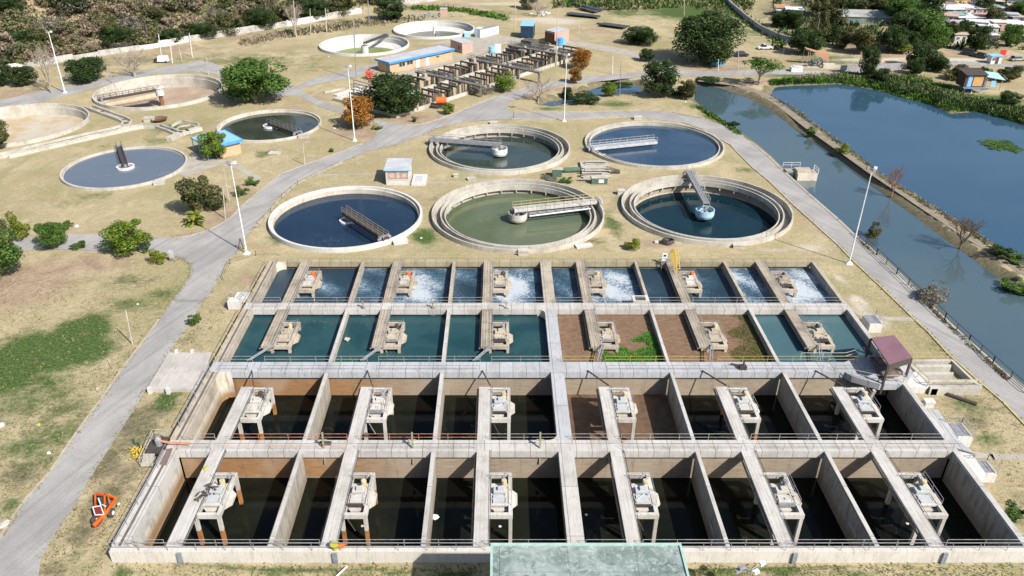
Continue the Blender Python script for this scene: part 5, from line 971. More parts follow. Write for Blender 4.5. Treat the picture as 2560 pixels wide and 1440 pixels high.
for i, a in enumerate((908, 1082, 1265)):
    x, y = P(a, 770, T); o = thing('gate_stand', 'small dark sluice gate, %s from left between turquoise and foamy rows' % ORD[i], 'sluice gate', (x, y, T)); b = MB(); b.bar((x, y, .4), (x, y, T + 1.1), .14); b.bar((x - .3, y, T + .8), (x + .3, y, T + .8), .1); b.box(x - .3, x + .3, y - .15, y + .05, .3, T); b.build('stem', MATS['green_iron'], o)
for i, (a, c, z_) in enumerate(((868, 848, .5), (1088, 1293, -2.6), (1250, 1316, -2.6), (2268, 1309, -2.6), (1466, 1287, -2.6), (906, 1315, -2.6))):
    x, y = P(a, c, z_); o = rock('floating_scrap', ['pale driftwood scrap floating in the second turquoise cell', 'bluish scrap floating in the third front cell', 'white cup floating under the third front platform', 'white ball floating near the sixth front walkway', 'tiny white foam bit floating in the fourth front cell', 'tan blob floating under the second front platform'][i], 1249, 1200, .9 if i < 2 else .35, M_tank if i in (0, 5) else M_wht, 'debris', .25)
    gx = G(1249, 1200); o.location = (x - gx.x, y - gx.y, z_ - gx.z - .0)
# ============================================================ vegetation
L_dark = leafmat('dark_foliage', (.028, .055, .016), (.055, .09, .024)); L_mid = leafmat('mid_foliage', (.06, .125, .022), (.10, .175, .035)); L_bright = leafmat('bright_foliage', (.10, .17, .02), (.16, .22, .03))
L_olive = leafmat('olive_foliage', (.07, .085, .03), (.12, .12, .045)); L_orange = leafmat('autumn_foliage', (.40, .18, .025), (.27, .12, .03), (.16, .11, .025)); L_yel = leafmat('yellow_green_foliage', (.20, .23, .03), (.15, .19, .03))
L_dry = leafmat('dry_brush', (.33, .26, .185), (.26, .205, .145), (.19, .18, .09)); L_grey = leafmat('grey_brush', (.24, .22, .18), (.16, .15, .11)); L_reed = leafmat('reed_green', (.07, .16, .02), (.12, .22, .03), (.04, .09, .02))
L_scrub = leafmat('scrub_leaf', (.15, .16, .075), (.21, .175, .10), (.10, .125, .05))
def crown_mesh(seed, lobes, n, size, shape='round', flat=.9, gap=.3):
    """unit crown: width 1, height 1, base at z=0"""
    r = random.Random(seed); b = MB(); cs = []
    for i in range(lobes):
        a = r.uniform(0, 2 * PI); h = r.random()
        if shape == 'round': z = .10 + .74 * h; rad = .36 * math.sqrt(max(.05, 1 - ((z - .45) / .55) ** 2)) * math.sqrt(r.random())
        elif shape == 'umbrella': z = .5 + .38 * h; rad = .42 * math.sqrt(r.random()) * (1.1 - .5 * h)
        elif shape == 'tall': z = .08 + .84 * h; rad = .36 * math.sqrt(r.random()) * (1.05 - .55 * h)
        else: z = .15 + .6 * h * (1 - .5 * r.random()); rad = .42 * math.sqrt(r.random())
        cs.append((Vector((rad * math.cos(a), rad * math.sin(a), z)), r.choice((.09, .13, .17, .22)) * r.uniform(.9, 1.15) * (1.2 if lobes < 16 else 1)))
    per = n // lobes
    for c, R in cs:
        for _ in range(per):
            d = Vector((r.gauss(0, 1), r.gauss(0, 1), r.gauss(0, 1))).normalized(); q = c + Vector((d.x, d.y, d.z * flat)) * R * r.uniform(.7, 1.08)
            if q.z < .0: q.z = abs(q.z) * .5
            s = size * r.uniform(.5, 1.4); nn = (d + Vector((r.gauss(0, .55), r.gauss(0, .55), r.gauss(0, .55)))).normalized(); u = nn.orthogonal().normalized(); w = nn.cross(u)
            a = r.uniform(0, PI); u2 = u * math.cos(a) + w * math.sin(a); w2 = nn.cross(u2) * .7
            b.add([q - u2 * s - w2 * s * .2, q + w2 * s * .8, q + u2 * s, q - w2 * s * .7], [(0, 1, 2, 3)])
    return b, cs
def twig_mesh(seed, levels=4, spread=.55, n0=5):
    r = random.Random(seed); b = MB()
    def go(p, d, L, rad, lv):
        q = p + d * L; b.tube([p, p.lerp(q, .5) + Vector((r.gauss(0, 1), r.gauss(0, 1), r.gauss(0, 1))) * L * .05, q], rad, 4 if lv > 1 else 3, cap=False, r2=rad * .62)
        if lv == 0: return
        for k in range(3 if lv > 1 else 4):
            go(q if k else p.lerp(q, .7), (d + Vector((r.gauss(0, spread), r.gauss(0, spread), r.gauss(.12, spread * .7)))).normalized(), L * r.uniform(.6, .85), rad * .58, lv - 1)
    for k in range(n0):
        a = 2 * PI * k / n0 + r.uniform(-.4, .4); go(Vector((0, 0, .0)), Vector((math.cos(a) * .5, math.sin(a) * .5, .9)).normalized(), .26, .02, levels)
    return b
def limbs(b, cs, th, seed, fork=.35):
    r = random.Random(seed); top = Vector((r.uniform(-.03, .03), r.uniform(-.03, .03), th * .75)); b.tube([(0, 0, -.05), (top.x * .4, top.y * .4, th * .4), tuple(top)], .045, 7, r2=.032)
    for c, R in cs[:9]:
        m = top.lerp(c, .5); m.z += .02; b.tube([tuple(top), tuple(m), tuple(c)], .022, 4, cap=False, r2=.008)
PRO = {}
def proto_tree(key, seed, lobes, n, size, shape, leaf, trunk=.3, flat=.9, bark=None):
    """crown bottom lifts to 'trunk' of the height"""
    b, cs = crown_mesh(seed, lobes, n, size, shape, flat); k = 1 - trunk
    b.v = [(v[0], v[1], trunk + v[2] * k) for v in b.v]; cs = [(Vector((c.x, c.y, trunk + c.z * k)), R) for c, R in cs]
    t = MB(); limbs(t, cs, trunk + .12, seed)
    def mk(mb, nm, m):
        me = bpy.data.meshes.new(nm); me.from_pydata(mb.v, [], mb.f); me.materials.append(m); return me
    PRO[key] = (mk(b, 'crown', leaf), mk(t, 'trunk', bark or M_trunk))
proto_tree('broad', 1, 34, 12000, .027, 'round', L_mid, .12); proto_tree('dark', 2, 34, 11000, .027, 'round', L_dark, .10); proto_tree('huge', 3, 52, 18000, .021, 'round', L_dark, .06)
proto_tree('orange', 64, 40, 9000, .028, 'round', L_orange, .10); proto_tree('bright', 5, 26, 7500, .03, 'round', L_bright, .14); proto_tree('bushd', 6, 14, 2600, .045, 'low', L_dark, .04)
proto_tree('bushb', 7, 12, 2400, .045, 'low', L_mid, .04); proto_tree('topiary', 8, 14, 2600, .04, 'low', L_mid, .16); proto_tree('olive', 9, 28, 8000, .03, 'round', L_olive, .06)
proto_tree('yellow', 10, 12, 2400, .045, 'round', L_yel, .12); proto_tree('acacia', 11, 16, 2600, .035, 'umbrella', L_mid, .3, .5, M_bark2); proto_tree('tall', 12, 18, 3600, .032, 'tall', L_olive, .25, 1, M_bark2)
proto_tree('scruba', 13, 12, 1500, .055, 'low', L_scrub, .03); proto_tree('scrubb', 14, 10, 1300, .05, 'low', L_dry, .03); proto_tree('scrubc', 15, 12, 1500, .055, 'round', L_dark, .06); proto_tree('greyb', 16, 12, 2200, .035, 'low', L_grey, .05)
for k, sd_, lv, sp, mt in (('bare', 21, 4, .5, M_bark2), ('barer', 22, 4, .45, pm('reddish_bark', (.30, .17, .13), None, 4)), ('bareb', 23, 5, .4, M_trunk)):
    b = twig_mesh(sd_, lv, sp); b.v = [(v[0] * .62, v[1] * .62, .12 + v[2] * .9) for v in b.v]; zmax = max(v[2] for v in b.v); xm = max(abs(v[0]) for v in b.v); b.v = [(v[0] / xm * .5, v[1] / xm * .5, v[2] / zmax) for v in b.v]
    me = bpy.data.meshes.new('branches'); me.from_pydata(b.v, [], b.f); me.materials.append(mt); t = MB(); t.tube([(0, 0, -.06), (.01, 0, .16)], .035, 6, r2=.028); me2 = bpy.data.meshes.new('trunk'); me2.from_pydata(t.v, [], t.f); me2.materials.append(mt); PRO[k] = (me, me2)
tr_rnd = random.Random(11)
def plant(kind, loc, w, h, label, cat='tree', group=None, name=None, rz=None, lean=(0, 0)):
    c, t = PRO[kind]; nm = name or {'tree': 'tree', 'bush': 'bush', 'hedge bush': 'round_bush'}.get(cat, 'tree')
    o = bpy.data.objects.new(nm, None); C.objects.link(o); o.location = loc; o.scale = (w, w, h); o.rotation_euler = (lean[0], lean[1], tr_rnd.uniform(0, 6.28) if rz is None else rz); tag(o, label, cat, group)
    for me, n_ in ((c, 'branches' if kind.startswith('bare') else 'crown'), (t, 'trunk')):
        k = bpy.data.objects.new(n_, me); C.objects.link(k); k.parent = o
    return o
def tree(kind, bx, by, x0, x1, top, label, cat='tree', group=None, lean=(0, 0), name=None):
    g = G(bx, by); s = abs(P(1000, by)[0] - P(1001, by)[0]); w = (x1 - x0) * s; h = max(.4, zat(top, g.y + w * .15) - g.z)
    return plant(kind, g, w, h, label, cat, group, name=name, lean=lean)
TREES = [
 ('broad', 640, 258, 553, 723, 142, 'big leafy bright green tree beside the large drained tank'), ('dark', 985, 286, 908, 1062, 180, 'dark green spreading tree in front of the settling channels'), ('orange', 895, 318, 848, 940, 236, 'rust brown tree shading the main road'),
 ('bright', 543, 396, 504, 581, 316, 'dense round tree in front of the blue roofed house'), ('olive', 505, 528, 440, 564, 430, 'bushy dark olive tree on the lawn beside the slate blue tank'), ('bright', 330, 627, 257, 380, 537, 'bright lime green tree beside the left road'),
 ('broad', 135, 618, 96, 174, 552, 'mid green tree over the left road, left of a clipped bush'), ('broad', 0, 700, -75, 52, 560, 'large green tree cut by the left frame edge'), ('olive', -10, 640, -60, 45, 512, 'olive tree behind the large green tree at the left frame edge'), ('yellow', 58, 600, 34, 80, 526, 'small yellowish tree near the left frame edge'),
 ('olive', 0, 372, -45, 44, 302, 'yellow olive tree in front of the ochre tank at the left frame edge'), ('topiary', 490, 812, 474, 508, 780, 'small topiary tree with flat shadow beside the main road'), ('yellow', 1580, 623, 1560, 1602, 592, 'tiny yellow green tree on bare soil between two big tanks'),
 ('bright', 1259, 228, 1232, 1291, 174, 'round green tree in front of the settling channels'), ('orange', 1452, 172, 1425, 1482, 118, 'orange autumn tree at the end of the settling channels'), ('orange', 1437, 208, 1419, 1457, 166, 'small thin orange tree in front of the autumn tree'),
 ('bare', 1345, 256, 1300, 1385, 190, 'leafless brown tree beside the small pond'), ('bright', 1520, 240, 1498, 1543, 202, 'fresh green small tree beside the blue pond'), ('dark', 1650, 242, 1602, 1698, 146, 'tall dark green tree between pond and canal'),
 ('olive', 1715, 248, 1684, 1744, 194, 'olive brown tree at the head of the canal'), ('huge', 1762, 158, 1668, 1856, 22, 'huge dark spreading tree, largest in the picture'), ('dark', 1600, 110, 1551, 1646, 62, 'flat dark tree left of the huge tree'), ('dark', 1615, 153, 1596, 1636, 120, 'small dark tree on the sludge track'),
 ('acacia', 1897, 212, 1862, 1952, 138, 'flat topped acacia at the bend of the gate road'), ('barer', 2228, 492, 2192, 2268, 406, 'reddish leafless tree on the embankment'), ('bareb', 2400, 622, 2335, 2436, 528, 'large bare many stemmed tree on the embankment'),
 ('tall', 2178, 612, 2154, 2198, 552, 'weeping yellow green tree on the canal bank behind the tall mast'), ('dark', 2010, 135, 1958, 2052, 66, 'dark tree beside the tarpaulin shelter'), ('tall', 2038, 112, 2010, 2072, 0, 'tall yellowish tree with long pale trunk near the long shed'), ('tall', 2082, 104, 2052, 2112, -12, 'tall slender tree left of the long shed'),
 ('olive', 2150, 132, 2100, 2190, 62, 'olive tree on the mound left of the leaning dark tree'), ('dark', 2168, 192, 2166, 2216, 112, 'leaning dark tree at the lake edge'), ('broad', 2290, 112, 2232, 2352, 14, 'large bright green tree left of the shacks'), ('dark', 2262, 108, 2215, 2300, 26, 'dark tree in the shade of the large bright tree'),
 ('dark', 2302, 172, 2262, 2352, 102, 'sparse dark tree beside the lake road'), ('dark', 2438, 128, 2388, 2452, 58, 'dark round tree among the shacks'), ('broad', 2522, 116, 2500, 2552, 54, 'green tree among the shacks at the right'), ('olive', 2190, 40, 2150, 2250, -20, 'olive tree behind the long shed'), ('dark', 2120, 22, 2060, 2170, -30, 'dark tree behind the long shed'),
 ('dark', 980, 50, 940, 1022, -10, 'dark tree in front of the white wall at the top'), ('dark', 218, 205, 168, 268, 138, 'dark round tree beside the hill road'), ('dark', 62, 214, 30, 96, 160, 'dark tree beside the tall mast at the left'), ('dark', 8, 214, -35, 28, 158, 'dark tree at the left frame edge below the hill'),
 ('bare', 337, 192, 285, 392, 116, 'brown leafless tree beside the hill road'), ('bare', 130, 232, 88, 150, 100, 'thin leafless tree left of the tall mast'), ('bare', 1345, 40, 1318, 1392, -4, 'bare bushy tree at the top near white rubble'), ('bare', 738, 88, 722, 792, 0, 'bare pale tree in front of the white wall'),
 ('olive', 2480, 60, 2455, 2510, 10, 'small olive tree between the upper shacks'), ('dark', 1980, 70, 1950, 2010, 20, 'dark tree behind the white porch house'), ('olive', 2520, 205, 2490, 2560, 160, 'scrubby tree above the stilt house'), ('dark', 1418, 252, 1404, 1436, 214, 'dark shrub tree at the pond edge'), ('olive', 1320, 22, 1290, 1345, -18, 'thin tree at the top edge of the yard'),
 ('dark', 1950, 66, 1925, 1985, 24, 'dark tree left of the white porch house'), ('dark', 2068, 104, 2035, 2105, 44, 'dark tree at the foot of the tall slender tree'), ('olive', 2112, 120, 2085, 2148, 66, 'dull tree below the left end of the long shed'), ('dark', 2228, 130, 2196, 2262, 60, 'dark tree between the mound and the large bright tree'), ('broad', 2335, 120, 2300, 2375, 60, 'green tree at the lower left corner of the shacks'), ('dark', 2368, 100, 2345, 2398, 50, 'dark tree touching the shacks on their left'),
 ('olive', 2055, 40, 2020, 2095, -25, 'olive tree above the tall yellowish tree'), ('broad', 2245, 62, 2205, 2290, -18, 'green tree right of the long shed'), ('dark', 2312, 50, 2280, 2350, -20, 'dark tree left of the upper shacks'), ('dark', 2285, 186, 2262, 2312, 142, 'small dark waterside tree in the bank greenery'), ('olive', 2392, 200, 2360, 2425, 160, 'olive waterside shrub tree left of the stilt house'), ('dark', 2520, 262, 2492, 2552, 226, 'dark waterside tree right of the stilt house'),
 ('dark', 505, 96, 462, 545, 52, 'dark hillside tree above the white wall, first from left'), ('olive', 575, 84, 540, 622, 30, 'olive hillside tree above the white wall, second from left'), ('dark', 650, 72, 610, 700, 16, 'dark hillside tree above the white wall, third from left'), ('olive', 715, 60, 680, 765, 2, 'olive hillside tree above the white wall, fourth from left'), ('dark', 790, 48, 755, 840, -8, 'dark hillside tree above the white wall, fifth from left'), ('olive', 860, 36, 825, 905, -20, 'olive hillside tree above the white wall, sixth from left'), ('dark', 430, 108, 400, 462, 70, 'low dark hillside tree above the bend of the wall'),
 ('olive', 120, 120, 78, 165, 66, 'tall olive tree on the hillside behind the left mast'), ('dark', 300, 118, 262, 345, 62, 'dark hillside tree above the brown leafless tree'), ('olive', 380, 70, 340, 430, 10, 'olive tree high on the hillside'), ('dark', 40, 120, 0, 82, 70, 'dark tree on the hillside at the left edge'), ('dark', 190, 30, 150, 235, -20, 'dark bushy tree high on the bare hillside'), ('dark', 20, 40, -25, 50, -15, 'dark tree in the top left corner'),
 ('dark', 2405, 96, 2382, 2432, 48, 'dark tree between the lowest shacks, left of the round one'), ('dark', 2455, 34, 2435, 2480, -8, 'dark tree between the upper shacks'), ('broad', 2545, 40, 2525, 2570, 0, 'green tree near the top right corner'), ('dark', 2345, 180, 2318, 2372, 138, 'low dark tree at the end of the grey lake wall'), ('dark', 2455, 205, 2440, 2475, 165, 'narrow dark tree behind the stilt house'), ('dark', 2200, 205, 2178, 2226, 168, 'dark bush tree on the bank right of the leaning tree')]
for q in TREES: tree(q[0], q[1], q[2], q[3], q[4], q[5], q[6])
BUSH = [('topiary', 197, 622, 177, 216, 599, 'clipped round bush beside the left road'), ('bushb', 116, 572, 98, 140, 551, 'dark green hedge bush left of the flat topped one'), ('topiary', 166, 572, 148, 186, 550, 'flat topped clipped bush beside a pale boulder'), ('yellow', 400, 657, 376, 419, 618, 'yellow green bush next to the grey notice board'), ('bushb', 362, 632, 345, 368, 612, 'small bush at the foot of the lime green tree'),
 ('bushb', 609, 489, 592, 628, 459, 'rounded green bush by the lamp post at the road'), ('bushb', 637, 463, 619, 656, 441, 'low green bush upper right of the rounded one'), ('bushb', 1038, 304, 1030, 1048, 287, 'tiny bush on the bare island by the main road'), ('bright', 1123, 286, 1108, 1139, 252, 'bright green bush beside the orange tank trailer'), ('bushd', 1460, 262, 1408, 1480, 226, 'dark wide bush at the pond edge'),
 ('bushd', 1831, 318, 1812, 1846, 297, 'dark bush on the canal bank'), ('bushb', 2024, 340, 2012, 2039, 309, 'small green bush on the upper embankment'), ('yellow', 2102, 388, 2085, 2121, 354, 'yellowish bush on the embankment edge'), ('bushd', 2505, 640, 2480, 2536, 606, 'dark green bush at the lake side of the embankment'), ('bushb', 2530, 655, 2500, 2560, 630, 'bright low bush beside the dark embankment bush'), ('bushb', 2530, 722, 2490, 2575, 690, 'leafy bush at the canal side of the embankment'),
 ('greyb', 2322, 758, 2288, 2366, 698, 'pale grey dry bush at the canal fence'), ('bushb', 828, 380, 822, 836, 367, 'tiny dark shrub beside the main road'), ('bushb', 940, 322, 920, 950, 313, 'low shrub on the verge by the tall mast'), ('bushb', 2540, 1300, 2520, 2580, 1255, 'green spiky shrub by the lower right corner of the basins'), ('greyb', 1200, 232, 1185, 1245, 205, 'pale brush heap beside the settling channels'), ('bushd', 1765, 205, 1735, 1800, 190, 'low dark bush at the canal head'),
 ('bushd', 1700, 240, 1670, 1720, 222, 'shadowy bush below the olive brown tree'), ('bushd', 1545, 212, 1500, 1590, 200, 'flat bush row behind the pond'), ('yellow', 2250, 130, 2225, 2280, 108, 'dry bush on the mound'), ('bushb', 2345, 150, 2330, 2362, 128, 'green bush at the end of the lake road wall'), ('greyb', 1370, 445, 1340, 1385, 438, 'grey low brush beside the green cabinet'), ('bushb', 1415, 452, 1400, 1440, 443, 'weedy bush below the green pipe')]
for q in BUSH: tree(q[0], q[1], q[2], q[3], q[4], q[5], q[6], 'bush', name='bush')
# palm
g = G(487, 562); o = thing('palm_tree', 'bushy yellow green palm at the foot of the dark olive tree', 'palm', g); b = MB(); b.tube([g, g + Vector((0, 0, 1.3))], .3, 8, r2=.22); b.build('trunk', M_trunk, o); b = MB(); r = random.Random(6)
for k in range(46):
    a = r.uniform(0, 2 * PI); el = r.uniform(-.2, 1.3); L = r.uniform(1.3, 2.2); d = Vector((math.cos(a), math.sin(a), 0)); s_ = Vector((-d.y, d.x, 0)); p0 = g + Vector((0, 0, r.uniform(.6, 1.9))); pv = None
    for i in range(6):
        t = i / 5; c = p0 + d * L * t * math.cos(el) + Vector((0, 0, L * t * math.sin(el) - .9 * t * t)); w = .42 * math.sin(PI * min(.95, .12 + t * .85))
        if pv: b.add([pv[0] - s_ * pv[1], pv[0] + Vector((0, 0, .1)), c + Vector((0, 0, .1)), c - s_ * w], [(0, 1, 2, 3)]); b.add([pv[0] + Vector((0, 0, .1)), pv[0] + s_ * pv[1], c + s_ * w, c + Vector((0, 0, .1))], [(0, 1, 2, 3)])
        pv = (c, w)
b.build('crown', L_yel, o)
# hillside bushes beyond the white wall
r = random.Random(31); hb = 0
Hx = np.array([p[0] for p in WALL]); 
while hb < 240:
    px_, py_ = r.uniform(-40, 1240), r.uniform(-45, 170); lim = np.interp(px_, [0, 60, 187, 400, 640, 905, 1070, 1240], [190, 170, 148, 112, 72, 24, -4, -4])
    if py_ > lim - 2: continue
    dens = .35 + .65 * (vnoise(px_ / 10, py_ / 4, 4, 3) > -.15) ; dens *= .25 if (px_ < 230 and py_ < 75) else 1
    if r.random() > dens: continue
    g = G(px_, py_); hb += 1; k = r.choice(('scruba', 'scruba', 'scrubb', 'scrubb', 'scrubb', 'scrubb', 'greyb', 'olive' if r.random() < .4 else 'scruba')); w = r.uniform(3.5, 10)
    plant(k, g, w, w * r.uniform(.55, .95), 'scrubby bush on the dry hillside beyond the long white wall', 'bush', 'scrub bushes on the dry hillside', 'bush')
def scatter(name, region, n, size, m, h, seed, cond=None):
    rr = random.Random(seed); pts = []; out = []
    while len(out) < n:
        x, y = rr.uniform(region[0], region[1]), rr.uniform(region[2], region[3])
        if cond and not cond(x, y, rr): continue
        out.append(G(x, y))
    return clumps(name, out, size, m, h, 3, seed)
def hc(x, y, rr): return y < np.interp(x, [0, 60, 187, 400, 640, 905, 1070, 1240], [190, 170, 148, 112, 72, 24, -4, -4]) - 3 and vnoise(x / 10, y / 3, 3, 5) > -.3
scatter('hillside_scrub', (-40, 1240, -30, 170), 1500, 1.1, L_scrub, .9, 41, hc); scatter('dry_hillside_brush', (-40, 1240, -30, 170), 1500, 1.2, L_dry, .8, 42, hc)
def bank(x, y, rr):
    c = np.interp(x, [590, 640, 700, 800, 900, 1000], [108, 103, 88, 74, 60, 50]); return abs(y - c) < 9 * rr.random() + 2
scatter('embankment_scrub', (600, 1000, 35, 120), 550, .7, L_dry, .8, 43, bank); scatter('embankment_weeds', (700, 1060, 30, 100), 300, .6, L_olive, .6, 44, bank)
scatter('top_bushes', (1030, 1270, 12, 60), 420, .9, L_reed, .8, 45, lambda x, y, rr: abs(y - np.interp(x, [1030, 1150, 1270], [20, 25, 48])) < 5)
scatter('top_undergrowth', (1380, 1880, -30, 26), 900, 1.3, L_olive, 1.3, 46, lambda x, y, rr: y < 24 + 5 * math.sin(x / 40))
scatter('top_undergrowth_dark', (1400, 1880, -30, 18), 600, 1.4, L_mid, 1.6, 47, lambda x, y, rr: vnoise(x / 8, y / 2, 3, 7) > -.1)
scatter('settlement_undergrowth', (1880, 2620, -20, 125), 1500, 1.2, L_dark, 1.4, 48, lambda x, y, rr: vnoise(x / 9, y / 3, 3, 9) > (.1 if x > 2340 else -.1) and not (1960 < x < 2240 and y > 112) and y > np.interp(x, [1880, 1960, 2100], [200, 30, -20]) * 0 - 20 and x > 1935)
scatter('wall_side_weeds', (1800, 1960, 0, 120), 300, .9, L_mid, .8, 49, lambda x, y, rr: abs(y - np.interp(x, [1800, 1960], [6, 112])) < 14)
def reeds(name, line, hw, n, m, size, h, seed):
    rr = random.Random(seed); xs = [p[0] for p in line]; out = []
    for _ in range(n):
        x = rr.uniform(xs[0], xs[-1]); y = np.interp(x, xs, [p[1] for p in line]) + rr.uniform(-1, 1) * np.interp(x, xs, [p[2] for p in line]); g = G(x, y); g = V(x, y, -1.0) if g.z < -1 else g; out.append(g)
    return clumps(name, out, size, m, h, 4, seed)
reeds('bank_reeds', [(1925, 207, 6), (2000, 202, 8), (2095, 198, 9), (2180, 202, 18), (2260, 220, 26), (2340, 238, 26), (2380, 262, 16), (2450, 262, 16), (2520, 278, 20), (2600, 300, 22)], 1, 4200, L_reed, .5, .45, 51)
reeds('bank_reeds_dark', [(2100, 190, 5), (2200, 198, 12), (2300, 205, 14), (2380, 235, 12), (2450, 262, 16), (2560, 290, 20), (2640, 320, 16)], 1, 1100, L_mid, .55, .7, 52); reeds('bank_brush', [(1990, 196, 6), (2100, 190, 8), (2200, 196, 14), (2300, 212, 18), (2380, 240, 14), (2450, 262, 16), (2560, 290, 20)], 1, 800, L_dry, .5, .6, 60); reeds('bank_thicket', [(2160, 196, 10), (2300, 225, 18), (2400, 262, 10), (2560, 285, 14)], 1, 700, L_dark, .6, .9, 64)
reeds('embankment_grass', [(1925, 241, 6), (1990, 277, 7), (2060, 331, 5), (2120, 375, 7), (2200, 439, 5), (2300, 501, 5), (2440, 589, 7), (2560, 671, 9)], 1, 800, L_olive, .28, .22, 53); reeds('embankment_brush', [(1922, 237, 6), (1990, 275, 6), (2060, 329, 5), (2120, 373, 6), (2200, 437, 5), (2300, 499, 5), (2440, 587, 6), (2560, 667, 8)], 1, 700, L_dry, .3, .2, 58)
reeds('canal_edge_weeds', [(1745, 268, 3), (1800, 303, 3), (1850, 335, 3)], 1, 200, L_mid, .5, .5, 54)
reeds('canal_bank_scrub', [(2150, 602, 3), (2210, 655, 3), (2260, 700, 3), (2330, 772, 3), (2420, 862, 4), (2520, 950, 5)], 1, 420, L_dry, .2, .3, 55); reeds('canal_bank_weeds', [(2150, 602, 3), (2210, 655, 3), (2260, 700, 3), (2330, 772, 3), (2420, 862, 4), (2520, 950, 5)], 1, 420, L_olive, .2, .3, 59)
x, y = P(2500, 364, -1); clumps('floating_plants', [(x + tr_rnd.uniform(-3.4, 3.4) , y + tr_rnd.uniform(-3.2, 3.2), -.96) for _ in range(260)], .5, L_mid, .15, 3, 56)
pts = []
for _ in range(150):
    t_ = tr_rnd.random(); x, y = P(2470 + 75 * t_ , 352 + 28 * t_ + tr_rnd.uniform(-4, 4), -1); pts.append((x, y, -.96))
clumps('floating_plants', pts, .5, L_mid, .15, 3, 57)
L_straw = leafmat('dry_grass_blade', (.30, .26, .15), (.22, .21, .10)); L_olg = leafmat('olive_grass_blade', (.15, .17, .06), (.20, .19, .09))
def onroad(x, y):
    rd = np.interp(y, [640, 720, 860, 1000, 1080, 1180, 1260, 1345, 1440], [462, 455, 350, 252, 193, 110, 55, 0, -60]); rr_ = np.interp(y, [640, 720, 860, 1000, 1080, 1180, 1260, 1330, 1440], [585, 535, 437, 350, 300, 235, 190, 142, 96])
    if rd + 3 < x < rr_ - 3: return True
    return x > rr_ and (x > np.interp(y, [650, 860, 1395], [660, 545, 270]) - 14 or 360 < x < 535 and 875 < y < 980)
r = random.Random(61)
for nm, mm, n_, sz, hh, reg in (('dry_grass', L_straw, 5200, .17, .10, (0, 560, 660, 1440)), ('olive_grass', L_olg, 5200, .17, .11, (0, 560, 700, 1440)), ('dry_grass', L_straw, 1800, .17, .1, (2280, 2560, 720, 1440)), ('olive_grass', L_olg, 1500, .17, .12, (280, 2560, 1412, 1450))):
    pts = []
    for _ in range(n_):
        x, y = r.uniform(reg[0], reg[1]), r.uniform(reg[2], reg[3])
        if reg[1] == 560 and (onroad(x, y) or vnoise(x / 14, y / 9, 3, 2) < -.2): continue
        if reg[0] == 2280 and not (np.interp(y, [720, 1000, 1395], [2180, 2330, 2590]) + 60 < x < np.interp(y, [770, 830, 952, 1062], [2257, 2320, 2445, 2560]) - 6): continue
        if reg[0] == 280 and 1215 < x < 1730: continue
        pts.append((*P(x, y), 0))
    if pts: clumps(nm, pts, sz, mm, hh, 2, n_)
# road verge tufts
def verge(line, n, m, seed):
    rr = random.Random(seed); pts = []
    for _ in range(n):
        k = rr.randrange(len(line) - 1); t_ = rr.random(); g_ = G(line[k][0] * (1 - t_) + line[k + 1][0] * t_, line[k][1] * (1 - t_) + line[k + 1][1] * t_); g_.x += rr.gauss(0, .28); g_.y += rr.gauss(0, .28); g_.z += .03; pts.append(g_)
    return clumps('verge_grass', pts, .16, m, .1, 2, seed)
verge(R_MAIN_L[1:], 800, L_straw, 71); verge([q for q in R_MAIN_R if q[1] < 1450], 700, L_straw, 72); verge([(1920, 450), (1982, 510), (2032, 555), (2095, 612), (2127, 647), (2170, 687), (2205, 720), (2257, 770), (2320, 830), (2370, 885), (2445, 952), (2560, 1062)], 600, L_straw, 73); verge(R_J_TOP[:22], 400, L_straw, 74)
# ============================================================ masts, poles, lamps
def mast(bx, by, h, r0, label, heads=3):
    x, y = P(bx, by); g = G(bx, by); t = thing('floodlight_mast', label, 'floodlight mast', g); x, y = g.x, g.y
    b = MB(); b.tube([(x, y, g.z - .1), (x, y, g.z + h)], r0, 10, r2=r0 * .5); b.build('pole', M_wht, t); b = MB(); b.lathe(x, y, [(.55, g.z), (.5, g.z + .12), (r0 + .02, g.z + .5)], 12); b.box(x - .5, x + .5, y - .45, y + .45, g.z - .1, g.z + .06); b.build('base_plate', M_wht, t)
    for k in range(heads):
        a = k * 2 * PI / heads + .5; c = Vector((x + .6 * math.cos(a), y + .6 * math.sin(a), g.z + h)); b = MB(); b.bar((x, y, g.z + h - .1), c, .08); b.bar(c - Vector((.22, 0, 0)), c + Vector((.22, 0, .0)), .3, .42); b.build('floodlight', M_grey if k else M_wht, t)
for a in ((2122, 659, 15.4, .13, 'tall white floodlight mast on the verge beside the canal road'), (617, 634, 15.0, .13, 'tall white floodlight mast at the road junction'), (887, 352, 16.0, .15, 'tall white floodlight mast in front of the rust brown tree'), (1410, 303, 15.2, .15, 'tall white floodlight mast on the road behind the two far tanks'), (163, 232, 15.3, .19, 'tall white floodlight mast on the hill road at the left')): mast(*a)
g = (*P(588, 656), 0)
def pole(bx, by, tx, ty, r_, m, label, arm=0.0, cat='pole', name='lamp_pole', headm=None):
    g = G(bx, by); h = zat(ty, g.y) - g.z; t = thing(name, label, cat, g); X = P(tx, ty, g.z + h)[0]; b = MB(); tp = Vector((X, g.y, g.z + h)); b.tube([g - Vector((0, 0, .1)), g.lerp(tp, .9), tp], r_, 7, r2=r_ * .6); b.build('pole', m, t)
    if arm: b = MB(); b.tube([tp, tp + Vector((arm * .5, 0, .25)), tp + Vector((arm, 0, .25))], r_ * .6, 6); b.bar(tp + Vector((arm, 0, .22)), tp + Vector((arm + (.5 if arm > 0 else -.5), 0, .22)), .22, .12); b.build('lamp_arm', headm or m, t)
    return t
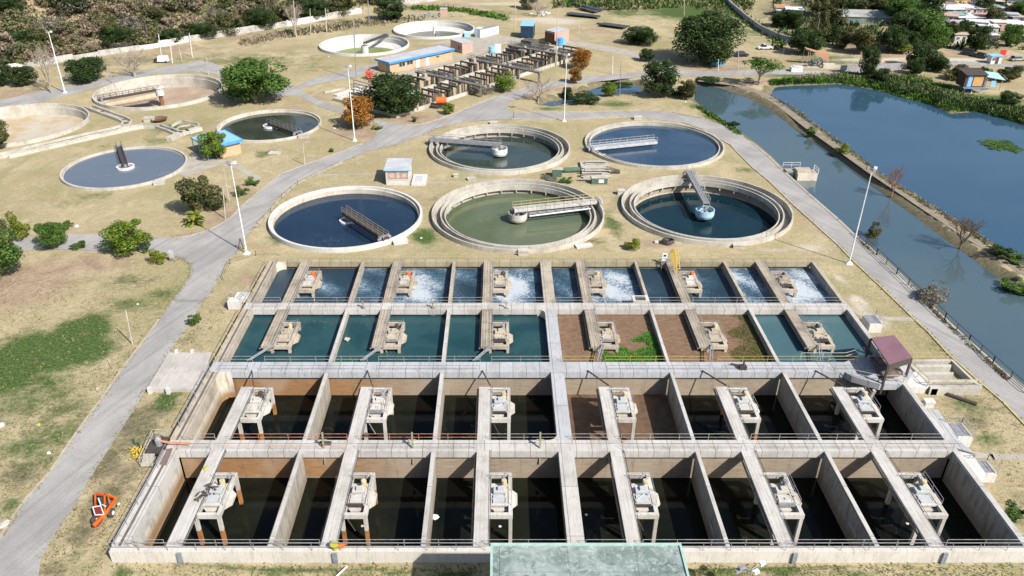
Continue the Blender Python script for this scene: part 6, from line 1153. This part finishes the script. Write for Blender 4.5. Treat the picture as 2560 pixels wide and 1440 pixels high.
for a in ((331, 861, 314, 776, .09, M_tank, 'thin leaning cream lamp pole on the lawn left of the road', 0), (279, 924, 279, 880, .04, M_grey, 'short thin stake on the lawn below the cream pole', 0), (563, 547, 557, 470, .1, M_tank, 'cream pole with white box beside the dark olive tree', .9), (573, 502, 558, 418, .09, M_tank, 'thin cream pole behind the boxed pole', 0),
          (762, 412, 757, 358, .1, M_tank, 'cream lamp pole at the edge of the main road', .9), (891, 200, 884, 45, .14, M_grey, 'tall thin grey mast behind the big white one', 0), (404, 144, 396, 85, .13, M_wht, 'thin white pole behind the small white vehicle', 0), (431, 158, 425, 104, .13, M_wht, 'white pole second along the wall', 0), (455, 152, 447, 118, .12, M_tank, 'short cream pole on the hill verge', 0), (481, 143, 473, 82, .13, M_wht, 'white pole beside the white wall bend', 0),
          (521, 187, 516, 142, .11, M_tank, 'cream pole at the back of the large drained tank', 0), (280, 207, 273, 165, .13, M_bark2, 'crooked pale post beside the hill road', 0), (741, 93, 733, 0, .16, M_tank, 'tall pole in front of the white wall', 0), (777, 88, 775, 22, .16, M_tank, 'pale pole right of the tall wall pole', 0), (817, 81, 813, 20, .16, M_tank, 'pale pole third from left before the white wall', 0), (923, 62, 919, -8, .15, M_grey, 'grey pole before the end of the white wall', 0),
          (885, 120, 883, 45, .1, M_tank, 'thin pole behind the white bowl tank', 0), (1391, 165, 1394, 28, .15, M_tank, 'tall lamp pole at the settling channels', .9), (1288, 75, 1288, -5, .13, M_tank, 'tall pole at the top beside the yard', 0), (1446, 105, 1448, 55, .12, M_tank, 'lamp pole beyond the pink shed', -.8), (1531, 186, 1532, 140, .12, M_wht, 'white pole at the gate road left of the pond tree', 0), (1549, 240, 1553, 150, .1, M_grey, 'thin dark pole standing in the pond', 0),
          (1710, 38, 1712, -20, .12, M_tank, 'pole at the top behind the huge tree', 0), (1846, 175, 1846, 118, .12, M_tank, 'pale pole beside the container', 0), (1796, 178, 1796, 148, .09, M_wht, 'short white pole in front of the container', 0), (1299, 222, 1299, 175, .1, M_tank, 'slim pole beside the round green tree', 0), (2035, 120, 2050, 45, .1, M_bark2, 'pale crooked pole above the tarpaulin shelter', 0), (2020, 165, 2028, 122, .09, M_bark2, 'left pole holding the tarpaulin', 0), (2066, 162, 2071, 133, .1, M_dark, 'dark right pole of the tarpaulin', 0), (1957, 134, 1968, 98, .09, M_bark2, 'slanting pale trunk pole left of the shelter', 0), (1284, 295, 1284, 276, .07, M_dark, 'tiny dark post with a tuft on the verge', 0)): pole(*a)
x, y = P(432, 655); o = thing('notice_board', 'grey upright notice board beside the yellow green bush', 'sign', (x, y, 0)); b = MB(); b.bar((x - .3, y, 0), (x - .3, y, 2.2), .08); b.bar((x + .35, y, 0), (x + .35, y, 2.2), .08); b.build('post', M_grey, o); b = MB(); b.box(x - .35, x + .4, y - .05, y + .03, .8, 2.1); b.build('board', M_roofg, o)
x, y = P(605, 624); o = thing('guy_frame', 'dark A shaped bracing frame beside the junction mast', 'frame', (x, y, 0)); b = MB(); b.bar((x - .6, y, 0), (x - .1, y + .2, 1.9), .1); b.bar((x + .3, y, 0), (x - .1, y + .2, 1.9), .1); b.build('frame', M_dark, o)
# near lamp cluster at the bottom
g = G(1868, 1440); x, y = P(1873, 1440, 3.0); o = thing('lamp_standard', 'old lamp standard with white lamp heads in the grass below the basins', 'street lamp', (x, y, 0)); b = MB(); b.tube([(x, y, 0), (x + .1, y, 3.9)], .07, 8); b.build('pole', M_grey, o)
for dx, dz in ((.9, 4.4), (.55, 3.4), (-1.0, 3.5), (-.75, 3.9)): b = MB(); b.tube([(x + .1, y, 3.8), (x + dx * .6, y, dz), (x + dx, y, dz)], .04, 6); b.bar((x + dx - .22, y, dz), (x + dx + .22, y + .15, dz + .1), .3, .34); b.build('lamp_head', M_wht if dx > 0 else M_grey, o)
tag(MB().tube([V(840, 1442, .2), V(868, 1416, .35)], .09, 6).build('white_pole', M_wht), 'white pole lying in the grass at the bottom edge', 'pole')
# ============================================================ long white wall
o = thing('boundary_wall', 'long white panel wall crossing the dry hillside', 'wall', (WALL[5][0], WALL[5][1], 0)); rw = random.Random(3)
for i in range(1, len(WALL) - 1):
    a = Vector((*WALL[i], 0)); c = Vector((*WALL[i + 1], 0)); L_ = (c - a).length; n_ = max(1, int(L_ / 5.5))
    if 2 <= i <= 4 and i != 2: hh = 1.5
    else: hh = 2.0
    for k in range(n_):
        if rw.random() < .05: continue
        p0 = a.lerp(c, k / n_); p1 = a.lerp(c, (k + .97) / n_); b = MB(); h_ = hh + rw.uniform(-.15, .15); b.bar((p0.x, p0.y, h_ / 2 - .2), (p1.x, p1.y, h_ / 2 - .2 + rw.uniform(-.05, .05)), .18, h_ + .4); b.bar((p0.x, p0.y, 0), (p0.x, p0.y, h_ + .1), .3)
        b.build('panel', M_white if rw.random() < .35 else MATS['weathered_panel'] if 'weathered_panel' in MATS else concrete('weathered_panel', (.48, .47, .44), (.26, .25, .22), False, .8), o)
o = thing('retaining_wall', 'grey retaining wall running down to the lake road at the top right', 'wall', (*P(1860, 50), 0)); b = MB(); pts = [G(*q) for q in ((1795, -12), (1830, 22), (1865, 52), (1900, 78), (1945, 100), (1990, 112))]
for i in range(len(pts) - 1): b.bar(pts[i] + Vector((0, 0, .8)), pts[i + 1] + Vector((0, 0, .8)), .5, 2.4)
b.build('wall', concrete('grey_old_wall', (.36, .35, .36), (.22, .21, .2), False, .7), o)
for lb, q, hh in (('low grey stained wall along the lake road with dark patches', [(2100, 178), (2190, 176), (2270, 172), (2345, 170)], 2.0), ('thin canal side parapet with fallen orange netting', [(2240, 686), (2300, 742), (2350, 792)], .35)):
    b = MB(); pts = [G(*k) for k in q]
    o = thing('low_wall', lb, 'wall', pts[0])
    for i in range(len(pts) - 1): b.bar(pts[i] + Vector((0, 0, hh / 2 - .2)), pts[i + 1] + Vector((0, 0, hh / 2 - .2)), .3, hh)
    b.build('wall', MATS['grey_old_wall'] if hh > 1 else pm('orange_netting', (.48, .22, .12), (.3, .2, .14), 1), o)
def fence(q, h, m, label, step=2.4, rails=2, r_=.04, wire=None):
    pts = [G(*k) for k in q]; o = thing('fence', label, 'fence', pts[0])
    for i in range(len(pts) - 1):
        b = MB(); n_ = max(1, int((pts[i + 1] - pts[i]).length / step))
        for k in range(n_ + 1): a = pts[i].lerp(pts[i + 1], k / n_); b.bar(a, a + Vector((0, 0, h)), r_ * 2)
        b.build('post', m, o); b = MB(); [b.bar(pts[i] + Vector((0, 0, h * (k + 1) / rails)), pts[i + 1] + Vector((0, 0, h * (k + 1) / rails)), r_ * 1.3) for k in range(rails)]; b.build('rail', m, o)
fence([(2140, 592), (2190, 640), (2240, 688), (2300, 745), (2360, 802), (2420, 858), (2480, 912), (2570, 992)], 1.3, M_dark, 'dark pipe fence between the canal road and the canal', 2.4, 2, .05)
fence([(796, 436), (745, 462), (705, 497), (678, 532), (648, 562)], 1.0, M_raily, 'low wire fence bending round the navy tank along the road', 2.2, 1, .03)
fence([(560, 700), (575, 660), (640, 640), (700, 640)], 1.0, M_raily, 'yellowed rail at the upper left corner of the basins', 2.2, 2, .03)
fence([(2000, 150), (2075, 158), (2175, 160)], 1.6, M_grey, 'thin wire fence behind the tarpaulin shelter', 4, 2, .03)
# ============================================================ vehicles
def car(px_, py_, rot, paint, label, cat='car', L=4.2, Wd=1.75, Ht=1.45, pick=False):
    g = G(px_, py_); t = thing('parked_' + cat, label, cat, g); c, s_ = math.cos(rot), math.sin(rot)
    def R(x, y, z): return Vector((g.x + c * x - s_ * y, g.y + s_ * x + c * y, g.z + z))
    prof = [(-.5, .35), (-.5, .78), (-.33, .86), (.26, .86), (.47, .72), (.5, .4)]; w = Wd / 2; b = MB(); n_ = len(prof)
    b.v = [tuple(R(x * L, -w, z)) for x, z in prof] + [tuple(R(x * L, w, z)) for x, z in prof]; b.f = [tuple(range(n_)), tuple(range(2 * n_ - 1, n_ - 1, -1))] + [(i, i + n_, (i + 1) % n_ + n_, (i + 1) % n_) for i in range(n_)]; b.mi = [0] * len(b.f); b.build('body', paint, t)
    x0, x1 = (-.05, .28) if pick else (-.42, .25); b = MB(); b.hexa([R(x0 * L, -w * .96, .86), R(x1 * L, -w * .96, .86), R(x1 * L, w * .96, .86), R(x0 * L, w * .96, .86)], [R((x0 + .06) * L, -w * .8, Ht), R((x1 - .12) * L, -w * .8, Ht), R((x1 - .12) * L, w * .8, Ht), R((x0 + .06) * L, w * .8, Ht)]); b.build('windows', M_glass, t)
    b = MB(); b.hexa([R((x0 + .055) * L, -w * .82, Ht), R((x1 - .115) * L, -w * .82, Ht), R((x1 - .115) * L, w * .82, Ht), R((x0 + .055) * L, w * .82, Ht)], [R((x0 + .06) * L, -w * .8, Ht + .06), R((x1 - .12) * L, -w * .8, Ht + .06), R((x1 - .12) * L, w * .8, Ht + .06), R((x0 + .06) * L, w * .8, Ht + .06)]); b.build('roof', paint, t)
    for x in (-.31, .31):
        for y in (-w, w): b = MB(); b.tube([R(x * L, y * .8, .33), R(x * L, y * 1.02, .33)], .33, 12); b.build('wheel', M_dark, t)
    for y in (-.6, .6): b = MB(); b.bar(R(.49 * L, y * w - .15, .62), R(.49 * L, y * w + .15, .62), .16); b.build('headlight', M_roofg, t)
    return t
P_w = pm('white_car_paint', (.72, .73, .75), (.66, .67, .70), 1, .25, .6); P_d = pm('black_car_paint', (.02, .02, .03), None, 1, .25, .6); P_s = pm('silver_car_paint', (.42, .44, .47), None, 1, .3, .6)
car(1912, 123, PI + .05, P_w, 'white pickup parked on dry grass right of the huge tree', 'pickup', 4.9, 1.8, 1.6, True); car(1854, 141, .1, P_d, 'black car parked left of the white pickup', 'car'); car(2447, 144, 2.2, P_d, 'black car in the yard below the shacks', 'car'); car(2542, 152, .1, P_s, 'silver car on the sandy road at the right edge', 'car'); car(2418, 138, 2.4, P_d, 'smaller black car half hidden among parked things', 'car')
x, y = P(1992, 178); g = G(1992, 180); o = thing('stall', 'small white boxy stall at the roadside near the shelter', 'stall', g); b = MB(); b.box(g.x - 1.6, g.x + 1.6, g.y, g.y + 1.8, 0, 1.3); b.box(g.x - 1.0, g.x + .8, g.y - .1, g.y + 1.9, 1.3, 1.5); b.build('body', M_wht, o); b = MB(); b.box(g.x - .5, g.x + .5, g.y + .3, g.y + 1.5, 1.5, 1.53); b.build('hatch', M_pink, o)
g = G(405, 158); o = thing('small_van', 'small white three box van at the start of the hill road', 'van', g); b = MB(); b.hexa([(g.x - 1.4, g.y, .4), (g.x + 1.7, g.y, .4), (g.x + 1.7, g.y + 1.7, .4), (g.x - 1.4, g.y + 1.7, .4)], [(g.x - 1.0, g.y + .1, 2.0), (g.x + 1.5, g.y + .1, 2.0), (g.x + 1.5, g.y + 1.6, 2.0), (g.x - 1.0, g.y + 1.6, 2.0)]); b.build('body', P_w, o)
b = MB(); b.box(g.x - 2.3, g.x - 1.2, g.y + .1, g.y + 1.5, .4, 1.1); b.build('bonnet', P_d, o)
for dx in (-1.6, 1.2): b = MB(); b.tube([(g.x + dx, g.y - .05, .35), (g.x + dx, g.y + .2, .35)], .35, 10); b.build('wheel', M_dark, o)
# orange trailer pump beside the settling channels
g = G(1103, 272); o = thing('tank_trailer', 'bright orange tank on a dark trailer beside the bright bush', 'trailer', g); b = MB(); b.tube([(g.x - 1.2, g.y + .6, 1.9), (g.x + 1.3, g.y + .6, 1.9)], .85, 14); b.build('tank', M_orange, o); b = MB(); b.box(g.x - 2.4, g.x + 1.6, g.y, g.y + 1.4, .7, .95); b.tube([(g.x - 2.6, g.y + .3, .5), (g.x, g.y - .4, .4), (g.x + 2, g.y + .2, .6)], .14, 6); b.build('chassis', M_dark, o)
for dx in (-1, 1): b = MB(); b.tube([(g.x + dx, g.y - .1, .4), (g.x + dx, g.y + .15, .4)], .4, 12); b.build('wheel', M_dark, o)
x, y = P(925, 198); o = thing('flowering_shrub', 'red flowered shrub above the dark spreading tree', 'shrub', (x, y, 0)); b = MB(); r = random.Random(3)
for k in range(90): c = Vector((x + r.gauss(0, .6), y + r.gauss(0, .5), 1.2 + r.gauss(0, .8))); u = Vector((r.gauss(0, 1), r.gauss(0, 1), r.gauss(0, 1))).normalized() * .3; w_ = u.orthogonal().normalized() * .25; b.add([c - u, c + w_, c + u, c - w_], [(0, 1, 2, 3)])
b.build('blossom', pm('red_blossom', (.60, .08, .05), None, 3), o); b = MB(); b.tube([(x, y, 0), (x, y, 1.2)], .12, 6); b.build('stem', M_trunk, o)
# orange mower implement on the track by the front basins
M_or2 = pm('orange_red_paint', (.58, .07, .015), (.60, .17, .02), 1.2, .4, .5); A0 = [V(*q, .9) for q in ((238, 1235), (262, 1236), (291, 1246), (262, 1287), (234, 1314))]; g = G(262, 1290)
o = thing('mower_implement', 'orange red farm implement with a maroon seat panel parked on the dirt track', 'farm implement', (g.x, g.y, 0))
b = MB(); b.bar(A0[0], A0[1], .18, .2); b.bar(A0[1], A0[2], .18, .2); b.bar(A0[2], A0[3], .24, .24); b.bar(A0[1], A0[3], .16, .2); b.bar(A0[3], A0[4], .24, .24); b.bar(A0[0], V(240, 1290, .7), .14, .14); b.bar(V(270, 1240, .9), V(276, 1262, .9), .12, .12); b.build('frame', M_or2, o)
b = MB(); q = [V(*k, 1.0) for k in ((232, 1268), (252, 1265), (260, 1287), (238, 1288))]; b.hexa([v - Vector((0, 0, .12)) for v in q], q); b.build('seat_panel', pm('maroon_panel', (.24, .03, .02), None, 2), o)
b = MB(); [b.bar(q[i] + Vector((0, 0, .03)), q[(i + 1) % 4] + Vector((0, 0, .03)), .09, .06) for i in range(4)]; b.build('panel_trim', M_wht, o)
b = MB(); q = [V(*k, .6) for k in ((238, 1290), (258, 1290), (246, 1310), (232, 1314))]; b.hexa([v - Vector((0, 0, .3)) for v in q], q); b.build('scoop', pm('dark_red_steel', (.22, .03, .02), (.4, .1, .02), 1.5), o)
b = MB(); q = [V(*k, .7) for k in ((240, 1243), (262, 1242), (272, 1264), (252, 1266))]; b.hexa([v - Vector((0, 0, .5)) for v in q], q); b.build('engine', M_dark, o)
b = MB(); b.bar(V(246, 1246, 1.1), V(252, 1262, 1.1), .12); b.bar(V(256, 1262, 1.0), V(264, 1266, 1.1), .1); b.bar(V(294, 1262, .9), V(300, 1257, 1.0), .12); b.build('lever', M_wht, o)
for q in ((279, 1282), (238, 1300)): v = V(*q, .42); b = MB(); b.tube([v - Vector((.14, 0, 0)), v + Vector((.14, 0, 0))], .45, 14); w_ = b.build('wheel', M_dark, o); b = MB(); b.tube([v + Vector((.142, 0, 0)), v + Vector((.2, 0, 0))], .22, 10); b.build('rim', M_wht, w_)
# white rubble left bottom edge
rock('rubble_pile', 'whitish rubble at the left frame edge beside the road', 4, 1312, 1.6, M_tank, 'rubble', .25)
# dark sheets stacks top
for i, q in enumerate(((1420, 36, 1495, 44, 1), (1450, 22, 1500, 30, 1), (1500, 62, 1565, 70, 1), (1425, 8, 1500, 26, 1))):
    o = thing('sheet_stack', ['stack of long dark sheets on dry grass, nearest the yard', 'upper middle stack of dark sheets', 'black ribbed sheet stack left of the flat dark tree', 'topmost strip of dark sheets'][i], 'stack', G(q[0], q[1])); r = random.Random(i)
    b = MB()
    for k in range(7): a = G(q[0] + r.uniform(-8, 8), q[1] + k * 1.2 - 3); c = G(q[2] + r.uniform(-10, 10), q[3] + k * 1.2 - 3); b.bar(a + Vector((0, 0, .3 + .1 * k)), c + Vector((0, 0, .2 + .1 * k)), 1.5, .15)
    b.build('sheets', pm('dark_sheet', (.03, .035, .04), (.08, .09, .09), .8, .5, .4), o)
for a, c, n_, m, lb in ((1345, 38, 6, M_wht, 'pile of white rubble near the bare tree'), (1075, 42, 16, MATS['grey_old_wall'], 'heap of grey rubble and scrap behind the farthest bowl tank')):
    g = G(a, c); o = thing('rubble_pile', lb, 'rubble', g); r = random.Random(a); b = MB()
    for k in range(n_ * 3): q = g + Vector((r.gauss(0, 1.6 + n_ * .12), r.gauss(0, 1.5), r.uniform(.1, .8))); d = Vector((r.gauss(0, 1), r.gauss(0, 1), r.gauss(0, .5))).normalized() * r.uniform(.3, 1.1); b.bar(q, q + d, r.uniform(.2, .6))
    b.build('rubble', m, o)
quadbuild('hut', 'tiny pinkish hut above the farthest bowl tank', 'hut', P(1101, 41), P(1118, 41), 2.5, 2.6, M_pink, M_roofg, .1, .1)
# ============================================================ settlement, shelter, stilt house, long shed
def shack(px_, py_, w, d, h, rot, wall, roof, label, fall=.4, name='shack', win=True, stilts=0.0):
    g = G(px_, py_); c, s_ = math.cos(rot), math.sin(rot); A = Vector((g.x - c * w / 2, g.y - s_ * w / 2, 0)); B = Vector((g.x + c * w / 2, g.y + s_ * w / 2, 0))
    t, Q, L = quadbuild(name, label, 'house', A, B, d, h, wall, roof, .3, .12, fall, None, doors=((w * .42, .9, 1.9, M_dark),) if win else (), wins=((w * .1, .9, 1.0, 1.8, M_glass),) if win else ())
    return t, Q
RW = [M_wht, M_roofg, pm('rusty_pink_roof', (.50, .34, .29), (.38, .24, .2), .8), pm('grey_tin_roof', (.34, .34, .35), (.5, .48, .45), .7), pm('tan_roof', (.52, .43, .30), (.42, .36, .28), .8), pm('green_tin_roof', (.16, .30, .26), (.28, .36, .33), .8)]
RN = ['white', 'pale grey', 'rusty pink', 'grey tin', 'tan', 'faded green']; WW = [pm('yellow_plaster', (.60, .44, .16), (.5, .36, .16), 1), M_white, M_pink, pm('dark_board', (.06, .055, .06), (.12, .1, .09), 1), pm('grey_blocks', (.30, .29, .28), None, 1.5)]
rows_s = [('top edge row', -8, range(2190, 2660, 20)), ('upper row', 14, range(2335, 2650, 20)), ('middle row', 36, range(2345, 2650, 22)), ('third row down', 58, range(2368, 2650, 25)), ('fourth row down', 80, range(2385, 2650, 28)), ('lowest row', 106, (2408, 2472, 2548, 2600))]
r = random.Random(77)
for rn, yy, xs in rows_s:
    for i, xx in enumerate(xs):
        if rn == 'third row down' and 2425 < xx < 2450: pass
        k = r.randrange(6) if r.random() > .3 else 0; wv = r.uniform(4, 7.4); wl = r.choice(WW)
        shack(xx + r.uniform(-6, 6), yy + r.uniform(-5, 5), wv, r.uniform(3.5, 6), r.uniform(2.0, 2.8), r.uniform(-.5, .25), wl, RW[k], 'shack with %s roof, %s from left, %s of hillside settlement' % (RN[k], ORD[i], rn), r.uniform(-.3, .6))
shack(1955, 38, 5, 4, 2.8, -.1, M_white, pm('orange_tile_roof', (.48, .26, .14), None, 1), 'small white house with orange tiled roof at the top', .5, 'house'); shack(1985, 42, 6, 4, 2.6, -.15, M_white, M_wht, 'white porch house behind dark trees at the top', .3, 'house')
t, Q = shack(2165, 60, 17.5, 7, 2.6, -.12, pm('shed_wall', (.22, .28, .26), (.12, .14, .13), .6), pm('weathered_long_roof', (.38, .39, .37), (.28, .28, .26), .35), 'long low shed with wide grey weathered roof', 1.2, 'long_shed', False)
shack(2488, 160, 3.0, 2.2, 2.2, 0, M_wht, M_lblue, 'tiny kiosk with pale blue roof beside red laundry', .1, 'kiosk'); g = G(2510, 143); o = thing('laundry', 'bright red cloth hanging beside the tiny blue roofed kiosk', 'laundry', g); b = MB(); b.bar(g + Vector((-1.6, 0, 1.4)), g + Vector((.2, 0, 1.4)), .06, 1.5); b.build('cloth', pm('red_cloth', (.65, .05, .03), None, 2), o); b = MB(); b.bar(g + Vector((.4, .2, 1.2)), g + Vector((1.6, .2, 1.2)), .05, 1.4); b.build('towel', pm('pink_cloth', (.65, .35, .35), None, 2), o)
g = G(2045, 168); o = thing('tarpaulin_shelter', 'shelter under a sagging orange brown tarpaulin with dark goods inside', 'shelter', g); b = MB(); tp = [g + Vector(v) for v in ((-3.2, 3, 4.4), (0, 2.4, 3.5), (3.4, 2.2, 3.0), (3.6, 3.6, 3.2), (0, 4.5, 3.8), (-3.2, 4.8, 4.6))]; b.hexa([tp[0], tp[1], tp[4], tp[5]], [v + Vector((0, 0, .06)) for v in (tp[0], tp[1], tp[4], tp[5])]); b.hexa([tp[1], tp[2], tp[3], tp[4]], [v + Vector((0, 0, .06)) for v in (tp[1], tp[2], tp[3], tp[4])]); b.add([tp[1], tp[2], g + Vector((3.2, 1.6, .8)), g + Vector((1.4, 2, 2.2))], [(0, 1, 2, 3)]); b.build('tarpaulin', pm('orange_brown_canvas', (.46, .22, .12), (.34, .2, .12), .8), o)
b = MB(); r = random.Random(5)
for k in range(30): q = g + Vector((r.uniform(-2.8, 2.2), r.uniform(0, 2), r.uniform(.1, 2.0))); b.bar(q, q + Vector((r.uniform(.2, .8), r.uniform(-.3, .3), r.uniform(-.2, .4))), r.uniform(.2, .5))
b.build('goods', pm('dark_goods', (.05, .045, .06), (.3, .28, .3), 2.5), o); b = MB(); b.box(g.x + 1, g.x + 4.2, g.y - 1.2, g.y - .1, 0, 1.2); b.build('bench', M_tankd, o)
for dx, dy in ((-3.1, 1), (-3.1, 4.6), (3.5, 2.9)): b = MB(); b.bar(g + Vector((dx, dy, 0)), g + Vector((dx, dy, 4.2 if dx < 0 else 3)), .14); b.build('post', M_bark2, o)
g = G(2430, 232); zf = 1.4; o = thing('stilt_house', 'blue framed hut with orange wall standing on stilts at the lake', 'house', g); x, y = g.x, g.y; b = MB(); b.box(x - 2.7, x + 2.7, y, y + 4, g.z + zf, g.z + zf + 3.2); b.build('walls', pm('brown_board', (.12, .07, .05), None, 1), o)
b = MB(); b.box(x - .6, x + 1.9, y - .06, y - .005, g.z + zf + .35, g.z + zf + 2.9); b.build('orange_panel', pm('orange_panel', (.60, .36, .14), None, 1), o); b = MB(); b.box(x - 1.9, x - .9, y - .05, y - .005, g.z + zf + .2, g.z + zf + 3.0); b.build('blue_panel', M_lblue, o)
b = MB(); b.bar((x - 2.9, y - .4, g.z + zf - .05), (x + 2.9, y - .4, g.z + zf - .05), .9, .16); [b.bar((x + dx, y - .02, g.z + zf), (x + dx, y - .02, g.z + zf + 3.2), .16) for dx in (-2.1, 2.4)]; b.build('frame', pm('mid_blue_paint', (.16, .26, .50), None, 1), o)
b = MB(); b.hexa([(x - 3, y - .5, g.z + zf + 3.2), (x + 2.8, y - .5, g.z + zf + 3.2), (x + 2.8, y + 4.3, g.z + zf + 3.9), (x - 3, y + 4.3, g.z + zf + 3.9)], [(x - 3, y - .5, g.z + zf + 3.3), (x + 2.8, y - .5, g.z + zf + 3.3), (x + 2.8, y + 4.3, g.z + zf + 4.0), (x - 3, y + 4.3, g.z + zf + 4.0)]); b.build('roof', M_dark, o)
for dx in (-2.2, -.2, 2.2): b = MB(); b.bar((x + dx, y, g.z - 1), (x + dx, y, g.z + zf), .16); b.build('stilt', M_wht, o)
g2 = G(2478, 226); o = thing('lean_to', 'lean-to with pale turquoise roof beside the stilt house', 'shed', g2); x, y = g2.x, g2.y; b = MB(); b.hexa([(x - 2, y, g2.z + 3.4), (x + 2.4, y - .8, g2.z + 2.8), (x + 2.4, y + 3.4, g2.z + 3.6), (x - 2, y + 3.4, g2.z + 4.2)], [(x - 2, y, g2.z + 3.5), (x + 2.4, y - .8, g2.z + 2.9), (x + 2.4, y + 3.4, g2.z + 3.7), (x - 2, y + 3.4, g2.z + 4.3)]); b.build('roof', pm('turquoise_roof', (.28, .52, .48), (.36, .56, .52), 1), o); b = MB(); [b.bar((x + dx, y + dy, g2.z - .5), (x + dx, y + dy, g2.z + 3.1), .14) for dx in (-1.8, 2.1) for dy in (0, 3)]; b.build('post', M_bark2, o); b = MB(); b.bar((x - .6, y, g2.z + 1.7), (x + .6, y, g2.z + 1.7), .1, 1.6); b.build('hanging_cloth', M_lblue, o)
